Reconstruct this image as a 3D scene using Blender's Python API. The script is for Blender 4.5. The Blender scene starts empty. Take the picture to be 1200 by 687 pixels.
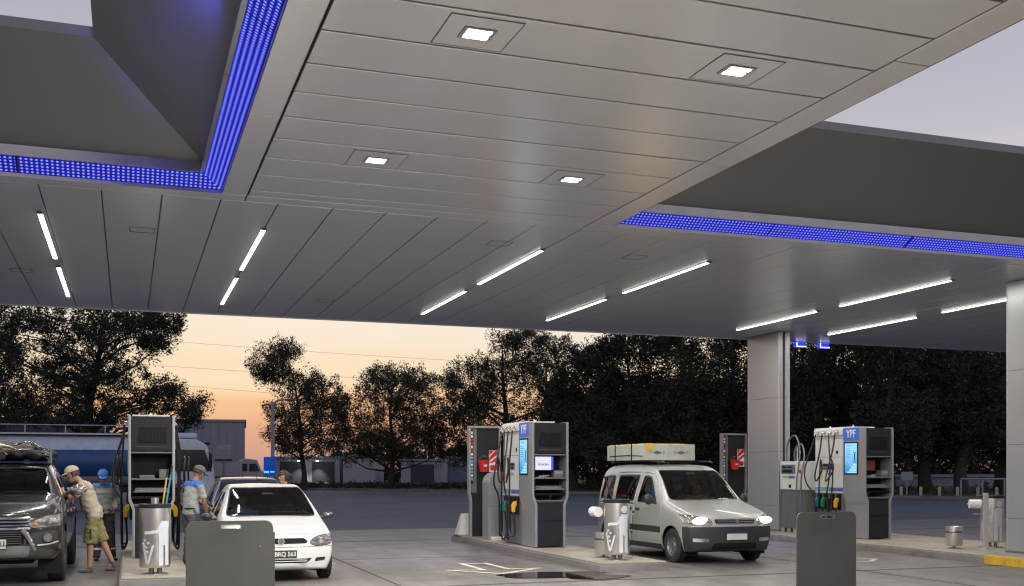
import bpy, bmesh, math, random
import numpy as np
from mathutils import Vector, Matrix, noise as mnoise
PI = math.pi
R = math.radians
SC = bpy.context.scene
COL = SC.collection
random.seed(7)

# ------------------------------------------------------------------ camera frame
F = 1264.0; CAMH = 1.64; AZ = R(19.6)
CS, SN = math.cos(AZ), math.sin(AZ)
def G(px, d):
    """ground point seen at photo column px, at depth d metres"""
    r = (px - 600) / F * d
    return (CS * r + SN * d, CS * d - SN * r)
def GP(px, py, z=0.0):
    d = F * (CAMH - z) / (py - 552)
    return G(px, d)
def HZ(py, d):
    return CAMH + (552 - py) * d / F

# ------------------------------------------------------------------ materials
def new_mat(name):
    m = bpy.data.materials.new(name); m.use_nodes = True
    nt = m.node_tree
    return m, nt, nt.nodes['Principled BSDF']
def N(nt, t, **kw):
    n = nt.nodes.new(t)
    for k, v in kw.items():
        setattr(n, k, v)
    return n
def mat(name, col, rough=.5, metal=0., var=.12, vscale=3., bump=0., bscale=60., coat=0., spec=None, croug=.04, flat=False, emit=None, estr=0., dirt=0., aniso=0.):
    m, nt, b = new_mat(name)
    L = nt.links
    tc = N(nt, 'ShaderNodeTexCoord')
    nz = N(nt, 'ShaderNodeTexNoise'); nz.inputs['Scale'].default_value = vscale; nz.inputs['Detail'].default_value = 5
    L.new(tc.outputs['Object'], nz.inputs['Vector'])
    rp = N(nt, 'ShaderNodeValToRGB')
    c = Vector(col)
    lo = [max(0, x * (1 - var)) for x in col]; hi = [min(1, x * (1 + var)) for x in col]
    rp.color_ramp.elements[0].position = .3; rp.color_ramp.elements[1].position = .7
    rp.color_ramp.elements[0].color = (*lo, 1); rp.color_ramp.elements[1].color = (*hi, 1)
    L.new(nz.outputs['Fac'], rp.inputs['Fac'])
    src = rp.outputs['Color']
    if dirt > 0:
        n2 = N(nt, 'ShaderNodeTexNoise'); n2.inputs['Scale'].default_value = vscale * .6; n2.inputs['Detail'].default_value = 9; n2.inputs['Roughness'].default_value = .7
        L.new(tc.outputs['Object'], n2.inputs['Vector'])
        r2 = N(nt, 'ShaderNodeValToRGB'); r2.color_ramp.elements[0].position = .5; r2.color_ramp.elements[1].position = .72
        L.new(n2.outputs['Fac'], r2.inputs['Fac'])
        mx = N(nt, 'ShaderNodeMix', data_type='RGBA'); mx.inputs['B'].default_value = (.09, .07, .05, 1)
        mu = N(nt, 'ShaderNodeMath', operation='MULTIPLY'); mu.inputs[1].default_value = dirt
        L.new(r2.outputs['Color'], mu.inputs[0]); L.new(mu.outputs[0], mx.inputs['Factor'])
        L.new(src, mx.inputs['A']); src = mx.outputs['Result']
    L.new(src, b.inputs['Base Color'])
    rr = N(nt, 'ShaderNodeMapRange'); rr.inputs['To Min'].default_value = max(.02, rough * .8); rr.inputs['To Max'].default_value = min(1, rough * 1.2)
    L.new(nz.outputs['Fac'], rr.inputs['Value'])
    if flat: b.inputs['Roughness'].default_value = rough
    else: L.new(rr.outputs['Result'], b.inputs['Roughness'])
    b.inputs['Metallic'].default_value = metal
    if coat: b.inputs['Coat Weight'].default_value = coat; b.inputs['Coat Roughness'].default_value = croug
    if spec is not None: b.inputs['Specular IOR Level'].default_value = spec
    if aniso: b.inputs['Anisotropic'].default_value = aniso
    if emit is not None:
        b.inputs['Emission Color'].default_value = (*emit, 1); b.inputs['Emission Strength'].default_value = estr
    if bump > 0:
        n3 = N(nt, 'ShaderNodeTexNoise'); n3.inputs['Scale'].default_value = bscale; n3.inputs['Detail'].default_value = 4
        L.new(tc.outputs['Object'], n3.inputs['Vector'])
        bp = N(nt, 'ShaderNodeBump'); bp.inputs['Strength'].default_value = bump; bp.inputs['Distance'].default_value = .01
        L.new(n3.outputs['Fac'], bp.inputs['Height']); L.new(bp.outputs['Normal'], b.inputs['Normal'])
    return m
def emat(name, col, s):
    m = bpy.data.materials.new(name); m.use_nodes = True
    nt = m.node_tree; nt.nodes.clear()
    e = N(nt, 'ShaderNodeEmission'); e.inputs[0].default_value = (*col, 1); e.inputs[1].default_value = s
    o = N(nt, 'ShaderNodeOutputMaterial'); nt.links.new(e.outputs[0], o.inputs[0])
    m.cycles.emission_sampling = 'NONE'
    return m
def glassmat(name, tint=(.25, .28, .28), gl=.9):
    m = bpy.data.materials.new(name); m.use_nodes = True
    nt = m.node_tree; nt.nodes.clear(); L = nt.links
    t = N(nt, 'ShaderNodeBsdfTransparent'); t.inputs[0].default_value = (*tint, 1)
    g = N(nt, 'ShaderNodeBsdfGlossy'); g.inputs['Roughness'].default_value = .03; g.inputs['Color'].default_value = (gl, gl, gl, 1)
    f = N(nt, 'ShaderNodeFresnel'); f.inputs['IOR'].default_value = 1.55
    mx = N(nt, 'ShaderNodeMixShader'); o = N(nt, 'ShaderNodeOutputMaterial')
    L.new(f.outputs[0], mx.inputs[0]); L.new(t.outputs[0], mx.inputs[1]); L.new(g.outputs[0], mx.inputs[2]); L.new(mx.outputs[0], o.inputs[0])
    return m

M = {}
M['soffit'] = mat('soffit_metal', (.90, .90, .895), .25, .56, var=.004, vscale=.2, flat=True)
M['soffit2'] = mat('soffit_metal_border', (.90, .90, .895), .27, .55, var=.004, vscale=.2, flat=True)
M['fascia'] = mat('funnel_metal', (.27, .27, .268), .42, .3, var=.03, vscale=.3, flat=True)
M['seam'] = mat('seam_dark', (.02, .02, .022), .7)
M['rail'] = mat('rail_aluminium', (.45, .45, .47), .3, .8)
M['column'] = mat('column_cladding', (.40, .405, .42), .30, .4, var=.015, vscale=.3, flat=True)
M['cgrey'] = mat('pump_grey', (.33, .333, .335), .36, .4, var=.06)
M['cdark'] = mat('pump_dark', (.018, .019, .022), .5, 0, spec=.25, var=.15)
M['cblack'] = mat('pump_black', (.008, .008, .01), .55, spec=.2)
M['cwhite'] = mat('pump_white', (.72, .72, .70), .4, 0, var=.05, dirt=.12)
M['cmid'] = mat('pump_midgrey', (.13, .135, .14), .45, 0, var=.08)
M['rubber'] = mat('rubber', (.012, .012, .013), .42)
M['chrome'] = mat('chrome', (.72, .71, .69), .12, 1, var=.04)
M['steel'] = mat('brushed_steel', (.66, .65, .63), .36, 1, var=.01, vscale=2, flat=True)
M['steeld'] = mat('dark_steel', (.20, .20, .20), .3, 1, var=.1)
M['logo'] = mat('logo_pale', (.60, .62, .65), .4, .0)
M['blue'] = mat('sign_blue', (.02, .09, .42), .35, emit=(.03, .12, .6), estr=.35)
M['white'] = mat('white_paint', (.78, .78, .76), .4, var=.05)
M['red'] = mat('red_plastic', (.55, .02, .02), .35)
M['nblue'] = mat('nozzle_blue', (.02, .30, .55), .35)
M['ngreen'] = mat('nozzle_green', (.02, .28, .07), .35)
M['nyellow'] = mat('nozzle_yellow', (.80, .45, .02), .35)
M['nblack'] = mat('nozzle_black', (.015, .015, .015), .4)
M['lblue'] = mat('label_blue', (.15, .40, .75), .4)
M['lgreen'] = mat('label_green', (.15, .5, .15), .4)
M['lpurple'] = mat('label_purple', (.12, .10, .45), .4)
M['yellow'] = mat('kerb_yellow', (.62, .38, .03), .6, var=.2, vscale=9, dirt=.5)
M['panelgrey'] = mat('panel_paint', (.060, .059, .055), .42, .1, var=.12, vscale=1.5, bump=.05, bscale=200, dirt=.25)
M['carton'] = mat('carton_pale', (.46, .47, .41), .75, var=.1, vscale=5, dirt=.2)
M['paper'] = mat('paper', (.7, .68, .62), .8, var=.15, vscale=14)
M['skin'] = mat('skin', (.42, .23, .16), .5, var=.08)
M['skind'] = mat('skin_tan', (.33, .17, .11), .5, var=.08)
M['beige'] = mat('cloth_beige', (.42, .36, .27), .85, var=.1, vscale=12, bump=.3)
M['olive'] = mat('cloth_olive', (.20, .19, .08), .9, var=.35, vscale=16, bump=.4)
M['wgrey'] = mat('cloth_work_grey', (.36, .36, .34), .85, var=.1, vscale=12, bump=.3)
M['wblue'] = mat('cloth_work_blue', (.06, .16, .48), .8, var=.1)
M['wdark'] = mat('cloth_dark', (.055, .055, .06), .9, var=.2, vscale=12, bump=.3)
M['wmid'] = mat('cloth_trousers_grey', (.10, .10, .11), .9, var=.2, vscale=12, bump=.3)
M['hair'] = mat('hair_brown', (.035, .02, .012), .55, var=.4, vscale=40)
M['shoe'] = mat('shoe_grey', (.10, .09, .08), .7)
M['capg'] = mat('cap_grey', (.13, .12, .11), .8)
M['bark'] = mat('bark', (.05, .04, .032), .95, var=.4, vscale=6)
M['leafA'] = mat('leaf_dark', (.036, .042, .022), .8, var=.5, vscale=.6)
M['leafB'] = mat('leaf_olive', (.052, .050, .026), .8, var=.5, vscale=.6)
M['leafC'] = mat('leaf_pine', (.030, .040, .024), .85, var=.5, vscale=.5)
M['tube'] = emat('tube_light', (1.0, .96, .88), 16.)
M['down'] = emat('downlight_lens', (1.0, .955, .89), 40.)

for k_ in ('tube', 'down'): M[k_].cycles.emission_sampling = 'FRONT'
def ground_mat(name, c0, c1, rough, sx=1., stains=.5, joint=None, bump=.25, blotch=(.06, .052, .045), streak=0.):
    m, nt, b = new_mat(name); L = nt.links
    tc = N(nt, 'ShaderNodeTexCoord')
    def nz(scale, det, rg=.6):
        n = N(nt, 'ShaderNodeTexNoise'); n.inputs['Scale'].default_value = scale; n.inputs['Detail'].default_value = det; n.inputs['Roughness'].default_value = rg
        L.new(tc.outputs['Object'], n.inputs['Vector']); return n
    a = nz(.35 * sx, 8, .65); f = nz(45, 3, .8); s = nz(.9 * sx, 9, .72)
    rp = N(nt, 'ShaderNodeValToRGB'); rp.color_ramp.elements[0].position = .33; rp.color_ramp.elements[1].position = .68
    rp.color_ramp.elements[0].color = (*c0, 1); rp.color_ramp.elements[1].color = (*c1, 1)
    L.new(a.outputs['Fac'], rp.inputs['Fac'])
    m1 = N(nt, 'ShaderNodeMix', data_type='RGBA', blend_type='MULTIPLY'); m1.inputs['Factor'].default_value = .55
    L.new(rp.outputs['Color'], m1.inputs['A'])
    fr = N(nt, 'ShaderNodeValToRGB'); fr.color_ramp.elements[0].position = .35; fr.color_ramp.elements[0].color = (.55, .55, .55, 1)
    fr.color_ramp.elements[1].position = .6
    L.new(f.outputs['Fac'], fr.inputs['Fac']); L.new(fr.outputs['Color'], m1.inputs['B'])
    sr = N(nt, 'ShaderNodeValToRGB'); sr.color_ramp.elements[0].position = .52; sr.color_ramp.elements[1].position = .70
    L.new(s.outputs['Fac'], sr.inputs['Fac'])
    mu = N(nt, 'ShaderNodeMath', operation='MULTIPLY'); mu.inputs[1].default_value = stains
    L.new(sr.outputs['Color'], mu.inputs[0])
    m2 = N(nt, 'ShaderNodeMix', data_type='RGBA'); m2.inputs['B'].default_value = (*blotch, 1)
    L.new(mu.outputs[0], m2.inputs['Factor']); L.new(m1.outputs['Result'], m2.inputs['A'])
    mpp = N(nt, 'ShaderNodeMapping'); mpp.inputs['Scale'].default_value = (2.6, .14, 1); L.new(tc.outputs['Object'], mpp.inputs[0])
    st = N(nt, 'ShaderNodeTexNoise'); st.inputs['Scale'].default_value = 1.; st.inputs['Detail'].default_value = 7; st.inputs['Roughness'].default_value = .6; L.new(mpp.outputs[0], st.inputs['Vector'])
    s3 = N(nt, 'ShaderNodeValToRGB'); s3.color_ramp.elements[0].position = .40; s3.color_ramp.elements[0].color = (.66, .65, .63, 1); s3.color_ramp.elements[1].position = .56
    L.new(st.outputs['Fac'], s3.inputs['Fac'])
    m3 = N(nt, 'ShaderNodeMix', data_type='RGBA', blend_type='MULTIPLY'); m3.inputs['Factor'].default_value = streak
    L.new(m2.outputs['Result'], m3.inputs['A']); L.new(s3.outputs['Color'], m3.inputs['B'])
    vo = N(nt, 'ShaderNodeTexVoronoi'); vo.inputs['Scale'].default_value = 1.1 * sx; L.new(tc.outputs['Object'], vo.inputs['Vector'])
    v2 = N(nt, 'ShaderNodeMath', operation='MULTIPLY_ADD'); v2.inputs[1].default_value = .5; L.new(f.outputs['Fac'], v2.inputs[0]); L.new(vo.outputs['Distance'], v2.inputs[2])
    v3 = N(nt, 'ShaderNodeValToRGB'); v3.color_ramp.elements[0].position = .31; v3.color_ramp.elements[0].color = (.45, .43, .41, 1); v3.color_ramp.elements[1].position = .40
    L.new(v2.outputs[0], v3.inputs['Fac'])
    m4 = N(nt, 'ShaderNodeMix', data_type='RGBA', blend_type='MULTIPLY'); m4.inputs['Factor'].default_value = streak
    L.new(m3.outputs['Result'], m4.inputs['A']); L.new(v3.outputs['Color'], m4.inputs['B'])
    L.new(m4.outputs['Result'], b.inputs['Base Color'])
    rr = N(nt, 'ShaderNodeMapRange'); rr.inputs['To Min'].default_value = rough - .12; rr.inputs['To Max'].default_value = rough + .18
    L.new(s.outputs['Fac'], rr.inputs['Value']); L.new(rr.outputs['Result'], b.inputs['Roughness'])
    bp = N(nt, 'ShaderNodeBump'); bp.inputs['Strength'].default_value = bump; bp.inputs['Distance'].default_value = .006
    L.new(f.outputs['Fac'], bp.inputs['Height']); L.new(bp.outputs['Normal'], b.inputs['Normal'])
    return m
M['concrete'] = ground_mat('concrete', (.148, .138, .130), (.228, .214, .202), .37, sx=1.3, stains=.75, blotch=(.085, .072, .06), streak=.85)
M['asphalt'] = ground_mat('asphalt', (.085, .087, .10), (.12, .122, .135), .62, sx=.25, stains=.35, blotch=(.05, .05, .055))
M['islandtop'] = ground_mat('island_concrete', (.28, .25, .20), (.40, .36, .30), .6, sx=2.5, stains=.75, blotch=(.10, .065, .045))
M['kerb'] = ground_mat('kerb_concrete', (.17, .165, .155), (.27, .26, .24), .7, sx=2, stains=.6)
M['verge'] = ground_mat('verge_grass', (.035, .04, .018), (.07, .07, .035), .9, sx=1.5, stains=.4)
M['arrowpaint'] = mat('road_paint', (.60, .56, .42), .6, var=.25, vscale=5, dirt=.55)
M['oil'] = mat('oil_wet', (.012, .011, .010), .07, var=.2, vscale=2)

# ------------------------------------------------------------------ mesh helpers
class MB:
    def __init__(s): s.v = []; s.f = []; s.m = []; s.mi = 0
    def add(s, vs, fs, xf=None):
        b = len(s.v)
        for p in vs:
            p = Vector(p)
            if xf is not None: p = xf @ p
            s.v.append(tuple(p))
        for f in fs:
            s.f.append([b + i for i in f]); s.m.append(s.mi)
        return s
    def box(s, x0, x1, y0, y1, z0, z1, xf=None):
        vs = [(x, y, z) for z in (z0, z1) for y in (y0, y1) for x in (x0, x1)]
        fs = [(0, 2, 3, 1), (4, 5, 7, 6), (0, 1, 5, 4), (2, 6, 7, 3), (0, 4, 6, 2), (1, 3, 7, 5)]
        return s.add(vs, fs, xf)
    def prism(s, pts, a0, a1, axis='y', xf=None):
        """outline in the two other axes, extruded along axis"""
        n = len(pts)
        def mk(p, t):
            if axis == 'y': return (p[0], t, p[1])
            if axis == 'x': return (t, p[0], p[1])
            return (p[0], p[1], t)
        vs = [mk(p, a0) for p in pts] + [mk(p, a1) for p in pts]
        fs = [list(range(n)), list(range(2 * n - 1, n - 1, -1))]
        for i in range(n):
            j = (i + 1) % n
            fs.append((i, i + n, j + n, j))
        return s.add(vs, fs, xf)
    def lathe(s, prof, n=24, c=(0, 0, 0), axis='z', xf=None, cap=True):
        vs = []; fs = []
        for (r, h) in prof:
            for k in range(n):
                a = 2 * PI * k / n
                u, w = r * math.cos(a), r * math.sin(a)
                if axis == 'z': p = (c[0] + u, c[1] + w, c[2] + h)
                elif axis == 'x': p = (c[0] + h, c[1] + u, c[2] + w)
                else: p = (c[0] + u, c[1] + h, c[2] + w)
                vs.append(p)
        m = len(prof)
        for i in range(m - 1):
            for k in range(n):
                k2 = (k + 1) % n
                fs.append((i * n + k, i * n + k2, (i + 1) * n + k2, (i + 1) * n + k))
        if cap:
            if prof[0][0] > 1e-4: fs.append(list(range(n))[::-1])
            if prof[-1][0] > 1e-4: fs.append([(m - 1) * n + k for k in range(n)])
        return s.add(vs, fs, xf)
    def cyl(s, p0, p1, r0, r1=None, n=12):
        return s.tube([p0, p1], [r0, r0 if r1 is None else r1], n)
    def tube(s, pts, rad, n=8, smooth=0, ref=None, cap=True):
        pts = [Vector(p) for p in pts]
        if not hasattr(rad, '__len__'): rad = [rad] * len(pts)
        if smooth:
            q = []; rr = []
            m = len(pts)
            for i in range(m - 1):
                p0 = pts[max(i - 1, 0)]; p1 = pts[i]; p2 = pts[i + 1]; p3 = pts[min(i + 2, m - 1)]
                for k in range(smooth):
                    t = k / smooth
                    q.append(.5 * ((2 * p1) + (p2 - p0) * t + (2 * p0 - 5 * p1 + 4 * p2 - p3) * t * t + (3 * p1 - p0 - 3 * p2 + p3) * t ** 3))
                    a, b = rad[i], rad[i + 1]
                    rr.append(tuple(a[j] * (1 - t) + b[j] * t for j in (0, 1)) if hasattr(a, '__len__') else a * (1 - t) + b * t)
            q.append(pts[-1]); rr.append(rad[-1]); pts, rad = q, rr
        vs = []; fs = []
        up = Vector(ref) if ref else None
        T = []
        for i in range(len(pts)):
            a = pts[max(i - 1, 0)]; b = pts[min(i + 1, len(pts) - 1)]
            t = (b - a); t = t.normalized() if t.length > 1e-9 else Vector((0, 0, 1)); T.append(t)
        side = None
        for i, p in enumerate(pts):
            t = T[i]
            if up is not None: sd = up - t * up.dot(t)
            elif side is None:
                g = Vector((0, 0, 1)) if abs(t.z) < .9 else Vector((1, 0, 0)); sd = g.cross(t)
            else: sd = side - t * side.dot(t)
            if sd.length < 1e-6: sd = t.orthogonal()
            side = sd.normalized(); o = t.cross(side)
            r = rad[i]; ra, rb = r if hasattr(r, '__len__') else (r, r)
            for k in range(n):
                a = 2 * PI * k / n
                vs.append(p + side * (ra * math.cos(a)) + o * (rb * math.sin(a)))
        for i in range(len(pts) - 1):
            for k in range(n):
                k2 = (k + 1) % n
                fs.append((i * n + k, i * n + k2, (i + 1) * n + k2, (i + 1) * n + k))
        if cap:
            fs.append(list(range(n))[::-1]); fs.append([(len(pts) - 1) * n + k for k in range(n)])
        return s.add(vs, fs)
    def ball(s, c, r, n=16, m=10, xf=None):
        if not hasattr(r, '__len__'): r = (r, r, r)
        vs = [(c[0], c[1], c[2] - r[2])]
        for i in range(1, m):
            t = -PI / 2 + PI * i / m
            for k in range(n):
                a = 2 * PI * k / n
                vs.append((c[0] + r[0] * math.cos(t) * math.cos(a), c[1] + r[1] * math.cos(t) * math.sin(a), c[2] + r[2] * math.sin(t)))
        vs.append((c[0], c[1], c[2] + r[2]))
        fs = [(0, 1 + (k + 1) % n, 1 + k) for k in range(n)]
        for i in range(m - 2):
            for k in range(n):
                k2 = (k + 1) % n; a = 1 + i * n
                fs.append((a + k, a + k2, a + n + k2, a + n + k))
        e = len(vs) - 1; a = 1 + (m - 2) * n
        fs += [(a + k, a + (k + 1) % n, e) for k in range(n)]
        return s.add(vs, fs, xf)
    def mesh(s, name):
        me = bpy.data.meshes.new(name); me.from_pydata(s.v, [], s.f); me.validate(); me.update(); return me
    def build(s, name, m, parent=None, bevel=0., smooth=True, ang=35, loc=None, seg=2):
        me = s.mesh(name)
        return finish(me, name, m, parent, bevel, smooth, ang, loc, seg, s.m)
def finish(me, name, m, parent=None, bevel=0., smooth=True, ang=35, loc=None, seg=2, midx=None):
    ms = m if isinstance(m, (list, tuple)) else [m]
    for x in ms: me.materials.append(M[x] if isinstance(x, str) else x)
    if midx is not None and len(ms) > 1 and len(midx) == len(me.polygons):
        me.polygons.foreach_set('material_index', midx)
    bm = bmesh.new(); bm.from_mesh(me)
    bmesh.ops.recalc_face_normals(bm, faces=bm.faces)
    if bevel > 0:
        es = [e for e in bm.edges if len(e.link_faces) == 2 and e.calc_face_angle(0) > R(30)]
        if es: bmesh.ops.bevel(bm, geom=es, offset=bevel, offset_type='OFFSET', segments=seg, profile=.5, affect='EDGES', clamp_overlap=True)
    bm.to_mesh(me); bm.free()
    if smooth:
        me.polygons.foreach_set('use_smooth', [True] * len(me.polygons))
        me.set_sharp_from_angle(angle=R(ang))
    o = bpy.data.objects.new(name, me); COL.objects.link(o)
    if parent is not None: o.parent = parent
    if loc is not None: o.location = loc
    if bevel > 0 and smooth: o.modifiers.new('wn', 'WEIGHTED_NORMAL').keep_sharp = True
    return o
def tag(o, label=None, cat=None, group=None, kind=None):
    if label: o['label'] = label
    if cat: o['category'] = cat
    if group: o['group'] = group
    if kind: o['kind'] = kind
    return o
def thing(name, label, cat, loc=(0, 0, 0), rz=0., group=None):
    o = bpy.data.objects.new(name, None); COL.objects.link(o)
    o.location = loc; o.rotation_euler = (0, 0, rz); o.empty_display_size = .2
    return tag(o, label, cat, group)
def dup(root, loc, rz=None, label=None, group=None):
    def cp(o, par):
        c = o.copy(); COL.objects.link(c); c.parent = par
        for ch in list(o.children): cp(ch, c)
        return c
    r = cp(root, None); r.location = loc
    if rz is not None: r.rotation_euler = (0, 0, rz)
    if label: r['label'] = label
    if group: r['group'] = group
    return r
def text_mesh(txt, size, extrude=.002, bold=0., align='CENTER'):
    cu = bpy.data.curves.new('t', 'FONT'); cu.body = txt; cu.size = size; cu.extrude = extrude; cu.offset = bold
    cu.align_x = align; cu.align_y = 'CENTER'; cu.resolution_u = 3
    o = bpy.data.objects.new('t', cu); COL.objects.link(o)
    bpy.context.view_layer.update()
    me = bpy.data.meshes.new_from_object(o.evaluated_get(bpy.context.evaluated_depsgraph_get()))
    bpy.data.objects.remove(o); bpy.data.curves.remove(cu)
    return me
def text_obj(name, txt, size, m, parent, loc, rot, extrude=.002, bold=0., sx=1.):
    me = text_mesh(txt, size, extrude, bold)
    me.materials.clear(); me.materials.append(M[m])
    o = bpy.data.objects.new(name, me); COL.objects.link(o); o.parent = parent
    o.location = loc; o.rotation_euler = rot; o.scale = (sx, 1, 1)
    return o

# ------------------------------------------------------------------ camera, world
cam = bpy.data.cameras.new('camera'); co = bpy.data.objects.new('camera', cam); COL.objects.link(co)
co.location = (0, 0, CAMH); co.rotation_euler = (R(90), 0, -AZ)
cam.sensor_width = 36; cam.sensor_fit = 'HORIZONTAL'; cam.lens = 36 * F / 1200; cam.shift_y = 208.5 / 1200
cam.clip_start = .05; cam.clip_end = 3000
SC.camera = co
SC.view_settings.view_transform = 'Standard'; SC.view_settings.look = 'None'
SC.view_settings.exposure = .28; SC.view_settings.gamma = 1
SC.cycles.use_denoising = True; SC.cycles.filter_width = 1.25
SC.cycles.max_bounces = 7; SC.cycles.diffuse_bounces = 4; SC.cycles.glossy_bounces = 4; SC.cycles.transparent_max_bounces = 12
SC.cycles.sample_clamp_indirect = 4; SC.cycles.sample_clamp_direct = 7; SC.cycles.caustics_reflective = False; SC.cycles.caustics_refractive = False

W = bpy.data.worlds.new('World'); SC.world = W; W.use_nodes = True
nt = W.node_tree; nt.nodes.clear(); L = nt.links
SUNAZ = G(330, 1.0); sunaz = math.atan2(SUNAZ[0], SUNAZ[1])
sky = N(nt, 'ShaderNodeTexSky', sky_type='NISHITA'); sky.sun_disc = False
sky.sun_elevation = R(1.0); sky.sun_rotation = sunaz; sky.dust_density = 2.0
bgs = N(nt, 'ShaderNodeBackground'); bgs.inputs[1].default_value = .006
L.new(sky.outputs[0], bgs.inputs[0])
tc = N(nt, 'ShaderNodeTexCoord'); sp = N(nt, 'ShaderNodeSeparateXYZ'); L.new(tc.outputs['Generated'], sp.inputs[0])
def ramp(stops):
    r = N(nt, 'ShaderNodeValToRGB'); cr = r.color_ramp
    while len(cr.elements) > 1: cr.elements.remove(cr.elements[-1])
    cr.elements[0].position = stops[0][0]; cr.elements[0].color = (*stops[0][1], 1)
    for p, c in stops[1:]:
        e = cr.elements.new(p); e.color = (*c, 1)
    return r
mr = N(nt, 'ShaderNodeMapRange'); mr.inputs['From Min'].default_value = -.1; mr.inputs['From Max'].default_value = .9
# soft cirrus streaks bend the gradient a little
mp = N(nt, 'ShaderNodeMapping'); mp.inputs['Scale'].default_value = (1.2, 1.2, 9.)
cn = N(nt, 'ShaderNodeTexNoise'); cn.inputs['Scale'].default_value = 2.2; cn.inputs['Detail'].default_value = 5
L.new(tc.outputs['Generated'], mp.inputs[0]); L.new(mp.outputs[0], cn.inputs['Vector'])
ca = N(nt, 'ShaderNodeMath', operation='MULTIPLY_ADD'); ca.inputs[1].default_value = .07; 
L.new(cn.outputs['Fac'], ca.inputs[0])
sb = N(nt, 'ShaderNodeMath', operation='SUBTRACT'); sb.inputs[1].default_value = .035
L.new(sp.outputs['Z'], sb.inputs[0]); L.new(sb.outputs[0], ca.inputs[2]); L.new(ca.outputs[0], mr.inputs['Value'])
warm = ramp([(.06, (.10, .07, .07)), (.10, (.40, .22, .19)), (.115, (.57, .33, .27)), (.133, (.70, .40, .26)), (.165, (.83, .54, .31)), (.18, (.87, .70, .47)), (.204, (.89, .76, .58)), (.234, (.90, .81, .70)), (.30, (.76, .70, .68)), (.38, (.54, .51, .57)), (.7, (.24, .28, .42)), (1., (.16, .20, .34))])
cool = ramp([(.06, (.08, .07, .08)), (.10, (.30, .20, .22)), (.17, (.52, .38, .40)), (.25, (.60, .52, .56)), (.36, (.64, .61, .65)), (.48, (.57, .565, .63)), (.7, (.22, .27, .42)), (1., (.16, .20, .34))])
L.new(mr.outputs[0], warm.inputs[0]); L.new(mr.outputs[0], cool.inputs[0])
dp = N(nt, 'ShaderNodeVectorMath', operation='DOT_PRODUCT'); dp.inputs[1].default_value = (math.sin(sunaz), math.cos(sunaz), 0)
L.new(tc.outputs['Generated'], dp.inputs[0])
az = N(nt, 'ShaderNodeMapRange', interpolation_type='SMOOTHSTEP'); az.inputs['From Min'].default_value = .1; az.inputs['From Max'].default_value = .95
L.new(dp.outputs['Value'], az.inputs['Value'])
mx = N(nt, 'ShaderNodeMix', data_type='RGBA'); L.new(az.outputs[0], mx.inputs['Factor']); L.new(cool.outputs[0], mx.inputs['A']); L.new(warm.outputs[0], mx.inputs['B'])
bg = N(nt, 'ShaderNodeBackground'); bg.inputs[1].default_value = .82; L.new(mx.outputs['Result'], bg.inputs[0])
ad = N(nt, 'ShaderNodeAddShader'); wo = N(nt, 'ShaderNodeOutputWorld')
L.new(bg.outputs[0], ad.inputs[0]); L.new(bgs.outputs[0], ad.inputs[1]); L.new(ad.outputs[0], wo.inputs[0])
sl = bpy.data.lights.new('sun', 'SUN'); sl.energy = .06; sl.angle = R(12); sl.color = (1, .6, .35)
so = bpy.data.objects.new('sun', sl); COL.objects.link(so)
sd = Vector((math.sin(sunaz) * math.cos(R(1.5)), math.cos(sunaz) * math.cos(R(1.5)), math.sin(R(1.5))))
so.rotation_euler = sd.to_track_quat('Z', 'Y').to_euler(); so.location = (0, 0, 20)

# ------------------------------------------------------------------ ground
KERB = [(-300, 150), (-60, 118), (0, 101), (16.8, 89.5), (44, 53.3), (70, 15), (95, -40)]
mb = MB(); mb.add([(-900, -900, 0), (900, -900, 0), (900, 900, 0), (-900, 900, 0)], [(0, 1, 2, 3)])
tag(mb.build('ground', 'asphalt'), kind='structure')
# concrete apron in slabs with real joints
mb = MB()
ys = [-12, -5.2, -.2, 4.8, 9.75, 14.75, 19.75, 24.8, 29.6]; xs = [-22 + 7.55 * k for k in range(9)]
xs = [-26.5, -19.05, -11.6, -4.1, 3.65, 11.35, 19.2, 27, 35]
for a, b in zip(xs[:-1], xs[1:]):
    for c, d in zip(ys[:-1], ys[1:]):
        mb.add([(a + .012, c + .012, .004), (b - .012, c + .012, .004), (b - .012, d - .012, .004), (a + .012, d - .012, .004)], [(0, 1, 2, 3)])
tag(mb.build('concrete_forecourt', 'concrete', smooth=False), kind='structure')
mb = MB()
for c_ in ys[1:-1]: mb.box(xs[0], xs[-1], c_ - (.05 if c_ in (24.8, 14.75) else .02), c_ + (.05 if c_ in (24.8, 14.75) else .02), -.01, .0055)
for a_ in xs[1:-1]: mb.box(a_ - .018, a_ + .018, ys[0], ys[-1], -.01, .0062)
tag(mb.build('forecourt_joints', 'seam', smooth=False), kind='structure')
# verge beyond the road with a raised kerb
mb = MB(); n = len(KERB)
vs = [(x, y, .14) for x, y in KERB] + [(x + 500, y + 600, .14) for x, y in KERB]
mb.add(vs, [(i, i + 1, n + i + 1, n + i) for i in range(n - 1)])
tag(mb.build('grass_verge', 'verge', smooth=False), kind='structure')
mb = MB()
for (a, b) in zip(KERB[:-1], KERB[1:]):
    A = Vector((*a, 0)); B = Vector((*b, 0)); t = (B - A).normalized(); nn = Vector((t.y, -t.x, 0)) * .25
    if nn.y > 0: nn = -nn
    vs = [A, B, B + nn, A + nn]; mb.add([(*v.xy, -.02) for v in vs] + [(*v.xy, .16) for v in vs], [(0, 1, 2, 3), (4, 5, 6, 7), (0, 1, 5, 4), (1, 2, 6, 5), (2, 3, 7, 6), (3, 0, 4, 7)])
tag(mb.build('kerb', 'kerb', smooth=False), kind='structure')

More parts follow.
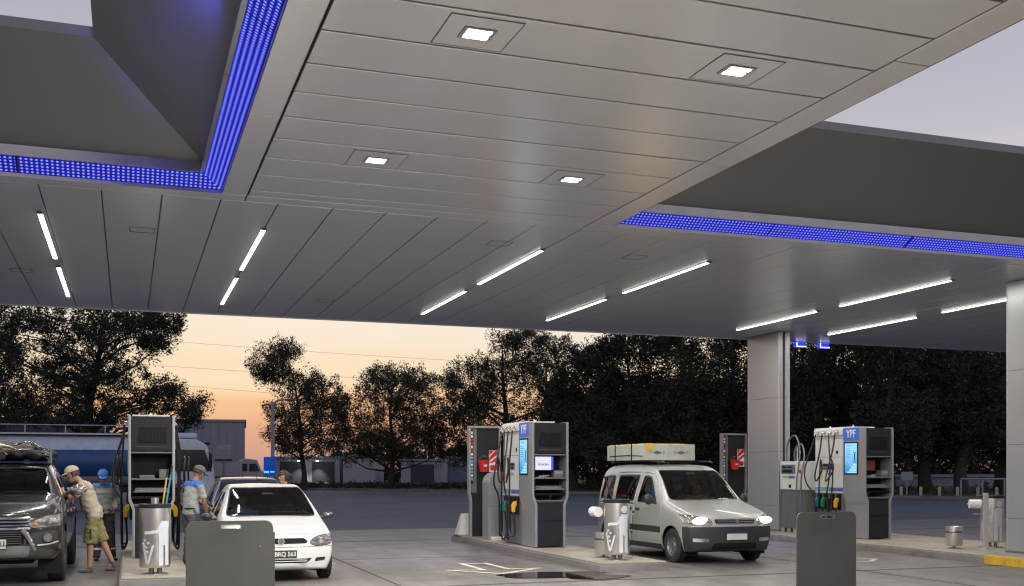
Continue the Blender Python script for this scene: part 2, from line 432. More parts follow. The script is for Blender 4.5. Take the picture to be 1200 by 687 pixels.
# arrow painted on the forecourt
def stroke(mb, pts, w, z):
    for a, b in zip(pts[:-1], pts[1:]):
        A = Vector((*a, z)); B = Vector((*b, z)); t = (B - A).normalized(); nn = Vector((-t.y, t.x, 0)) * w / 2
        A -= t * w / 2; B += t * w / 2
        mb.add([A - nn, B - nn, B + nn, A + nn], [(0, 1, 2, 3)]); z += .0006
mb = MB()
arrow = [GP(*p) for p in [(541.5, 661.3), (567, 668.6), (527, 669), (588, 673), (631, 666.5), (596, 667.6), (569, 661)]]
stroke(mb, arrow + [arrow[0]], .10, .008)
tag(mb.build('arrow_marking', 'arrowpaint', smooth=False), kind='structure')
mb = MB(); a2 = [GP(*p) for p in [(1003, 655.5), (1026, 655.5), (1020, 658.5), (1003, 658.8)]]; stroke(mb, a2, .09, .008)
tag(mb.build('bay_marking', 'arrowpaint', smooth=False), kind='structure')
mb = MB(); stroke(mb, [GP(365, 663), GP(392, 661)], .08, .008)
tag(mb.build('bay_marking', 'arrowpaint', smooth=False), kind='structure')
# oily wet patch beside the middle island
def blob(mb, c, rx, ry, z, seed, n=40, ang=0.):
    vs = []
    for k in range(n):
        a = 2 * PI * k / n
        f = 1 + .45 * (mnoise.noise(Vector((math.cos(a) * 1.3 + seed, math.sin(a) * 1.3, seed))))
        u, w = rx * f * math.cos(a), ry * f * math.sin(a)
        vs.append((c[0] + u * math.cos(ang) - w * math.sin(ang), c[1] + u * math.sin(ang) + w * math.cos(ang), z))
    mb.add(vs, [list(range(n))])
mb = MB(); blob(mb, GP(655, 674.0), .95, .50, .0125, 3.1); blob(mb, GP(625, 676), .42, .22, .0131, 9.1); blob(mb, GP(700, 677), .5, .3, .0137, 5.1)
tag(mb.build('oil_puddle', 'oil', smooth=False), kind='stuff')

# ------------------------------------------------------------------ islands
ISL = [(-.12, .88), (7.17, 8.41), (14.25, 17.2)]
labels = ['narrow raised concrete pump island on the left beside the dark pickup',
          'raised concrete pump island in the middle with rust coloured stain on top',
          'wide raised concrete island on the right carrying both grey columns']
for (x0, x1), lab, y0, y1 in zip(ISL, labels, (15.9, 15.9, 9.0), (24.4, 24.4, 27.6)):
    t = thing('pump_island', lab, 'pump island', ((x0 + x1) / 2, (y0 + y1) / 2, 0), group='raised pump islands')
    hx, hy = (x1 - x0) / 2, (y1 - y0) / 2
    mb = MB(); mb.box(-hx, hx, -hy, hy, -.02, .125); 
    mb.build('kerb_body', 'kerb', t, bevel=.02)
    mb = MB(); mb.box(-hx + .03, hx - .03, -hy + .03, hy - .03, .126, .15); mb.build('top_slab', 'islandtop', t, bevel=.008)
    if x0 > 10:
        yb = 15.15 - (y0 + y1) / 2
        mb = MB(); mb.box(-hx - .004, -hx + .16, -hy, yb, .0, .154); mb.build('yellow_kerb_edge', 'yellow', t, bevel=.012)
# ------------------------------------------------------------------ canopy
ZC = 5.10; YE = 24.62; XL, XR = -13.5, 33.0; YN = -9.0
OPS = [(-10.5, 1.10, 1.0, 13.90), (6.47, 24.0, 1.0, 13.90)]
can = thing('canopy', 'huge grey metal station canopy with panelled underside and two open skylights edged in blue light', 'canopy', (0, 0, 0))
# structure above the panels: roof deck with the two funnels
mb = MB(); ZT = 6.42
xs = [XL, OPS[0][0], OPS[0][1], OPS[1][0], OPS[1][1], XR]; ysr = [YN, 1.0, 13.90, YE]
def insetrect(r, o): return (r[0] + o, r[1] - o, r[2] + o, r[3] - o)
def ring(mb, r, o0, z0, o1, z1):
    a = insetrect(r, o0); b = insetrect(r, o1)
    A = [(a[0], a[2], z0), (a[1], a[2], z0), (a[1], a[3], z0), (a[0], a[3], z0)]
    B = [(b[0], b[2], z1), (b[1], b[2], z1), (b[1], b[3], z1), (b[0], b[3], z1)]
    mb.add(A + B, [(i, (i + 1) % 4, 4 + (i + 1) % 4, 4 + i) for i in range(4)])
for i in range(5):
    for j in range(3):
        hole = j == 1 and i in (1, 3)
        if hole: continue
        z = ZC + .032
        mb.add([(xs[i], ysr[j], z), (xs[i + 1], ysr[j], z), (xs[i + 1], ysr[j + 1], z), (xs[i], ysr[j + 1], z)], [(0, 1, 2, 3)])
        z = ZT
        mb.add([(xs[i], ysr[j], z), (xs[i + 1], ysr[j], z), (xs[i + 1], ysr[j + 1], z), (xs[i], ysr[j + 1], z)], [(3, 2, 1, 0)])
mb.build('deck', 'seam', can, smooth=False)
mb = MB()
for r in OPS:
    ring(mb, r, 0, ZC, 0, ZC + .045)
mb.build('opening_edge', 'rail', can, smooth=False)
mb = MB()
for r in OPS:
    ring(mb, r, .225, ZC + .178, .27, ZC + .178); ring(mb, r, .27, ZC + .178, .27, ZC + .205); ring(mb, r, .235, ZC + .205, .27, ZC + .205); ring(mb, r, .235, ZC + .205, .235, ZC + .31)
mb.build('trim_rail', 'rail', can, smooth=False)
for r in OPS:
    mb = MB(); ring(mb, r, .235, ZC + .31, 1.45, 6.31); ring(mb, r, 1.45, 6.31, 1.45, ZT + .002)
    # roof round the hole top
    a = r; b = insetrect(r, 1.45); z = ZT
    A = [(a[0], a[2], z), (a[1], a[2], z), (a[1], a[3], z), (a[0], a[3], z)]; B = [(b[0], b[2], z), (b[1], b[2], z), (b[1], b[3], z), (b[0], b[3], z)]
    mb.add(A + B, [(i, (i + 1) % 4, 4 + (i + 1) % 4, 4 + i) for i in range(4)])
    # joints between the sheets of the funnel
    mb.build('skylight_funnel', 'fascia', can, smooth=False)
    mb = MB()
    x = r[0] + 2.0 if r[0] < 0 else 99
    while x < r[1] - 1.6:
        u = .004
        mb.add([(x, r[3] - .235 - u, ZC + .33), (x + .008, r[3] - .235 - u, ZC + .33), (x + .008, r[3] - 1.44 - u, 6.29), (x, r[3] - 1.44 - u, 6.29)], [(0, 1, 2, 3)])
        x += 1.42
    if mb.f: mb.build('funnel_joint', 'seam', can, smooth=False)
# LED bands: dotted modules on the slanted ledge
def led_mat():
    m, nt, b = new_mat('led_modules'); L = nt.links
    uv = N(nt, 'ShaderNodeUVMap'); sp = N(nt, 'ShaderNodeSeparateXYZ'); L.new(uv.outputs[0], sp.inputs[0])
    def fr(o, k):
        a = N(nt, 'ShaderNodeMath', operation='MULTIPLY'); a.inputs[1].default_value = k; L.new(o, a.inputs[0])
        f = N(nt, 'ShaderNodeMath', operation='FRACT'); L.new(a.outputs[0], f.inputs[0])
        s = N(nt, 'ShaderNodeMath', operation='SUBTRACT'); s.inputs[1].default_value = .5; L.new(f.outputs[0], s.inputs[0])
        q = N(nt, 'ShaderNodeMath', operation='POWER'); q.inputs[1].default_value = 2; L.new(s.outputs[0], q.inputs[0]); return q.outputs[0]
    a = fr(sp.outputs['X'], 1 / .056); c = fr(sp.outputs['Y'], 1 / .0516)
    ad = N(nt, 'ShaderNodeMath', operation='ADD'); L.new(a, ad.inputs[0]); L.new(c, ad.inputs[1])
    mr = N(nt, 'ShaderNodeMapRange', interpolation_type='SMOOTHSTEP'); mr.inputs['From Min'].default_value = .13; mr.inputs['From Max'].default_value = .02
    mr.inputs['To Min'].default_value = 0; mr.inputs['To Max'].default_value = 1
    L.new(ad.outputs[0], mr.inputs['Value'])
    cr = N(nt, 'ShaderNodeValToRGB'); cr.color_ramp.elements[0].color = (.004, .004, .35, 1); cr.color_ramp.elements[1].color = (.10, .13, 1, 1)
    L.new(mr.outputs[0], cr.inputs[0])
    st = N(nt, 'ShaderNodeMapRange'); st.inputs['To Min'].default_value = .5; st.inputs['To Max'].default_value = 2.4; L.new(mr.outputs[0], st.inputs['Value'])
    b.inputs['Base Color'].default_value = (.01, .01, .05, 1); b.inputs['Roughness'].default_value = .3
    L.new(cr.outputs[0], b.inputs['Emission Color']); L.new(st.outputs[0], b.inputs['Emission Strength'])
    m.cycles.emission_sampling = 'NONE'
    return m
M['led'] = led_mat()
def led_band(r):
    a = insetrect(r, .004); b = insetrect(r, .225); z0, z1 = ZC + .047, ZC + .176
    corners = [((a[0], a[2]), (a[1], a[2]), (b[1], b[2]), (b[0], b[2])), ((a[1], a[2]), (a[1], a[3]), (b[1], b[3]), (b[1], b[2])),
               ((a[1], a[3]), (a[0], a[3]), (b[0], b[3]), (b[1], b[3])), ((a[0], a[3]), (a[0], a[2]), (b[0], b[2]), (b[0], b[3]))]
    # one mesh for the band, split in modules with dark gaps
    V = []; Fc = []; UV = []
    for (p0, p1, q1, q0) in corners:
        P0, P1, Q1, Q0 = [Vector(p) for p in (p0, p1, q1, q0)]
        Lh = (P1 - P0).length; t = (P1 - P0) / Lh; n = max(1, round(Lh / 2.41)); st = Lh / n
        for k in range(n):
            u0 = k * st + .012; u1 = (k + 1) * st - .012
            w0 = max(u0, .221) if k == 0 else u0; w1 = min(u1, Lh - .221) if k == n - 1 else u1
            if k == 0: u0 = 0
            if k == n - 1: u1 = Lh
            i = len(V)
            inn = (Q0 - P0) - t * (Q0 - P0).dot(t)
            A, B = P0 + t * u0, P0 + t * u1; Cc, D = P0 + t * w1 + inn, P0 + t * w0 + inn
            V += [(A.x, A.y, z0), (B.x, B.y, z0), (Cc.x, Cc.y, z1), (D.x, D.y, z1)]
            Fc.append((i, i + 1, i + 2, i + 3)); UV += [(u0, 0), (u1, 0), (w1, .258), (w0, .258)]
    me = bpy.data.meshes.new('light_band'); me.from_pydata(V, [], Fc); uvl = me.uv_layers.new(name='UVMap')
    for i, q in enumerate(UV): uvl.data[i].uv = q
    me.materials.append(M['led']); o = bpy.data.objects.new('light_band', me); COL.objects.link(o); o.parent = can
    mb = MB(); ring(mb, r, .006, ZC + .0465 + .006, .22, ZC + .18 + .004); mb.build('band_backing', 'seam', can, smooth=False)
for r in OPS: led_band(r)
# soffit panels, with open joints
def panels(name, rects, m, gp=.008):
    mb = MB()
    for (x0, x1, y0, y1) in rects:
        g = gp; dz = random.uniform(-.0012, .0012)
        mb.box(x0 + g, x1 - g, y0 + g, y1 - g, ZC + dz, ZC + .028)
    return mb.build(name, m, can, bevel=.003, seg=1, smooth=False)
rects = []
x = -.31 - .715 * 19
while x < XR - .2:
    rects.append((x, x + .715, 14.2, 24.50)); x += .715
panels('soffit_strip', rects, 'soffit')
panels('soffit_border', [(XL, 1.41, 13.90, 14.2), (1.41, 6.10, 13.90, 14.2), (6.10, XR, 13.90, 14.2)] +
       [(1.10, 1.41, a, a + 3.2) for a in (1.1, 4.3, 7.5, 10.7)] + [(6.10, 6.47, a, a + 3.2) for a in (1.1, 4.3, 7.5, 10.7)] + [(XL, XR, 24.50, YE)], 'soffit2')
rects = []; y = 13.90 - .32
y = 13.58
rects.append((1.41, 6.10, 13.58, 13.90))
while y > 1.2:
    rects.append((1.41, 6.10, y - .73, y)); y -= .73
panels('soffit_field', rects, 'soffit', .018)
rects = []
y = 1.1
while y > YN + .5:
    for a in np.arange(XL, XR - 1, 4.69): rects.append((a, a + 4.69, y - .73, y))
    y -= .73
panels('soffit_rear', rects, 'soffit')
# outer fascia
mb = MB()
for (a, b, c, d) in [(XL, XR, YE, YE + .06), (XL, XR, YN - .06, YN), (XL - .06, XL, YN, YE), (XR, XR + .06, YN, YE)]:
    mb.box(a, b, c, d, ZC - .012, ZT + .12)
mb.build('outer_fascia', 'soffit2', can, smooth=False)
# little access hatches in the strip
mb = MB()
for (hx, hy) in [(.02, 16.2), (5.15, 15.35), (7.55, 15.6), (3.6, 21.8), (-1.9, 20.2)]:
    for (a, b, c, d) in [(0, .34, 0, .012), (0, .34, .33, .342), (0, .012, 0, .34), (.33, .342, 0, .34)]:
        mb.box(hx + a, hx + b, hy + c, hy + d, ZC - .0035, ZC - .001)
mb.build('access_hatch', 'seam', can, smooth=False)

# ------------------------------------------------------------------ lights of the place
def arealamp(t, name, loc, sx, sy, e, col):
    l = bpy.data.lights.new(name, 'AREA'); l.shape = 'RECTANGLE'; l.size = sx; l.size_y = sy; l.energy = e; l.color = col
    o = bpy.data.objects.new(name, l); COL.objects.link(o); o.parent = t; o.location = loc
    return o
lx = [-8.35, -5.4, -1.11, 1.83, 6.1, 9.05, 14.05, 16.7]
names = {-8.35: 'beyond the left edge', -5.4: 'far left', -1.11: 'above the dark pickup', 1.83: 'above the white hatchback', 6.1: 'left of the middle island', 9.05: 'above the silver van',
         14.05: 'just left of the mid column', 16.7: 'between the two columns', 21.6: 'right of the columns', 24.4: 'far right'}
first = None
for x in lx:
    for (y0, y1, w) in ((15.7, 19.0, 'nearer'), (19.75, 23.05, 'farther')):
        lab = f'{w} of two linear tube lights in the canopy {names[x]}'
        if first is None:
            t = thing('linear_light', lab, 'tube light', (x, (y0 + y1) / 2, ZC), group='linear tube lights under the canopy')
            mb = MB(); mb.box(-.04, .04, -1.66, 1.66, -.012, -.0035); mb.build('housing', 'cgrey', t, bevel=.003, seg=1)
            mb = MB(); mb.box(-.030, .030, -1.62, 1.62, -.020, -.0125); mb.build('diffuser', 'tube', t, bevel=.008)
            for s in (-1, 1):
                mb = MB(); mb.box(-.032, .032, s * 1.665 - .04, s * 1.665 + .04, -.024, -.0125); mb.build('end_cap', 'cmid', t, bevel=.004)
            arealamp(t, 'tube_lamp', (0, 0, -.0235), .058, 3.24, 57, (1, .97, .90))
            first = t
        else:
            dup(first, (x, (y0 + y1) / 2, ZC), label=lab)
first = None
for x, xn in ((2.6, 'left'), (4.95, 'right')):
    for y, yn in ((8.12, 'nearer'), (11.8, 'farther'), (4.45, 'nearest'), (.8, 'overhead')):
        lab = f'{yn} recessed square downlight in the {xn} row of the central canopy ceiling'
        if first is None:
            t = thing('downlight', lab, 'downlight', (x, y, ZC), group='square downlights in the canopy')
            mb = MB()
            for (a, b, c, d) in [(-.30, .30, -.30, -.292), (-.30, .30, .292, .30), (-.30, -.292, -.292, .292), (.292, .30, -.292, .292)]:
                mb.box(a, b, c, d, -.006, -.0005)
            mb.build('frame', 'cmid', t, smooth=False)
            mb = MB(); mb.box(-.291, .291, -.291, .291, -.004, -.0015); mb.build('plate', 'soffit2', t, smooth=False)
            mb = MB(); mb.box(-.135, .135, -.11, .11, -.014, -.0045); mb.build('bezel', 'cgrey', t, bevel=.004)
            for s in (-1, 1):
                mb = MB(); mb.box(-.10, .10, s * .05 - .036, s * .05 + .036, -.0158, -.0145); mb.build('lens', 'down', t, bevel=.003)
            arealamp(t, 'down_lamp', (0, 0, -.0195),   .20, .17, 275, (1, .975, .93))
            first = t
        else: dup(first, (x, y, ZC), label=lab)
# blue signs on the far fascia
first = None
for px in (937, 964.5):
    x, y = G(px, 1.0); k = (YE + .25) / y; X = x * k
    lab = ('left' if px < 950 else 'right') + ' of two lit blue sign boxes showing below the far canopy edge'
    t = thing('lit_sign_box', lab, 'sign', (X, YE + .25, 4.985), group='blue lit sign boxes')
    mb = MB(); mb.box(-.14, .14, -.08, .08, 0, 1.0); mb.build('box_body', emat('sign_blue_lit', (.03, .04, .9), 1.1), t, bevel=.01)
    mb = MB(); mb.box(-.155, .15, -.09, -.082, -.002, .025); mb.box(-.155, -.13, -.09, -.082, .0255, 1.0); mb.build('edge_trim', emat('sign_white_lit', (.75, .8, 1.), 1.6), t)
    mb = MB(); mb.box(-.05, .05, -.19, -.07, .55, .65); mb.build('bracket', 'cmid', t)

# ------------------------------------------------------------------ columns
for (X, Y0, Y1, lab) in [(15.2, 23.0, 24.4, 'grey clad canopy column standing behind the silver van near the far canopy edge'),
                         (15.2, 14.2, 15.62, 'big near grey clad column at the right edge of the picture')]:
    t = thing('canopy_column', lab, 'column', (X + .17, (Y0 + Y1) / 2, .15), group='clad canopy columns')
    h = ZC - .15; hy = (Y1 - Y0) / 2
    mb = MB(); mb.box(-.155, .155, -hy + .015, hy - .015, .0, h - .003); mb.build('core', 'seam', t, smooth=False)
    mb = MB(); zz = [.0, .62, 1.97, 3.32, h - .004]
    for a, b in zip(zip(zz[:-1]), zip(zz[1:])):
        a, b = a[0], b[0]
        for s in (-1, 1):
            mb.box(s * .157 - .012, s * .157 + .012, -hy + .02, hy - .02, a + .003 + (.03 if a == 0 else 0), b - .003)
            mb.box(-.145, -.035, s * (hy - .014) - .012, s * (hy - .014) + .012, a + .003, b - .003)
            mb.box(.035, .145, s * (hy - .014) - .012, s * (hy - .014) + .012, a + .003, b - .003)
    mb.build('cladding', 'column', t, bevel=.004, seg=2)
    mb = MB()
    for sx in (-1, 1):
        for sy in (-1, 1): mb.cyl((sx * .155, sy * (hy - .014), .03), (sx * .155, sy * (hy - .014), h - .006), .02, n=12)
    mb.build('corner_trim', 'column', t)
    mb = MB(); mb.box(-.18, .18, -hy - .012, hy + .012, .001, .03); mb.build('base_plate', 'cmid', t, bevel=.004)

# ------------------------------------------------------------------ fuel pump towers
def tower(t, screens=True, fit=0, digits=True, ad=True):
    """service tower, centre of its front foot at the origin, front faces -Y, 0.76 deep"""
    out = [(-.38, 2.44), (-.38, .99), (-.315, .82), (-.315, .012)]; inn = [(-.27, .012), (-.27, .84), (-.335, 1.01), (-.335, 2.44)]
    for s in (-1, 1):
        pts = [(s * x, z) for x, z in out + inn]
        if s > 0: pts = pts[::-1]
        mb = MB(); mb.prism(pts, 0, .76); mb.build('side_panel', 'cgrey', t, bevel=.006)
    mb = MB(); mb.box(-.334, .334, .035, .75, 1.83, 2.39); mb.build('head_panel', 'cdark', t, bevel=.012)
    mb = MB(); mb.box(-.269, .269, .03, .75, .02, .87); mb.build('lower_door', 'cdark', t, bevel=.012)
    mb = MB(); mb.box(-.272, .272, .022, .03, .52, .526); mb.build('door_seam', 'cblack', t)
    mb = MB(); mb.box(-.334, .334, .38, .75, 1.02, 1.829); mb.box(-.334, .334, .06, .379, 1.02, 1.06); mb.build('niche', 'cblack', t)
    mb = MB(); mb.box(-.31, .31, .012, .03, .90, .925); mb.box(-.31, .31, .028, .30, .88, .9); mb.build('ledge', 'cmid', t, bevel=.004)
    for z in (1.79, 1.335):
        mb = MB(); mb.box(-.333, .333, .02, .36, z, z + .028); mb.build('shelf', 'cmid', t, bevel=.006)
    mb = MB(); mb.prism([(-.27, 1.16), (.27, 1.16), (.31, 1.12), (-.31, 1.12)], .0, .2); mb.prism([(-.28, 1.162), (.28, 1.162), (.26, 1.20), (-.26, 1.20)], .08, .3)
    mb.build('keypad_tray', 'cmid', t, bevel=.008)
    mb = MB()
    for i in range(6):
        for j in range(3): mb.box(-.2 + i * .07, -.155 + i * .07, .01 + j * .055, .05 + j * .055, 1.161, 1.168)
    mb.build('keys', 'cgrey', t)
    # unlit display with blank segment frames
    mb = MB(); mb.prism([(-.20, 2.24), (.24, 2.24), (.24, 1.97), (-.23, 1.97)], .018, .034); mb.build('display', 'cblack', t, bevel=.006)
    if digits:
        mb = MB()
        for k in range(4):
            x = -.16 + k * .105
            for (a, b, c, d) in [(0, .075, .17, .182), (0, .075, 0, .012), (0, .012, 0, .18), (.063, .075, 0, .18), (0, .075, .085, .097)][: 5 if k in (1, 2) else 4]:
                mb.box(x + a, x + b, .012, .0175, 2.01 + c, 2.01 + d)
        mb.build('display_segments', 'cdark', t)
    mb = MB(); mb.box(-.24, .24, -.004 + .03, .034, 1.90, 1.905); mb.build('display_trim', 'cmid', t)
    if fit in (1, 2):
        if fit == 1:
            mb = MB(); mb.box(-.30, .09, .07, .10, 1.50, 1.775); mb.build('monitor_body', 'cblack', t, bevel=.008)
            mb = MB(); mb.box(-.29, .035, .064, .0695, 1.51, 1.765); mb.build('monitor_screen', emat('screen_white', (.74, .72, .95), .95), t)
            mb = MB(); mb.box(.036, .08, .063, .069, 1.51, 1.765); mb.build('monitor_side_bar', emat('screen_bar', (.08, .10, .75), 1.1), t)
            text_obj('monitor_text', 'Gracias', .075, 'cblack', t, (-.13, .062, 1.62), (R(90), 0, 0), .0005, .001)
        else:
            mb = MB(); mb.box(-.28, -.02, .12, .16, 1.5, 1.72); mb.build('notice_card', mat('card_dull_red', (.16, .03, .03), .6), t)
        mb = MB(); mb.box(.10, .30, .06, .24, 1.364, 1.50); mb.build('card_terminal', 'cmid', t, bevel=.012)
        mb = MB(); mb.box(.12, .28, .058, .0595, 1.43, 1.485); mb.build('terminal_label', 'cgrey', t)
        mb = MB()
        for i in range(5):
            xf = Matrix.Translation((-.15 + .03 * i, .14, 1.366 + i * .008)) @ Matrix.Rotation(.4 * i - .6, 4, 'Z') @ Matrix.Rotation(.08 * (i % 3), 4, 'Y')
            mb.box(-.08, .08, -.06, .06, 0, .004, xf)
        mb.build('receipts', 'paper', t)
    elif fit == 3:
        mb = MB(); mb.box(.12, .27, .06, .22, 1.50 - .137, 1.52); mb.build('card_terminal', 'cmid', t, bevel=.012)
        mb = MB(); mb.box(-.20, .05, .07, .2, 1.364, 1.42); mb.build('receipt_printer', 'cmid', t, bevel=.01)
    mb = MB(); mb.box(-.33, .33, .04, .7, 2.39, 2.425); mb.build('top_cap', 'cdark', t)
    if screens:
        for s in (-1, 1):
            xs = s * .384
            mb = MB(); mb.box(min(xs, s * .3805), max(xs, s * .3805), .20, .74, 2.17, 2.437); sg = mb.build('brand_sign', 'blue', t)
            text_obj('brand_lettering', 'YPF', .235, 'white', sg, (s * .3865, .47, 2.305), (R(90), 0, R(-90) if s < 0 else R(90)), .001, .006, .86)
            mb = MB(); mb.box(min(s * .388, s * .3805), max(s * .388, s * .3805), .22, .72, 1.41, 2.13); scf = mb.build('ad_screen_frame', 'cblack', t, bevel=.003)
            mb = MB(); a, b = s * .3885, s * .3895
            mb.box(min(a, b), max(a, b), .26, .68, 1.44, 2.10)
            mb.build('ad_screen', M['adscreen'], scf)
            if ad:
                # dark reaching figure on stacked blocks, and faint lines of text
                mb = MB(); x0, x1 = sorted((s * .3898, s * .3905))
                def q(y, z): return ((.47 + (y - .47) * (1 if s < 0 else 1)), z)
                fig = [(.33, 1.83), (.355, 1.83), (.36, 1.90), (.345, 1.96), (.335, 2.0), (.325, 1.96), (.315, 1.90), (.30, 1.83), (.32, 1.74), (.30, 1.66), (.315, 1.66), (.335, 1.74), (.35, 1.66), (.365, 1.66), (.355, 1.76)]
                for (pts) in ([(.30, 1.66), (.31, 1.66), (.335, 1.76), (.325, 1.78)], [(.36, 1.66), (.37, 1.66), (.348, 1.77), (.335, 1.76)], [(.318, 1.76), (.352, 1.76), (.356, 1.86), (.314, 1.86)],
                              [(.350, 1.85), (.358, 1.855), (.395, 1.93), (.388, 1.935)], [(.312, 1.85), (.320, 1.86), (.292, 1.93), (.285, 1.925)], [(.326, 1.865), (.344, 1.865), (.346, 1.90), (.324, 1.90)]):
                    mb.prism(pts, x0, x1, 'x')
                mb.build('ad_figure', 'cdark', scf)
                mb = MB()
                for k, (y0, y1, z) in enumerate([(.45, .62, 2.04), (.49, .63, 1.97), (.47, .63, 1.93), (.50, .63, 1.89), (.46, .63, 1.85), (.51, .63, 1.81), (.47, .63, 1.77)]):
                    mb.box(x0, x1, y0, y1, z, z + .012)
                mb.build('ad_text_lines', M['adink'], scf)
                mb = MB()
                for k, (y0, y1, z0, z1) in enumerate([(.27, .40, 1.60, 1.65), (.27, .46, 1.54, 1.59), (.27, .52, 1.48, 1.53), (.27, .6, 1.445, 1.475)]): mb.box(x0, x1, y0, y1, z0, z1)
                mb.build('ad_blocks', M['adblock'], scf)
def ad_material():
    m = bpy.data.materials.new('ad_screen'); m.use_nodes = True; nt = m.node_tree; nt.nodes.clear(); L = nt.links
    tc = N(nt, 'ShaderNodeTexCoord'); sp = N(nt, 'ShaderNodeSeparateXYZ'); L.new(tc.outputs['Generated'], sp.inputs[0])
    nz = N(nt, 'ShaderNodeTexNoise'); nz.inputs['Scale'].default_value = 3.; L.new(tc.outputs['Generated'], nz.inputs['Vector'])
    ad = N(nt, 'ShaderNodeMath', operation='MULTIPLY_ADD'); ad.inputs[1].default_value = .5; L.new(nz.outputs['Fac'], ad.inputs[0]); L.new(sp.outputs['Z'], ad.inputs[2])
    r = N(nt, 'ShaderNodeValToRGB'); r.color_ramp.elements[0].color = (.05, .28, .62, 1); r.color_ramp.elements[0].position = .3; r.color_ramp.elements[1].color = (.30, .68, .95, 1); r.color_ramp.elements[1].position = 1.
    L.new(ad.outputs[0], r.inputs[0]); e = N(nt, 'ShaderNodeEmission'); e.inputs[1].default_value = .95; L.new(r.outputs[0], e.inputs[0])
    o = N(nt, 'ShaderNodeOutputMaterial'); L.new(e.outputs[0], o.inputs[0]); m.cycles.emission_sampling = 'NONE'; return m
M['adscreen'] = ad_material(); M['adink'] = emat('ad_ink', (.06, .25, .5), .8); M['adblock'] = emat('ad_block', (.35, .75, .95), .9)

NOZ = ['nblue', 'ngreen', 'nblack', 'nyellow']
def nozzle(t, s, y, m, x=.42):
    """pump nozzle hanging in its boot, s = side, tip up"""
    g = MB(); sx = s
    g.tube([(sx * (x + .02), y, .50), (sx * (x + .03), y, .60), (sx * (x + .035), y, .70)], [.017, .02, .022], 10, 3)
    g.build('nozzle_grip', 'rubber', t)
    b = MB()
    b.prism([(sx * (x + .065), .66), (sx * (x + .075), .80), (sx * (x + .03), .875), (sx * (x - .05), .885), (sx * (x - .055), .82), (sx * (x - .01), .77), (sx * (x), .66)], y - .03, y + .03)
    h = b.build('nozzle_cover', m, t, bevel=.012, seg=3)
    g = MB(); g.tube([(sx * (x - .04), y, .86), (sx * (x - .09), y, .93), (sx * (x - .12), y, .95)], .013, 8, 3); g.build('spout', 'chrome', h)
    g = MB(); g.tube([(sx * (x + .0), y, .77), (sx * (x + .0), y, .66), (sx * (x + .03), y, .56)], .007, 6, 3); g.build('trigger', 'rubber', h)
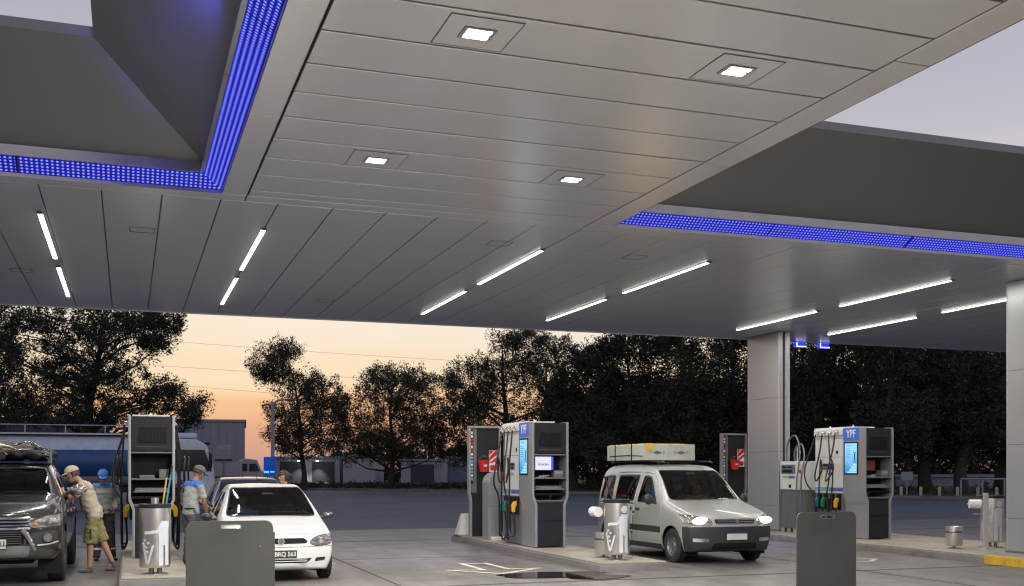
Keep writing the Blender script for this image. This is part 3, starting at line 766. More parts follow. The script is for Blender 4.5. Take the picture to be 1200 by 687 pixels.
def cabinet(t, y0, y1, hx, seed=0, nz=4, dark=0):
    rnd = random.Random(seed)
    mb = MB(); mb.box(-hx + .02, hx - .02, y0, y1, .02, .98); mb.build('lower_housing', 'cmid', t, bevel=.01)
    mb = MB(); mb.box(-hx, hx, y0, y1, .985, 2.28); mb.build('upper_housing', 'cwhite', t, bevel=.01)
    mb = MB(); mb.box(-hx - .035, hx + .035, y0, y1 + .01, 2.285, 2.44); mb.build('header', 'cwhite', t, bevel=.015)
    mb = MB(); mb.box(-hx + .02, hx - .02, y0 - .25, y1 + .06, 2.445, 2.475)
    for yy in (y0 + .1, y1 - .12): mb.lathe([(.03, 2.476), (.03, 2.50), (.012, 2.505), (.012, 2.53)], 12, (.0, yy, 0))
    mb.build('roof_plate', 'cwhite', t, bevel=.004)
    n = nz; st = (y1 - y0 - .10) / n
    for s in (-1, 1):
        def bx(name, ya, yb, za, zb, off, m, par=t, bv=0.):
            a, b = sorted((s * (hx + .0015), s * (hx + off))); g = MB(); g.box(a, b, ya, yb, za, zb); return g.build(name, m, par, bevel=bv)
        # display with price readouts
        d = bx('price_display', y0 + .34, y0 + .76, 1.52, 1.66, .012, 'cmid', bv=.004)
        a, b = sorted((s * (hx + .0125), s * (hx + .015)))
        g = MB(); g.box(a, b, y0 + .36, y0 + .54, 1.60, 1.645); g.box(a, b, y0 + .57, y0 + .74, 1.60, 1.645); g.box(a, b, y0 + .40, y0 + .52, 1.535, 1.575); g.build('readout', 'cblack', d)
        bx('grade_label', y0 + .40, y0 + .58, 1.40, 1.46, .004, 'lblue'); bx('warning_sticker', y0 + .80, y0 + .92, 1.33, 1.43, .004, 'nyellow'); bx('inspection_sticker', y0 + .18, y0 + .26, 1.34, 1.42, .004, 'paper')
        bx('housing_seam', y0 + .01, y1 - .01, 1.80, 1.806, .003, 'cmid')
        w = (y1 - y0) / n
        for k in range(n):
            bx('grade_strip', y0 + k * w + .008, y0 + (k + 1) * w - .008, 1.03, 1.10, .006, ['lpurple', 'lpurple', 'lgreen', 'lblue'][k % 4])
        bx('strip_border', y0 + .005, y1 - .005, 1.105, 1.115, .004, 'cmid')
        bx('vent_slot', y0 + .20, y0 + .27, 1.88, 1.95, .004, 'cblack')
        for k in range(n):
            yc = y1 - .05 - st * (k + .5)
            if s < 0 or True:
                m = NOZ[k % 4]
            g = MB(); a, b = sorted((s * (hx - .019), s * (hx + .03))); g.box(a, b, yc - .06, yc + .06, .62, .97); g.build('nozzle_boot', 'cblack', t, bevel=.015)
            nozzle(t, s, yc, m, hx + .06)
            # bracket
            g = MB(); g.tube([(s * (hx + .03), yc, 2.36), (s * (hx + .09), yc, 2.36), (s * (hx + .115), yc - .005, 2.31)], [.024, .022, .018], 10, 3); g.lathe([(.0, 0), (.038, 0), (.038, .02), (.0, .02)], 14, (s * (hx + .036) - (.01 if s > 0 else .01), yc, 2.36), 'x')
            g.build('hose_bracket', 'chrome', t)
            # hose
            j = rnd.uniform(-.06, .06); o = hx + .115; e = rnd.uniform(.07, .24); zlow = rnd.uniform(.08, .2)
            dy = rnd.choice((-1, 1)) * rnd.uniform(.10, .26)
            if k % 2 == 0:
                pts = [(s * o, yc - .005, 2.31), (s * (o + .03), yc + dy * .35, 2.12), (s * (o + e), yc + dy, 1.55), (s * (o + e), yc + dy * .7, 1.22), (s * (o + .05), yc + dy * .1, .95), (s * (o + .04), yc - .05, .45), (s * (o + .03), yc - .03, zlow), (s * (o - .01), yc + .02, zlow - .02), (s * (hx + .07), yc + .03, .25), (s * (hx + .08), yc, .50)]
            else:
                pts = [(s * o, yc - .005, 2.31), (s * (o + .02), yc + dy * .2, 1.95), (s * (o + .05), yc + dy * .9, 1.42), (s * (o + e), yc + dy * .3, 1.26), (s * (o + e), yc - dy * .7, 1.5), (s * (o + e), yc - dy * .5, 1.75), (s * (o + .06), yc - dy * .05, 1.45), (s * (o + .05), yc + .04, .95), (s * (o + .05), yc + .06, .40), (s * (o + .03), yc + .02, zlow), (s * (hx + .07), yc - .02, .22), (s * (hx + .08), yc, .50)]
            g = MB(); g.tube(pts, .0175, 8, 7); g.build('hose', 'rubber', t)
def pump(cx, label, seed, fit):
    t = thing('fuel_pump', label, 'fuel pump', (cx, 19.45, .15), group='fuel pumps on the islands')
    tower(t, True, fit); cabinet(t, .80, 1.86, .33, seed)
    return t
pump(.385, 'fuel pump on the left island seen front on between the attendants and the dark pickup', 3, 3)
pump(7.72, 'fuel pump on the middle island with a lit white monitor in its niche', 5, 1)
pump(15.42, 'fuel pump on the right island with the bright blue screen beside the near column', 11, 2)
# rear towers
for cx, y, lab in ((7.58, 23.1, 'dark rear service tower on the middle island with a red bucket hanging on it'), (15.42, 25.4, 'dark rear service tower half hidden behind the far column')):
    t = thing('service_tower', lab, 'service tower', (cx, y, .15 if y < 24.4 or cx > 10 else 0), group='rear service towers')
    out = [(-.38, 2.5), (-.38, .99), (-.345, .82), (-.345, .012)]; inn = [(-.30, .012), (-.30, .84), (-.335, 1.01), (-.335, 2.5)]
    for s in (-1, 1):
        pts = [(s * x, z) for x, z in out + inn]
        mb = MB(); mb.prism(pts if s < 0 else pts[::-1], 0, .14); mb.build('side_panel', 'cgrey', t, bevel=.006)
    mb = MB(); mb.box(-.333, .333, .0, .14, 2.455, 2.5); mb.build('top_rail', 'cgrey', t, bevel=.004)
    mb = MB(); mb.box(-.298, .298, .04, .13, .02, .985); mb.build('lower_door', 'cdark', t, bevel=.008)
    mb = MB(); mb.box(-.333, .333, .05, .13, .99, 2.45); mb.build('back_board', 'cdark', t, bevel=.01)
    mb = MB(); mb.box(-.333, -.19, .028, .049, 1.0, 2.45); mb.build('inner_fin', 'cmid', t)
    g = MB(); g.box(-.334, -.27, .02, .027, 1.2, 2.42); sg = g.build('vertical_sign', 'cdark', t)
    rnd = random.Random(4)
    for col, zs in (('white', [2.32, 2.24, 2.0, 1.84, 1.6, 1.36]), ('red', [2.16, 2.08, 1.92]), ('lblue', [1.76, 1.68, 1.52, 1.44, 1.28])):
        for z in zs:
            g = MB(); g.box(-.322, -.284, .014, .0195, z, z + .055); g.build('sign_mark', col, sg)
# sand buckets and extinguisher notices hanging on the rear towers
def bucket(x, y, z, lab):
    t = thing('fire_bucket', lab, 'bucket', (x, y, z), group='red sand buckets')
    mb = MB(); mb.lathe([(.095, 0), (.13, .25), (.138, .25), (.138, .262), (.124, .262), (.09, .012)], 24); mb.build('pail', 'red', t)
    mb = MB(); mb.tube([(-.13, 0, .245), (-.09, -.01, .32), (0, -.015, .35), (.09, -.01, .32), (.13, 0, .245)], .004, 6, 5); mb.build('handle', 'steeld', t)
    mb = MB()
    for k in range(7):
        a0 = R(-112 + k * 6.2); a1 = R(-112 + k * 6.2 + 4.5); r = .1185
        mb.add([(r * math.cos(a0), r * math.sin(a0), .12), (r * math.cos(a1), r * math.sin(a1), .12), ((r + .006) * math.cos(a1), (r + .006) * math.sin(a1), .16), ((r + .006) * math.cos(a0), (r + .006) * math.sin(a0), .16)], [(0, 1, 2, 3)])
    mb.build('lettering', 'white', t)
    mb = MB(); mb.tube([(0, -.02, .35), (0, .05, .37), (0, .14, .36)], .006, 6, 2); mb.build('hook', 'steeld', t)
def notice(x, y, z, lab):
    t = thing('extinguisher_notice', lab, 'sign', (x, y, z), group='red and white fire notices')
    mb = MB(); mb.box(-.11, .11, 0, .012, 0, .48); mb.build('board', 'white', t)
    mb = MB()
    for pts in ([(-.105, .475), (.0, .475), (-.105, .36)], [(.03, .475), (.105, .475), (.105, .40), (-.105, .25), (-.105, .33)], [(.105, .36), (.105, .28), (-.02, .20), (-.105, .20)], [(-.08, .15), (.08, .15), (.08, .03), (-.08, .03)]):
        mb.prism(pts, -.003, -.0005)
    mb.build('red_stripes', 'red', t)
bucket(7.52, 22.99, 1.62, 'red sand bucket hanging on the middle rear tower')
bucket(15.36, 25.29, 1.68, 'red sand bucket hanging on the tower behind the far column')
notice(7.79, 23.11, 1.62, 'red and white striped fire notice on the middle rear tower'); notice(15.62, 25.41, 1.75, 'red and white striped fire notice on the tower behind the far column')
# rounded grey dispenser housing on the middle island
t = thing('round_top_dispenser', 'plain grey dispenser housing with rounded shoulder between the middle pump and its rear tower', 'dispenser', (7.65, 22.05, .15))
pts = [(-.33, 0), (-.33, 1.22)] + [(-.33 + .22 * (1 - math.cos(a)), 1.22 + .24 * math.sin(a)) for a in np.linspace(.15, PI / 2, 8)] + [(.33, 1.46), (.33, 0)]
mb = MB(); mb.prism(pts, 0, .45); mb.build('shell', 'cgrey', t, bevel=.012)
mb = MB(); mb.box(-.332, .332, -.004, -.001, .73, .738); mb.build('seam', 'cmid', t)
mb = MB(); mb.box(-.28, .05, -.10, -.002, .0, .07); mb.build('foot_box', 'white', t, bevel=.01)
# white dispenser in front of the far column
t = thing('white_dispenser', 'white topped fuel dispenser with looping hoses in front of the far column', 'dispenser', (15.4, 22.3, .15))
mb = MB(); mb.box(-.24, .24, -.5, .5, .10, 1.03); mb.build('lower_housing', 'cmid', t, bevel=.01)
mb = MB(); mb.box(-.26, .26, -.52, .52, 1.035, 1.72); mb.build('upper_housing', 'cwhite', t, bevel=.015)
mb = MB(); mb.box(-.27, -.262, -.12, .46, 1.42, 1.64); d = mb.build('price_display', 'cmid', t, bevel=.003)
mb = MB(); mb.box(-.275, -.2705, .02, .18, 1.56, 1.60); mb.box(-.275, -.2705, .24, .42, 1.56, 1.60); mb.box(-.275, -.2705, .0, .40, 1.45, 1.52); mb.build('readout', 'cblack', d)
mb = MB(); mb.box(-.268, -.2615, -.10, .14, 1.31, 1.37); mb.build('purple_strip', 'lpurple', t)
mb = MB(); mb.box(-.268, -.2615, .15, .40, 1.33, 1.37); mb.build('green_strip', 'lgreen', t)
mb = MB(); mb.box(-.268, -.2615, -.36, -.28, 1.44, 1.52); mb.build('hazard_sticker', 'red', t)
mb = MB(); mb.box(-.266, -.2615, .05, .15, 1.08, 1.16); mb.build('vent_plate', 'cblack', t)
for (a, b, h, w) in ((.42, -.32, .50, .1), (.1, -.5, .34, .05)):
    mb = MB(); mb.tube([(-.1, a, 1.60), (-.12, a + .02, 1.9), (-.14, a - .08, 1.72 + h), (-.14, (a + b) / 2, 1.74 + h + w), (-.2, b + .1, 1.68 + h * .6), (-.33, b - .02, 1.55), (-.36, b, 1.2), (-.34, b + .05, .5), (-.3, b + .1, .3), (-.27, b + .12, .5)], .02, 8, 7); mb.build('hose', 'cmid', t)
mb = MB(); mb.cyl((-.05, .1, 1.72), (-.05, .1, 2.12), .02); mb.build('hose_mast', 'steel', t)
mb = MB()
for k in range(4): mb.box(-.26, .0, -.42 + k * .25, -.28 + k * .25, 0.001, .10)
mb.build('feet', 'steel', t)

# ------------------------------------------------------------------ bins
def cyl_ribbon(mb, pts, w, r, seg=6):
    """thick polyline wrapped on the cylinder; u = arc length from the front (-Y)"""
    for (a, b) in zip(pts[:-1], pts[1:]):
        A = Vector(a); B = Vector(b); t = (B - A).normalized(); n = Vector((-t.y, t.x)) * w / 2
        vs = []; fs = []
        for k in range(seg + 1):
            p = A + (B - A) * k / seg
            for sgn in (-1, 1):
                q = p + n * sgn
                for rr in (r + .001, r + .006):
                    th = -PI / 2 + q.x / r; vs.append((rr * math.cos(th), rr * math.sin(th), q.y))
        for k in range(seg):
            i = k * 4; j = i + 4
            fs += [(i + 1, i + 3, j + 3, j + 1), (i, i + 1, j + 1, j), (i + 2, j + 2, j + 3, i + 3)]
        mb.add(vs, fs)
def cyl_rect(mb, u0, u1, z0, z1, r):
    cyl_ribbon(mb, [((u0 + u1) / 2, z0), ((u0 + u1) / 2, z1)], u1 - u0, r, 2)
def bin_(x, y, lab, rz, ash=False, sticks=0, head=True):
    t = thing('litter_bin', lab, 'litter bin', (x, y, .15), rz, 'round steel litter bins on the islands')
    r = .215
    mb = MB(); mb.lathe([(.17, .0), (.17, .012), (.02, .02)], 32); mb.build('foot_plate', 'steel', t)
    mb = MB(); mb.lathe([(.035, .0135), (.035, .10)], 16, (-.05, 0, 0)); mb.lathe([(.035, .0135), (.035, .10)], 16, (.06, 0, 0)); mb.build('stem', 'steeld', t)
    mb = MB(); mb.lathe([(.02, .10), (r - .01, .10), (r, .115), (r, .955)], 48); mb.build('drum', 'steel', t)
    mb = MB(); mb.lathe([(r + .002, .956), (r + .012, .962), (r + .012, 1.01), (r, 1.02), (r - .04, 1.02), (r - .045, .95), (.0, .93)], 48); mb.build('rim', 'cdark', t)
    mb = MB()
    # figure dropping litter
    z0 = .13
    for k in range(5):   # torso and legs built of narrow strips that follow the drum
        cyl_rect(mb, .045 + k * .032, .045 + (k + 1) * .032 + .001, .30 if k != 2 else .42, .70 if k not in (0,) else .66, r)
    for k in (0, 1): cyl_rect(mb, .045 + k * .032, .045 + (k + 1) * .032 + .001, .135, .30, r); cyl_rect(mb, .141 + k * .032, .141 + (k + 1) * .032 + .001, .135, .30, r)
    cyl_ribbon(mb, [(.21, .735), (.07, .735)], .07, r)
    cyl_ribbon(mb, [(.085, .735), (.03, .62), (-.155, .60)], .045, r)
    if head:
        for k in range(8):
            a = (k + .5) / 8 * 2 - 1; h = .062 * math.sqrt(1 - a * a); cyl_rect(mb, .14 + a * .062 - .008, .14 + a * .062 + .009, .85 - h, .85 + h, r)
    cyl_ribbon(mb, [(-.19, .47), (-.12, .17), (-.10, .17), (-.03, .43)], .03, r)
    for (u, z) in ((-.155, .50), (-.135, .40), (-.10, .46), (-.115, .33)): cyl_rect(mb, u - .018, u + .018, z - .018, z + .018, r)
    mb.build('pictogram', 'logo', t)
    if ash:
        mb = MB(); mb.lathe([(.055, .94), (.055, 1.10), (.045, 1.10), (.045, 1.0)], 24, (0, .03, 0)); mb.build('ashtray_tube', 'steel', t)
    return t
def squeegee(x, y, z, tx, ty, l, col, lab):
    t = thing('squeegee', lab, 'squeegee', (x, y, z), group='window squeegees standing in the bins')
    d = Vector((tx, ty, 1)).normalized()
    mb = MB(); mb.cyl((0, 0, 0), d * l, .011, .012, 10); mb.build('handle', col, t)
    mb = MB(); mb.cyl(d * (l * .82), d * (l + .005), .016, .017, 10); mb.build('grip', 'rubber', t)
    mb = MB(); mb.box(-.09, .09, -.02, .02, -.05, -.001); mb.build('head', 'cmid', t, bevel=.006)
bin_(.37, 16.45, 'steel litter bin with pale pictogram and chrome ashtray on the left island', 0.0, True, head=False)
bin_(7.72, 16.45, 'steel litter bin with pale pictogram at the tip of the middle island', -R(25.2))
bin_(15.95, 16.75, 'steel litter bin with pale pictogram half behind the near right column', -R(46))
squeegee(.50, 16.45, .86 + .15, .16, .15, .72, 'nblue', 'blue handled squeegee leaning in the left island bin')
squeegee(.46, 16.53, .86 + .15, .14, .1, .66, 'nyellow', 'yellow handled squeegee leaning in the left island bin')
squeegee(7.66, 16.42, 1.05, -.30, .1, .52, 'rubber', 'long dark squeegee leaning in the middle island bin')
squeegee(7.60, 16.50, 1.05, -.28, .3, .22, 'rubber', 'short dark squeegee leaning in the middle island bin')
# small water bucket and towel posts
def bucket_post(bx_, by_, px_, py_, rz, lab1, lab2, roll=True):
    t = thing('water_bucket', lab1, 'bucket', (bx_, by_, .15), group='small steel buckets on short legs')
    mb = MB(); mb.lathe([(.02, .05), (.145, .05), (.155, .07), (.155, .42), (.14, .42), (.135, .40), (0, .39)], 32); mb.build('drum', 'steel', t)
    mb = MB(); mb.lathe([(.157, .30), (.160, .305), (.160, .33), (.157, .335)], 32); mb.build('band', 'steeld', t)
    mb = MB(); mb.lathe([(.03, 0), (.03, .05)], 12); mb.lathe([(.09, 0), (.09, .008)], 16); mb.build('leg', 'steeld', t)
    if not roll: return
    t = thing('towel_post', lab2, 'towel dispenser', (px_, py_, .15), rz)
    mb = MB(); mb.box(-.05, .05, -.015, .015, .01, 1.07); mb.build('post', 'steel', t, bevel=.004)
    mb = MB(); mb.lathe([(.02, .0), (.14, .0), (.14, .009), (.02, .009)], 24); mb.build('base_plate', 'steel', t)
    mb = MB(); mb.cyl((-.03, -.02, .86), (-.34, -.02, .86), .012); mb.build('arm', 'steel', t)
    rl = MB(); rl.lathe([(.03, 0), (.085, 0), (.085, .21), (.03, .21)], 28, (-.30, -.02, .86), 'x'); rl.build('paper_roll', 'white', t)
    mb = MB(); mb.box(-.24, -.052, -.03, .03, .66, .672); mb.build('side_shelf', 'steel', t)
bucket_post(7.75, 17.05, 0, 0, 0, 'small steel water bucket behind the middle island bin', '', False)
bucket_post(15.02, 16.75, 15.42, 16.36, -R(30), 'small steel water bucket left of the towel post by the near column', 'steel post with a white paper towel roll beside the near right column')
mb = MB(); mb.lathe([(.025, 0), (.085, 0), (.085, .22), (.025, .22)], 28, axis='y')
t = thing('towel_roll_holder', 'white paper towel roll fixed behind the middle island bin', 'paper towel roll', (7.46, 16.62, .95)); mb.build('roll', 'white', t)
mb = MB(); mb.box(-.01, .12, .10, .12, -.012, .012); mb.build('bracket', 'steel', t)

# concrete wedge at the far end of the middle island
M['palecon'] = mat('pale_concrete', (.55, .53, .50), .7, dirt=.25)
t = thing('wedge_bollard', 'pale tapered concrete wedge at the far left end of the middle island', 'bollard', (7.45, 24.0, .15))
mb = MB(); vs = [(-.28, -.17, 0), (.28, -.17, 0), (.28, .17, 0), (-.28, .17, 0), (-.16, -.06, .5), (.05, -.06, .5), (.05, .06, .5), (-.16, .06, .5)]
mb.add(vs, [(3, 2, 1, 0), (4, 5, 6, 7), (0, 1, 5, 4), (1, 2, 6, 5), (2, 3, 7, 6), (3, 0, 4, 7)]); mb.build('body', 'palecon', t, bevel=.02)
mb = MB(); mb.box(-.30, .30, -.19, .19, .001, .02); mb.build('foot', 'kerb', t)
t['label'] = 'pale tapered concrete wedge at the far left end of the middle island'

# near grey panels
for (cx, lab, hole) in ((1.04, 'grey metal panel stand with a rounded top and slot in front of the white hatchback', 0), (8.68, 'grey metal panel stand with a rounded top and slot right of the silver van', 1)):
    t = thing('panel_stand', lab, 'panel', (cx, 12.0, 0), group='grey metal panel stands')
    w, h, r = .46, 1.10, .09; top = []
    def rnd_(cx_, cz_, a0, a1): return [(cx_ + r * math.cos(a), cz_ + r * math.sin(a)) for a in np.linspace(a0, a1, 8)]
    # plate with a slot, built as outline pieces around the slot
    sx0, sx1, sz0, sz1 = -.10, .115, h - .085, h - .045
    mb = MB()
    mb.prism([(-w, sz1)] + rnd_(-w + r, h - r + .045, PI, PI / 2)[0:0] + [(-w, h - r)] + rnd_(-w + r, h - r, PI, PI / 2)[1:] + rnd_(w - r, h - r, PI / 2, 0)[:-1] + [(w, h - r), (w, sz1)] if sz1 < h - r - .001 else
             [(-w + r - r * math.cos(math.asin((sz1 - h + r) / r)), sz1)] + [q for q in rnd_(-w + r, h - r, PI, PI / 2) if q[1] > sz1 + .002] + [q for q in rnd_(w - r, h - r, PI / 2, 0) if q[1] > sz1 + .002] + [(w - r + r * math.cos(math.asin((sz1 - h + r) / r)), sz1)], 0, .025)
    xa = w - r + r * math.cos(math.asin((sz1 - h + r) / r)); xb = w - r + r * math.cos(math.asin(max(-1, (sz0 - h + r) / r)))
    mb.prism([(-xb, sz0), (-xa, sz1), (sx0, sz1), (sx0, sz0)], 0, .025); mb.prism([(sx1, sz0), (sx1, sz1), (xa, sz1), (xb, sz0)], 0, .025)
    mb.prism([(-w, .06), (-w, h - r), (-xb, sz0), (xb, sz0), (w, h - r), (w, .06)], 0, .025)
    mb.build('plate', 'panelgrey', t, smooth=False)
    mb = MB(); n = 18; cz = (sz0 + sz1) / 2
    loop = [(sx1 - .02 + .02 * math.cos(q), -.001, cz + .02 * math.sin(q)) for q in np.linspace(-PI / 2, PI / 2, 8)] + [(sx0 + .02 + .02 * math.cos(q), -.001, cz + .02 * math.sin(q)) for q in np.linspace(PI / 2, 1.5 * PI, 8)]
    mb.tube(loop + [loop[0]], .005, 6); mb.build('slot_rim', 'cmid', t)
    mb = MB(); mb.box(w - .004, w + .02, .0265, .14, .06, h - .13); mb.build('side_flange', 'panelgrey', t, bevel=.003)
    mb = MB(); mb.box(-w - .03, w + .03, -.06, .20, .006, .058); mb.build('base', 'cmid', t, bevel=.006)
    mb = MB()
    for (bx0, bz0) in ((w - .14, h - .28),): mb.lathe([(0, -.004), (.007, -.004), (.007, 0)], 10, (bx0, 0, bz0), 'y')
    mb.build('bolt', 'chrome', t)
# ------------------------------------------------------------------ vehicles
M['pwhite'] = mat('car_paint_white', (.64, .635, .61), .30, 0, var=.03, vscale=1, coat=.8, dirt=.06)
M['psilver'] = mat('car_paint_pale_silver', (.50, .50, .49), .30, .45, var=.04, vscale=1, coat=.8, dirt=.08)
M['pgrey'] = mat('car_paint_charcoal', (.042, .041, .041), .22, .6, var=.08, vscale=1, coat=1., dirt=.15)
M['pplum'] = mat('car_paint_dark_blue', (.035, .04, .10), .22, .5, var=.08, vscale=1, coat=1.)
M['plastic'] = mat('bumper_plastic', (.028, .029, .033), .5, 0, var=.1, dirt=.1)
M['glass'] = glassmat('car_glass', (.30, .33, .33)); M['glassd'] = glassmat('car_glass_dark', (.10, .11, .12))
M['lampglass'] = mat('lamp_glass', (.50, .48, .44), .10, .85, var=.35, vscale=9, coat=1)
M['lampon'] = emat('headlight_on', (1, .97, .92), 5.5)
M['tyre'] = mat('tyre', (.016, .016, .017), .75, var=.2, dirt=.2)
M['rimgrey'] = mat('rim_grey', (.25, .25, .25), .35, .8, dirt=.4)
M['interior'] = mat('interior', (.035, .035, .037), .8)
M['seat'] = mat('seat_cloth', (.10, .095, .09), .9)
M['plate'] = mat('plate_white', (.62, .62, .58), .4); M['plateb'] = mat('plate_black', (.02, .02, .02), .4)
M['amber'] = mat('amber_lens', (.6, .22, .05), .2, coat=1)

def inpoly(p, poly):
    s = None
    n = len(poly)
    for i in range(n):
        a = poly[i]; b = poly[(i + 1) % n]
        c = (b[0] - a[0]) * (p[1] - a[1]) - (b[1] - a[1]) * (p[0] - a[0])
        if abs(c) < 1e-12: continue
        if s is None: s = c > 0
        elif (c > 0) != s: return False
    return True
def roundpoly(poly, r, k=3):
    out = []
    n = len(poly)
    for i in range(n):
        p = Vector(poly[i]); a = Vector(poly[i - 1]); b = Vector(poly[(i + 1) % n])
        rr = min(r, (a - p).length * .45, (b - p).length * .45)
        A = p + (a - p).normalized() * rr; B = p + (b - p).normalized() * rr
        for t in np.linspace(0, 1, k + 1):
            out.append(tuple(A * (1 - t) ** 2 + p * 2 * t * (1 - t) + B * t * t))
    return out
def growpoly(poly, d):
    c = Vector((sum(p[0] for p in poly) / len(poly), sum(p[1] for p in poly) / len(poly)))
    n = len(poly); area = sum(poly[i][0] * poly[(i + 1) % n][1] - poly[(i + 1) % n][0] * poly[i][1] for i in range(n))
    sg = 1 if area > 0 else -1
    ls = []
    for i in range(n):
        a = Vector(poly[i]); b = Vector(poly[(i + 1) % n]); t = (b - a).normalized(); nn = Vector((t.y, -t.x)) * sg
        ls.append((a + nn * d, t))
    out = []
    for i in range(n):
        p, t = ls[i - 1]; q, u = ls[i]
        cr = t.x * u.y - t.y * u.x
        if abs(cr) < 1e-4: out.append(tuple(q)); continue
        w = q - p; s = (w.x * u.y - w.y * u.x) / cr; out.append(tuple(p + t * s))
    return out
JF = (-1, -.62, 0, .62, 1)
def car_shell(st, nosebulge=.12, tailbulge=.08, creases=None, top_crown=.02, lv=3):
    """st: list of (s, [z0..z5], [w0..w5]); front at s=0 faces -Y"""
    n = len(st); K = 6
    ids = {}; vs = []
    for i, (s, zs, ws) in enumerate(st):
        for j, f in enumerate(JF):
            for k in range(K):
                if not (i in (0, n - 1) or j in (0, 4) or k in (0, K - 1)): continue
                y = s; z = zs[k]
                if i <= 1: y += nosebulge * abs(f) ** 2.2 * (1 if i == 0 else .35)
                if i >= n - 2: y -= tailbulge * abs(f) ** 2.2 * (1 if i == n - 1 else .4)
                if k == K - 1: z -= top_crown * f * f
                x = f * ws[k]
                ids[i, j, k] = len(vs); vs.append((x, y, z))
    fs = []
    def q(*a): fs.append([ids[x] for x in a])
    for i in range(n - 1):
        for k in range(K - 1):
            q((i, 0, k), (i, 0, k + 1), (i + 1, 0, k + 1), (i + 1, 0, k)); q((i, 4, k), (i + 1, 4, k), (i + 1, 4, k + 1), (i, 4, k + 1))
        for j in range(4):
            q((i, j, 0), (i + 1, j, 0), (i + 1, j + 1, 0), (i, j + 1, 0)); q((i, j, K - 1), (i, j + 1, K - 1), (i + 1, j + 1, K - 1), (i + 1, j, K - 1))
    for j in range(4):
        for k in range(K - 1):
            q((0, j, k), (0, j + 1, k), (0, j + 1, k + 1), (0, j, k + 1)); q((n - 1, j, k), (n - 1, j, k + 1), (n - 1, j + 1, k + 1), (n - 1, j + 1, k))
    me = bpy.data.meshes.new('shell'); me.from_pydata(vs, [], fs); me.update()
    cr = me.attributes.new('crease_edge', 'FLOAT', 'EDGE')
    inv = {v: k for k, v in ids.items()}
    for e in me.edges:
        a, b = inv[e.vertices[0]], inv[e.vertices[1]]
        v = 0
        for rule in (creases or []):
            v = max(v, rule(a, b))
        cr.data[e.index].value = v
    o = bpy.data.objects.new('tmp', me); COL.objects.link(o)
    md = o.modifiers.new('s', 'SUBSURF'); md.levels = lv; md.render_levels = lv
    bpy.context.view_layer.update()
    me2 = bpy.data.meshes.new_from_object(o.evaluated_get(bpy.context.evaluated_depsgraph_get()))
    bpy.data.objects.remove(o)
    bm = bmesh.new(); bm.from_mesh(me2); bpy.data.meshes.remove(me2)
    bmesh.ops.recalc_face_normals(bm, faces=bm.faces)
    return bm
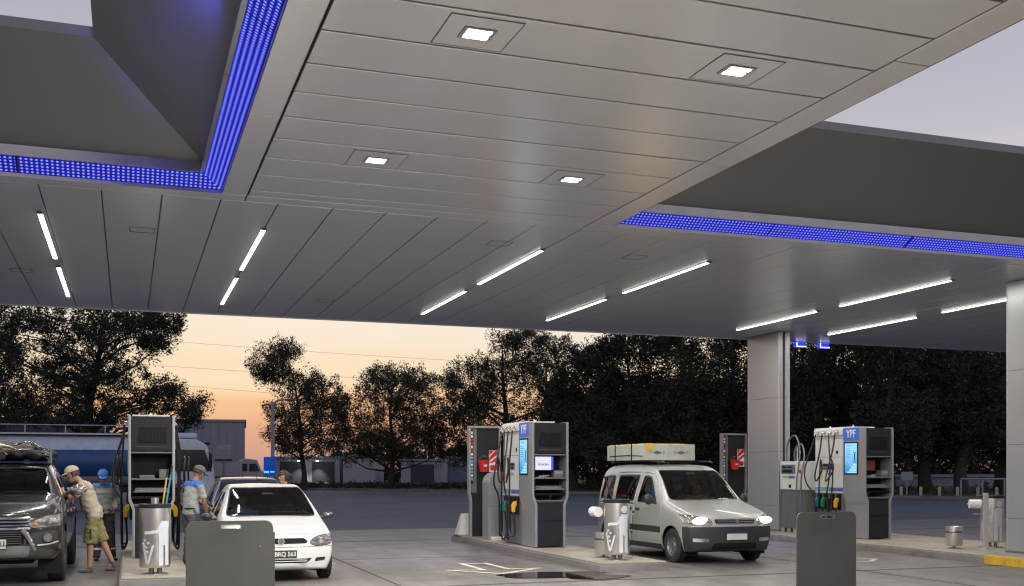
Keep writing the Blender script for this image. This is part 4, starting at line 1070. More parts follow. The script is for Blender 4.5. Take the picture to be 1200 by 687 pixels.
class Shell:
    def __init__(s, bm): s.bm = bm; s.lay = bm.faces.layers.int.new('cls'); s.names = ['body']
    def region(s, name, poly, view, ok=lambda c, n: True, over=None):
        """cut a convex outline into the shell. view 'L'/'R' side in (y,z); 'F'/'B' front/back in (x,z); 'T' top in (x,y)"""
        bm = s.bm; lay = s.lay
        if name not in s.names: s.names.append(name)
        ci = s.names.index(name)
        if view in 'LR': sel = lambda c, n: (c.x < 0 if view == 'L' else c.x > 0) and abs(n.x) > .25 and ok(c, n); pr = lambda c: (c.y, c.z)
        elif view in 'FB': sel = lambda c, n: (n.y < -.10 if view == 'F' else n.y > .10) and ok(c, n); pr = lambda c: (c.x, c.z)
        else: sel = lambda c, n: n.z > .3 and ok(c, n); pr = lambda c: (c.x, c.y)
        x0 = min(p[0] for p in poly) - .06; x1 = max(p[0] for p in poly) + .06; y0 = min(p[1] for p in poly) - .06; y1 = max(p[1] for p in poly) + .06
        n = len(poly)
        bx = lambda c: (x0 < pr(c)[0] < x1 and y0 < pr(c)[1] < y1)
        mrg = .12; cand = set()
        for f in bm.faces:
            c = f.calc_center_median(); p = pr(c)
            if x0 - mrg < p[0] < x1 + mrg and y0 - mrg < p[1] < y1 + mrg and sel(c, f.normal): cand.add(f)
        for i in range(n):
            a = poly[i]; b = poly[(i + 1) % n]
            ex0, ex1 = min(a[0], b[0]) - .03, max(a[0], b[0]) + .03; ey0, ey1 = min(a[1], b[1]) - .03, max(a[1], b[1]) + .03
            fs = []
            for f in cand:
                lo = hi = None; X0 = Y0 = 9e9; X1 = Y1 = -9e9
                for v in f.verts:
                    p = pr(v.co); d = (b[0] - a[0]) * (p[1] - a[1]) - (b[1] - a[1]) * (p[0] - a[0])
                    lo = d if lo is None or d < lo else lo; hi = d if hi is None or d > hi else hi
                    X0 = min(X0, p[0]); X1 = max(X1, p[0]); Y0 = min(Y0, p[1]); Y1 = max(Y1, p[1])
                if lo > 1e-7 or hi < -1e-7 or X0 > ex1 or X1 < ex0 or Y0 > ey1 or Y1 < ey0: continue
                fs.append(f)
            if not fs: continue
            dx, dy = b[0] - a[0], b[1] - a[1]
            if view in 'LR': co_, no = Vector((0, a[0], a[1])), Vector((0, dy, -dx))
            elif view in 'FB': co_, no = Vector((a[0], 0, a[1])), Vector((dy, 0, -dx))
            else: co_, no = Vector((a[0], a[1], 0)), Vector((dy, -dx, 0))
            es = {e for f in fs for e in f.edges}; vv = {v for f in fs for v in f.verts}
            r = bmesh.ops.bisect_plane(bm, geom=list(fs) + list(es) + list(vv), dist=1e-5, plane_co=co_, plane_no=no.normalized())
            cand = {f for f in cand if f.is_valid} | {g for g in r['geom'] if isinstance(g, bmesh.types.BMFace)}
        for f in cand:
            c = f.calc_center_median()
            p = pr(c)
            if x0 < p[0] < x1 and y0 < p[1] < y1 and sel(c, f.normal) and inpoly(p, poly):
                if over is None or s.names[f[lay]] in over: f[lay] = ci
    def take(s, name, obname, m, parent, off=0., comp=None, thick=0., ang=40):
        if name not in s.names: return None
        ci = s.names.index(name)
        fs = [f for f in s.bm.faces if f[s.lay] == ci and (comp is None or comp(f.calc_center_median()))]
        if not fs: return None
        idx = {}; vs = []; ff = []
        for f in fs:
            q = []
            for v in f.verts:
                if v not in idx: idx[v] = len(vs); vs.append(v.co + v.normal * off)
                q.append(idx[v])
            ff.append(q)
        me = bpy.data.meshes.new(obname); me.from_pydata([tuple(v) for v in vs], [], ff); me.update()
        for x in (m if isinstance(m, list) else [m]): me.materials.append(M[x] if isinstance(x, str) else x)
        me.polygons.foreach_set('use_smooth', [True] * len(me.polygons)); me.set_sharp_from_angle(angle=R(ang))
        o = bpy.data.objects.new(obname, me); COL.objects.link(o); o.parent = parent
        if thick:
            md = o.modifiers.new('thick', 'SOLIDIFY'); md.thickness = thick; md.offset = -1
        return o
def circ(cy, cz, r, a0=0, n=16): return [(cy + r * math.cos(2 * PI * k / n), cz + r * math.sin(2 * PI * k / n)) for k in range(n)]
def wheel(t, x, y, r, w, style='steel', s=1, rimm='rimgrey'):
    """s: outward side"""
    mb = MB(); h = w / 2
    mb.lathe([(r * .62, -h * .9), (r * .80, -h), (r * .93, -h * .95), (r, -h * .72), (r * 1.0, h * .72), (r * .93, h * .95), (r * .80, h), (r * .62, h * .9)], 40, (x, y, r), 'x', cap=False)
    tw = mb.build('wheel', 'tyre', t)
    mb = MB()
    mb.lathe([(r * .63, -h * .86), (r * .60, -h * .6), (r * .58, 0), (r * .60, h * .6), (r * .64, h * .88)], 40, (x, y, r), 'x', cap=False)
    mb.lathe([(r * .64, s * h * .88), (r * .585, s * h * .80), (r * .56, s * h * .55)], 40, (x, y, r), 'x', cap=False)
    if style == 'steel':
        mb.lathe([(r * .57, s * h * .5), (r * .45, s * h * .62), (r * .3, s * h * .42), (r * .2, s * h * .5), (r * .17, s * h * .62), (0.0, s * h * .66)], 32, (x, y, r), 'x', cap=False)
    else:
        for k in range(6):
            a = 2 * PI * k / 6
            for d in (-.12, .12):
                p0 = (x + s * h * .62, y + r * .1 * math.cos(a), r + r * .1 * math.sin(a)); p1 = (x + s * h * .70, y + r * .59 * math.cos(a + d), r + r * .59 * math.sin(a + d))
                mb.tube([p0, p1], [r * .05, r * .045], 6)
        mb.lathe([(r * .16, s * h * .4), (r * .14, s * h * .74), (0, s * h * .76)], 20, (x, y, r), 'x', cap=False)
    mb.build('rim', rimm, tw)
    mb = MB()
    if style == 'steel':
        for k in range(12):
            a = 2 * PI * k / 12
            mb.cyl((x + s * h * .585, y + r * .5 * math.cos(a), r + r * .5 * math.sin(a)), (x + s * h * .60, y + r * .5 * math.cos(a), r + r * .5 * math.sin(a)), r * .035, n=8)
        mb.build('rim_slots', 'cblack', tw)
    else:
        mb.lathe([(r * .54, s * h * .2), (0, s * h * .2)], 24, (x, y, r), 'x', cap=False); mb.build('brake_disc', 'cblack', tw)
def wells(t, hw, ys_, r, zc):
    for yc in ys_:
        for s in (-1, 1):
            mb = MB()
            n = 14; vs = []; fs = []
            for k in range(n + 1):
                a = PI * k / n
                for xx in (hw - .02, hw - .34): vs.append((s * xx, yc + r * math.cos(a), zc + r * math.sin(a)))
            for xx in (hw - .02, hw - .34): vs += [(s * xx, yc + r, .15), (s * xx, yc - r, .15)]
            for k in range(n): i = 2 * k; fs.append((i, i + 1, i + 3, i + 2))
            b = 2 * (n + 1)
            fs += [(0, 1, b + 2, b), (2 * n, 2 * n + 1, b + 3, b + 1), [2 * k + 1 for k in range(n + 1)] + [b + 3, b + 2]]
            mb.add(vs, fs)
            mb.build('wheel_well', 'cblack', t, ang=30)
def mirror(t, s, x, y, z, w, h, m, d=.11, arm=.06):
    mb = MB(); mb.ball((s * (x + arm + w / 2), y, z), (w / 2, d / 2, h / 2), 20, 14)
    for i, v in enumerate(mb.v):
        if v[1] > y + d * .25: mb.v[i] = (v[0], y + d * .25, v[2])
    o = mb.build('wing_mirror', m, t, ang=50)
    mb = MB(); mb.tube([(s * (x - .02), y + .02, z - h * .35), (s * (x + arm + .03), y + .01, z - h * .25)], [.03, .022], 8); mb.build('mirror_arm', 'plastic', o)
    mb = MB(); mb.lathe([(.42, 0), (.0, 0)], 20, (0, 0, 0), 'y', cap=False)
    mb.v = [(s * (x + arm + w / 2) + v[0] * w, y + d * .25 + .002, z + v[2] * h) for v in mb.v]; mb.build('mirror_glass', 'chrome', o)
def interior(t, hw, ydash, zdash, yseat, zroof, wheelside=1, rear=True, tall=0.):
    mb = MB(); mb.box(-hw, hw, ydash, ydash + .38, zdash - .28, zdash); mb.build('dashboard', 'interior', t, bevel=.05)
    mb = MB(); mb.box(-hw, hw, ydash + .38, yseat + 1.6, .27, .32); mb.build('cabin_floor', 'interior', t)
    for s in (-1, 1):
        mb = MB(); c = s * hw * .5
        mb.box(c - .22, c + .22, yseat - .25, yseat + .25, .36 + tall, .52 + tall)
        xf = Matrix.Translation((c, yseat + .24, .50 + tall)) @ Matrix.Rotation(R(-14), 4, 'X'); mb.box(-.21, .21, -.05, .07, 0, .56, xf); mb.box(-.12, .12, -.03, .05, .59, .75, xf)
        mb.build('seat', 'seat', t, bevel=.035)
    if rear:
        mb = MB(); mb.box(-hw + .06, hw - .06, yseat + .75, yseat + 1.2, .36 + tall, .52 + tall); xf = Matrix.Translation((0, yseat + 1.2, .5 + tall)) @ Matrix.Rotation(R(-14), 4, 'X'); mb.box(-hw + .06, hw - .06, -.05, .07, 0, .52, xf)
        mb.build('rear_bench', 'seat', t, bevel=.03)
    mb = MB(); n = 28; cx, cy, cz = wheelside * hw * .5, ydash + .46, zdash + .02; pts = []
    for k in range(n + 1):
        a = 2 * PI * k / n; pts.append((cx + .18 * math.cos(a), cy - .07 * math.sin(a), cz + .16 * math.sin(a)))
    mb.tube(pts, .015, 8)
    mb.tube([(cx - .17, cy, cz), (cx, cy - .03, cz - .02), (cx + .17, cy, cz)], .016, 6); mb.tube([(cx, cy - .03, cz - .02), (cx, cy - .25, cz - .12)], .025, 8)
    mb.build('steering_wheel', 'interior', t)
    mb = MB(); mb.box(-.09, .09, ydash + .52, ydash + .54, zroof - .17, zroof - .11); mb.build('rear_view_mirror', 'interior', t, bevel=.008)
def wipers(t, pts):
    for (x0, y0, z0, x1, y1, z1) in pts:
        mb = MB(); mb.tube([(x0, y0, z0), ((x0 + x1) / 2, (y0 + y1) / 2 - .012, (z0 + z1) / 2 + .012), (x1, y1, z1)], [.012, .010, .006], 6); mb.build('wiper', 'cblack', t)
def plate(t, x, y, z, w, h, txt, dark=False, rim='plateb'):
    mb = MB(); mb.box(x - w / 2 - .01, x + w / 2 + .01, y, y + .012, z - h / 2 - .01, z + h / 2 + .01); p = mb.build('licence_plate', rim, t, bevel=.003)
    mb = MB(); mb.box(x - w / 2, x + w / 2, y - .004, y - .0005, z - h / 2, z + h / 2); mb.build('plate_field', 'plateb' if dark else 'plate', p)
    if txt: text_obj('plate_lettering', txt, h * .78, 'plate' if dark else 'plateb', p, (x, y - .0045, z), (R(90), 0, 0), .001, .002, .92)

def front_y(bm, x, z):
    best = None
    for f in bm.faces:
        c = f.calc_center_median()
        if f.normal.y < -.1 and abs(c.x - x) < .06 and abs(c.z - z) < .05:
            if best is None or c.y < best: best = c.y
    return best if best is not None else 0.05

def side_doors(S, doors, gap=.007):
    for (name, poly) in doors:
        for v in 'LR':
            S.region('gap', growpoly(poly, gap), v, over=('body', 'gap')); S.region(name, poly, v, over=('gap', 'body'))

# ---- white hatchback
def hatch(name, label, loc, paint, scale=(1, 1, 1), detail=True, lettering=True):
    t = thing(name, label, 'car', loc)
    W = lambda *a: list(a)
    st = [(-.03, W(.24, .33, .46, .60, .66, .69), W(.60, .70, .75, .73, .68, .55)),
          (.10, W(.17, .30, .48, .63, .71, .745), W(.70, .77, .79, .78, .74, .66)),
          (.50, W(.16, .30, .52, .73, .81, .855), W(.74, .80, .825, .80, .755, .68)),
          (.98, W(.16, .30, .54, .80, .895, .945), W(.75, .81, .83, .81, .765, .68)),
          (1.17, W(.16, .30, .55, .83, .935, .985), W(.75, .81, .83, .81, .765, .68)),
          (1.42, W(.16, .30, .55, .85, 1.10, 1.165), W(.75, .81, .83, .81, .705, .63)),
          (1.86, W(.16, .30, .56, .87, 1.31, 1.405), W(.75, .81, .83, .81, .625, .54)),
          (2.40, W(.16, .30, .56, .89, 1.35, 1.445), W(.75, .81, .83, .81, .615, .54)),
          (3.00, W(.16, .30, .56, .91, 1.33, 1.425), W(.75, .81, .83, .80, .61, .53)),
          (3.42, W(.17, .31, .56, .93, 1.24, 1.345), W(.74, .80, .82, .78, .60, .52)),
          (3.66, W(.20, .33, .56, .93, 1.08, 1.12), W(.72, .78, .80, .75, .62, .56)),
          (3.78, W(.26, .36, .56, .85, .96, .99), W(.62, .72, .75, .71, .64, .56))]
    cr = [lambda a, b: .45 if a[2] == b[2] == 5 and a[1] == b[1] and a[1] in (0, 4) and a[0] >= 5 and b[0] <= 9 else 0,
          lambda a, b: .35 if a[2] == b[2] == 3 and a[1] == b[1] and a[1] in (0, 4) else 0,
          lambda a, b: .5 if a[0] == b[0] == 4 and a[2] >= 4 and b[2] >= 4 else 0,
          lambda a, b: .6 if a[2] == b[2] == 0 and a[1] == b[1] else 0]
    bm = car_shell(st, .20, .12, cr)
    S = Shell(bm)
    ws = roundpoly([(-.675, .955), (.675, .955), (.545, 1.365), (-.545, 1.365)], .05)
    S.region('seal', growpoly(ws, .018), 'F', ok=lambda c, n: c.y > 1.0); S.region('windshield', ws, 'F', ok=lambda c, n: c.y > 1.0)
    rw = roundpoly([(-.58, 1.0), (.58, 1.0), (.50, 1.30), (-.50, 1.30)], .05)
    S.region('rear_window', rw, 'B', ok=lambda c, n: c.y > 3.2)
    for v in 'LR':
        S.region('arch', circ(.69, .29, .335), v, ok=lambda c, n: c.z < .7); S.region('arch', circ(3.13, .29, .335), v, ok=lambda c, n: c.z < .7)
    side_doors(S, [('door', roundpoly([(1.20, .24), (2.36, .22), (2.34, .90), (2.26, 1.345), (1.98, 1.34), (1.62, 1.16), (1.24, .885)], .03, 2)),])
    side_doors(S, [('rear_door', roundpoly([(2.385, .22), (2.80, .22), (3.02, .62), (3.10, .92), (2.95, 1.33), (2.29, 1.35), (2.365, .90)], .03, 2))])
    for v in 'LR':
        S.region('trim', roundpoly([(1.46, .905), (2.30, .93), (2.25, 1.30), (1.96, 1.29)], .03, 2), v); S.region('trim2', roundpoly([(2.39, .935), (3.04, .955), (2.93, 1.28), (2.33, 1.30)], .03, 2), v)
        S.region('window', roundpoly([(1.53, .925), (2.275, .95), (2.225, 1.275), (1.97, 1.265)], .03, 2), v); S.region('rear_side_window', roundpoly([(2.41, .955), (3.01, .975), (2.91, 1.255), (2.355, 1.275)], .03, 2), v)
        S.region('moulding', [(.99, .50), (2.78, .50), (2.78, .555), (.99, .555)], v, over=('body', 'door', 'rear_door'))
    # front details
    for s in (-1, 1):
        hl = [(s * .42, .575), (s * .52, .535), (s * .72, .545), (s * .79, .60), (s * .77, .69), (s * .66, .70), (s * .49, .655)]
        hl = hl if s > 0 else hl[::-1]
        S.region('gap', growpoly(roundpoly(hl, .03, 2), .008), 'F', ok=lambda c, n: c.y < .6); S.region('headlight', roundpoly(hl, .03, 2), 'F', ok=lambda c, n: c.y < .6)
    S.region('grille', roundpoly([(-.40, .595), (-.36, .575), (.36, .575), (.40, .595), (.34, .655), (-.34, .655)], .02, 2), 'F', ok=lambda c, n: c.y < .5)
    S.region('lower_grille', roundpoly([(-.40, .29), (.40, .29), (.46, .355), (-.46, .355)], .02, 2), 'F', ok=lambda c, n: c.y < .5)
    for s in (-1, 1):
        p = roundpoly([(s * .50, .30), (s * .66, .31), (s * .68, .365), (s * .52, .36)], .02, 2)
        S.region('fog_recess', p if s > 0 else p[::-1], 'F', ok=lambda c, n: c.y < .5)
    S.region('bumper_seam', [(-.80, .520), (.80, .520), (.80, .527), (-.80, .527)], 'F', ok=lambda c, n: c.y < .5, over=('body',))
    S.region('bonnet_seam', [(-.70, .715), (.70, .715), (.70, .721), (-.70, .721)], 'F', ok=lambda c, n: c.y < .6, over=('body',))
    fy = front_y(bm, 0, .42); gy = front_y(bm, 0, .61)
    S.take('body', 'body', paint, t, thick=.006)
    for nm in ('door', 'rear_door'):
        for s in (-1, 1):
            d = S.take(nm, 'door', paint, t, comp=lambda c: c.x * s > 0, thick=.006)
            S.take('trim' if nm == 'door' else 'trim2', 'window_trim', 'rubber', d, off=-.002, comp=lambda c: c.x * s > 0)
            S.take('window' if nm == 'door' else 'rear_side_window', 'window', 'glassd' if nm != 'door' else 'glass', d, off=-.006, comp=lambda c: c.x * s > 0)
            hy = 2.18 if nm == 'door' else 2.92; mb = MB(); mb.box(min(s * .80, s * .835), max(s * .80, s * .835), hy, hy + .14, .80, .835); mb.build('handle', 'plastic', d, bevel=.01)
    [S.take('gap', 'panel_gaps', 'cblack', t, off=-.006, comp=(lambda c, s=s: c.x * s > 0)) for s in (-1, 1)]; S.take('bumper_seam', 'bumper_seam', 'cblack', t, off=-.003); S.take('bonnet_seam', 'bonnet_seam', 'cblack', t, off=-.003)
    S.take('seal', 'windshield_seal', 'rubber', t, off=-.001); S.take('windshield', 'windshield', 'glass', t, off=-.004); S.take('rear_window', 'rear_window', 'glassd', t, off=-.004)
    [S.take('moulding', 'side_moulding', 'plastic', t, off=.006, comp=(lambda c, s=s: c.x * s > 0)) for s in (-1, 1)]
    for s in (-1, 1):
        h = S.take('headlight', 'headlight', 'lampglass', t, off=.002, comp=lambda c: c.x * s > 0)
        if h:
            mb = MB(); yy = front_y(bm, s * .60, .61); mb.ball((s * .60, (yy or .15) + .0, .618), (.062, .018, .052), 20, 10); mb.build('reflector', 'chrome', h)
    g = S.take('grille', 'grille', 'cblack', t, off=.002)
    mb = MB(); mb.lathe([(.048, -.014), (.052, 0), (.052, .02)], 24, (0, gy - .006, .615), 'y'); mb.build('emblem_ring', 'chrome', g)
    mb = MB(); mb.lathe([(.0, -.004), (.038, -.004), (.038, .0)], 24, (0, gy - .018, .615), 'y'); em = mb.build('emblem_disc', 'steeld', g)
    mb = MB(); mb.tube([(-.03, gy - .026, .63), (.008, gy - .026, .624), (-.008, gy - .026, .606), (.03, gy - .026, .60)], .005, 6); mb.build('emblem_bolt', 'chrome', em)
    S.take('lower_grille', 'lower_grille', 'cblack', t, off=-.012); S.take('fog_recess', 'fog_recess', 'plastic', t, off=-.006)
    mb = MB(); mb.box(-.38, .38, fy - .006, fy + .01, .315, .325); mb.box(-.38, .38, fy - .006, fy + .01, .345, .352); mb.build('grille_bar', paint, t)
    if lettering: plate(t, .06, fy - .02, .425, .33, .115, 'BRQ 563' if lettering is True else lettering, True, 'plate')
    wells(t, .82, (.69, 3.13), .335, .29)
    for s in (-1, 1):
        for yy in (.69, 3.13): wheel(t, s * .735, yy, .285, .175, 'steel', s)
        mirror(t, s, .80, 1.50, .93, .17, .115, 'plastic' if s < 0 else 'steeld')
    interior(t, .68, 1.12, .90, 2.05, 1.40, 1)
    wipers(t, [(-.60, 1.135, .985, -.05, 1.115, .998), (.02, 1.12, .995, .58, 1.15, .985)])
    mb = MB(); mb.box(-.66, .66, .45, 3.5, .165, .19); mb.build('underbody', 'cblack', t)
    mb = MB(); mb.box(-.62, -.50, 1.33, 1.335, 1.02, 1.06) if False else mb.tube([(.0, 3.1, 1.43), (.0, 3.35, 1.75)], .004, 6); mb.build('antenna', 'cblack', t)
    bm.free()
    return t
c1 = hatch('white_hatchback', 'small white hatchback facing the camera behind the near grey panel stand', (2.10, 15.92, 0), 'pwhite')
c2 = hatch('dark_car', 'dark bluish car behind the white hatchback with only its roof and left side showing', (2.50, 22.2, 0), 'pplum', lettering='ACR 208')
c2.scale = (1.07, 1.07, 1.05)

# ---- silver van
def van():
    t = thing('silver_van', 'pale silver small van with lit headlights and a white box on its roof rack', 'van', (10.0, 16.42, 0))
    W = lambda *a: list(a)
    st = [(-.03, W(.28, .38, .58, .74, .80, .84), W(.66, .76, .80, .78, .70, .56)),
          (.14, W(.22, .34, .58, .79, .88, .915), W(.78, .83, .85, .83, .77, .66)),
          (.55, W(.21, .34, .60, .88, .97, 1.01), W(.80, .85, .87, .85, .78, .68)),
          (.96, W(.21, .34, .62, .96, 1.06, 1.10), W(.81, .86, .88, .86, .79, .70)),
          (1.12, W(.21, .34, .62, .98, 1.10, 1.155), W(.81, .86, .88, .86, .79, .70)),
          (1.36, W(.21, .34, .62, 1.00, 1.30, 1.38), W(.81, .86, .88, .865, .76, .67)),
          (1.74, W(.21, .34, .62, 1.02, 1.60, 1.70), W(.81, .86, .88, .865, .71, .62)),
          (2.2, W(.21, .34, .62, 1.03, 1.68, 1.78), W(.81, .86, .88, .865, .71, .62)),
          (3.0, W(.21, .34, .62, 1.03, 1.69, 1.79), W(.81, .86, .88, .865, .715, .63)),
          (3.7, W(.21, .34, .62, 1.03, 1.68, 1.77), W(.81, .86, .88, .86, .72, .63)),
          (4.02, W(.26, .36, .62, 1.02, 1.62, 1.68), W(.78, .84, .86, .83, .71, .62)),
          (4.12, W(.34, .42, .62, 1.0, 1.45, 1.55), W(.70, .78, .82, .80, .70, .62))]
    cr = [lambda a, b: .5 if a[2] == b[2] == 5 and a[1] == b[1] and a[1] in (0, 4) and a[0] >= 5 else 0,
          lambda a, b: .3 if a[2] == b[2] == 3 and a[1] == b[1] and a[1] in (0, 4) else 0,
          lambda a, b: .5 if a[0] == b[0] == 4 and a[2] >= 4 and b[2] >= 4 else 0,
          lambda a, b: .6 if a[2] == b[2] == 0 and a[1] == b[1] else 0,
          lambda a, b: .6 if a[0] == b[0] == 11 else 0]
    bm = car_shell(st, .20, .05, cr); S = Shell(bm)
    ws = roundpoly([(-.70, 1.125), (.70, 1.125), (.60, 1.64), (-.60, 1.64)], .06)
    S.region('seal', growpoly(ws, .018), 'F', ok=lambda c, n: c.y > .95); S.region('windshield', ws, 'F', ok=lambda c, n: c.y > .95)
    S.region('rear_window', roundpoly([(-.6, 1.1), (.6, 1.1), (.56, 1.55), (-.56, 1.55)], .05), 'B', ok=lambda c, n: c.y > 3.7)
    S.region('bumper', [(-.95, .20), (.95, .20), (.95, .665), (-.95, .665)], 'F', ok=lambda c, n: c.y < .5)
    for v in 'LR':
        S.region('bumper', [(-.1, .2), (.38, .2), (.38, .665), (-.1, .665)], v)
        S.region('lower_trim', [(1.18, .2), (3.0, .2), (3.0, .30), (1.18, .30)], v)
        S.region('arch', circ(.78, .31, .36), v, ok=lambda c, n: c.z < .75); S.region('arch', circ(3.47, .31, .36), v, ok=lambda c, n: c.z < .75)
    side_doors(S, [('door', roundpoly([(1.16, .30), (2.22, .30), (2.24, 1.02), (2.12, 1.615), (1.74, 1.58), (1.42, 1.32), (1.18, 1.03)], .04, 2))])
    side_doors(S, [('sliding_door', roundpoly([(2.25, .30), (3.02, .30), (3.22, .66), (3.24, 1.60), (2.145, 1.615), (2.27, 1.02)], .04, 2))])
    for v in 'LR':
        S.region('trim', roundpoly([(1.36, 1.03), (2.17, 1.05), (2.08, 1.555), (1.79, 1.53)], .04, 2), v); S.region('trim2', roundpoly([(2.32, 1.06), (3.16, 1.07), (3.16, 1.55), (2.24, 1.565)], .05, 2), v)
        S.region('trim3', roundpoly([(3.30, 1.07), (3.92, 1.08), (3.84, 1.53), (3.30, 1.55)], .05, 2), v)
        S.region('window', roundpoly([(1.42, 1.05), (2.145, 1.07), (2.06, 1.53), (1.80, 1.505)], .04, 2), v); S.region('slide_window', roundpoly([(2.35, 1.085), (3.13, 1.09), (3.13, 1.53), (2.27, 1.54)], .05, 2), v)
        S.region('rear_pane', roundpoly([(3.33, 1.095), (3.89, 1.10), (3.82, 1.51), (3.33, 1.53)], .05, 2), v)
        S.region('moulding', [(1.18, .52), (3.0, .52), (3.0, .62), (1.18, .62)], v, over=('body', 'door', 'sliding_door'))
        S.region('track', [(2.3, 1.0), (3.85, 1.0), (3.85, 1.012), (2.3, 1.012)], v, over=('body', 'sliding_door'))
    for s in (-1, 1):
        hl = [(s * .44, .70), (s * .78, .685), (s * .86, .74), (s * .86, .86), (s * .74, .87), (s * .47, .80)]
        hl = roundpoly(hl if s > 0 else hl[::-1], .03, 2)
        S.region('gap', growpoly(hl, .008), 'F', ok=lambda c, n: c.y < .6); S.region('headlight', hl, 'F', ok=lambda c, n: c.y < .6)
        p = roundpoly([(s * .50, .40), (s * .76, .41), (s * .76, .47), (s * .50, .465)], .015, 2); S.region('bumper_light', p if s > 0 else p[::-1], 'F', ok=lambda c, n: c.y < .5)
    S.region('grille', roundpoly([(-.38, .71), (.38, .71), (.41, .80), (-.41, .80)], .03, 2), 'F', ok=lambda c, n: c.y < .5)
    S.region('lower_grille', roundpoly([(-.45, .27), (.45, .27), (.42, .38), (-.42, .38)], .02, 2), 'F', ok=lambda c, n: c.y < .5)
    fy = front_y(bm, 0, .5); gy = front_y(bm, 0, .75)
    S.take('body', 'body', 'psilver', t, thick=.006); S.take('bumper', 'bumper', 'plastic', t, off=.006, thick=.012); [S.take('lower_trim', 'lower_trim', 'plastic', t, off=.003, comp=(lambda c, s=s: c.x * s > 0)) for s in (-1, 1)]
    for nm, ob in (('door', 'door'), ('sliding_door', 'sliding_door')):
        for s in (-1, 1):
            d = S.take(nm, ob, 'psilver', t, comp=lambda c: c.x * s > 0, thick=.006)
            S.take('trim' if nm == 'door' else 'trim2', 'window_trim', 'rubber', d, off=-.002, comp=lambda c: c.x * s > 0)
            S.take('window' if nm == 'door' else 'slide_window', 'window', 'glass' if nm == 'door' else 'glassd', d, off=-.006, comp=lambda c: c.x * s > 0)
            hy = 2.02 if nm == 'door' else 2.36; mb = MB(); mb.box(min(s * .865, s * .895), max(s * .865, s * .895), hy, hy + .16, .90, .945); mb.build('handle', 'plastic', d, bevel=.012)
    S.take('trim3', 'rear_pane_trim', 'rubber', t, off=-.001); S.take('rear_pane', 'rear_pane', 'glassd', t, off=-.004); S.take('rear_window', 'rear_window', 'glassd', t, off=-.004)
    [S.take('gap', 'panel_gaps', 'cblack', t, off=-.006, comp=(lambda c, s=s: c.x * s > 0)) for s in (-1, 1)]; S.take('seal', 'windshield_seal', 'rubber', t, off=-.001); S.take('windshield', 'windshield', 'glass', t, off=-.004)
    [S.take('moulding', 'side_moulding', 'plastic', t, off=.010, comp=(lambda c, s=s: c.x * s > 0)) for s in (-1, 1)]; S.take('track', 'door_track', 'cblack', t, off=-.002)
    for s in (-1, 1): 
        h = S.take('headlight', 'headlight', 'lampglass', t, off=.002, comp=lambda c: c.x * s > 0)
        yy = front_y(bm, s * .64, .77)
        mb = MB(); mb.ball((s * .64, yy + .01, .775), (.155, .035, .062), 24, 10); mb.build('lit_lamp', 'lampon', h)
    g = S.take('grille', 'grille', 'cblack', t, off=-.002)
    mb = MB()
    for z in (.725, .755, .785): mb.tube([(-.37, gy + .035, z), (-.2, gy + .002, z), (0, gy - .006, z), (.2, gy + .002, z), (.37, gy + .035, z)], .007, 8, 3)
    mb.build('grille_bars', 'chrome', g)
    mb = MB(); mb.prism([(-.028, .735), (.028, .735), (.034, .785), (.02, .80), (-.02, .80), (-.034, .785)], gy - .028, gy - .012); mb.build('emblem', 'chrome', g, bevel=.006)
    S.take('lower_grille', 'lower_grille', 'cblack', t, off=.002); S.take('bumper_light', 'bumper_light', 'chrome', t, off=.010)
    plate(t, .0, fy - .022, .50, .40, .12, '', False)
    mb = MB(); mb.box(-.2, .2, fy - .028, fy - .0265, .545, .562); mb.build('plate_band', 'lpurple', t)
    wells(t, .86, (.78, 3.47), .36, .31)
    for s in (-1, 1):
        for yy in (.78, 3.47): wheel(t, s * .765, yy, .305, .18, 'steel', s)
        mirror(t, s, .86, 1.38, 1.12, .17, .20, 'plastic')
        mb = MB(); mb.tube([(s * .50, 1.72, 1.79), (s * .52, 1.9, 1.82), (s * .53, 3.8, 1.82), (s * .53, 3.92, 1.78)], .014, 8, 3); mb.build('roof_rail', 'plastic', t)
    for yy in (2.25, 3.45):
        mb = MB(); mb.box(-.64, .64, yy - .02, yy + .02, 1.822, 1.842); mb.build('cross_bar', 'cblack', t, bevel=.005)
    interior(t, .72, 1.10, 1.06, 2.0, 1.72, 1, tall=.12)
    wipers(t, [(-.62, 1.03, 1.13, -.05, 1.02, 1.155), (.0, 1.02, 1.155, .60, 1.04, 1.13)])
    mb = MB(); mb.box(-.68, .68, .5, 3.9, .20, .23); mb.build('underbody', 'cblack', t)
    mb = MB(); mb.box(.25, .42, 1.245, 1.25, 1.2, 1.28); 
    bm.free(); return t
van()
t = thing('roof_box', 'long white carton with a yellow cover strapped on the roof of the silver van', 'box', (9.86, 19.45, 1.845))
mb = MB(); mb.box(-.55, .55, -.85, .85, 0, .31); mb.build('carton', 'carton', t, bevel=.012)
mb = MB(); mb.box(-.46, .40, -.70, .87, .311, .325); mb.box(-.50, -.38, -.862, -.852, .19, .325); mb.build('yellow_cover', 'nyellow', t, bevel=.004)
mb = MB()
for x in (-.27, .24):
    mb.prism([(x - .10, .15), (x, .185), (x + .10, .15), (x, .115)], -.8565, -.8515)
mb.build('printed_marks', 'cmid', t)
mb = MB()
for x in (-.27, .24):
    for s in (-1, 1): mb.box(x + s * .14 - .012, x + s * .14 + .012, -.856, -.8515, .12, .18)
mb.build('printed_bars', 'cgrey', t)
for yy in (-.30, .45):
    mb = MB()
    mb.box(-.556, -.551, yy - .02, yy + .02, -.02, .3265); mb.box(.551, .556, yy - .02, yy + .02, -.02, .3265)
    mb.box(-.556, .556, yy - .02, yy + .02, .3266, .330)
    mb.build('strap', 'cblack', t)
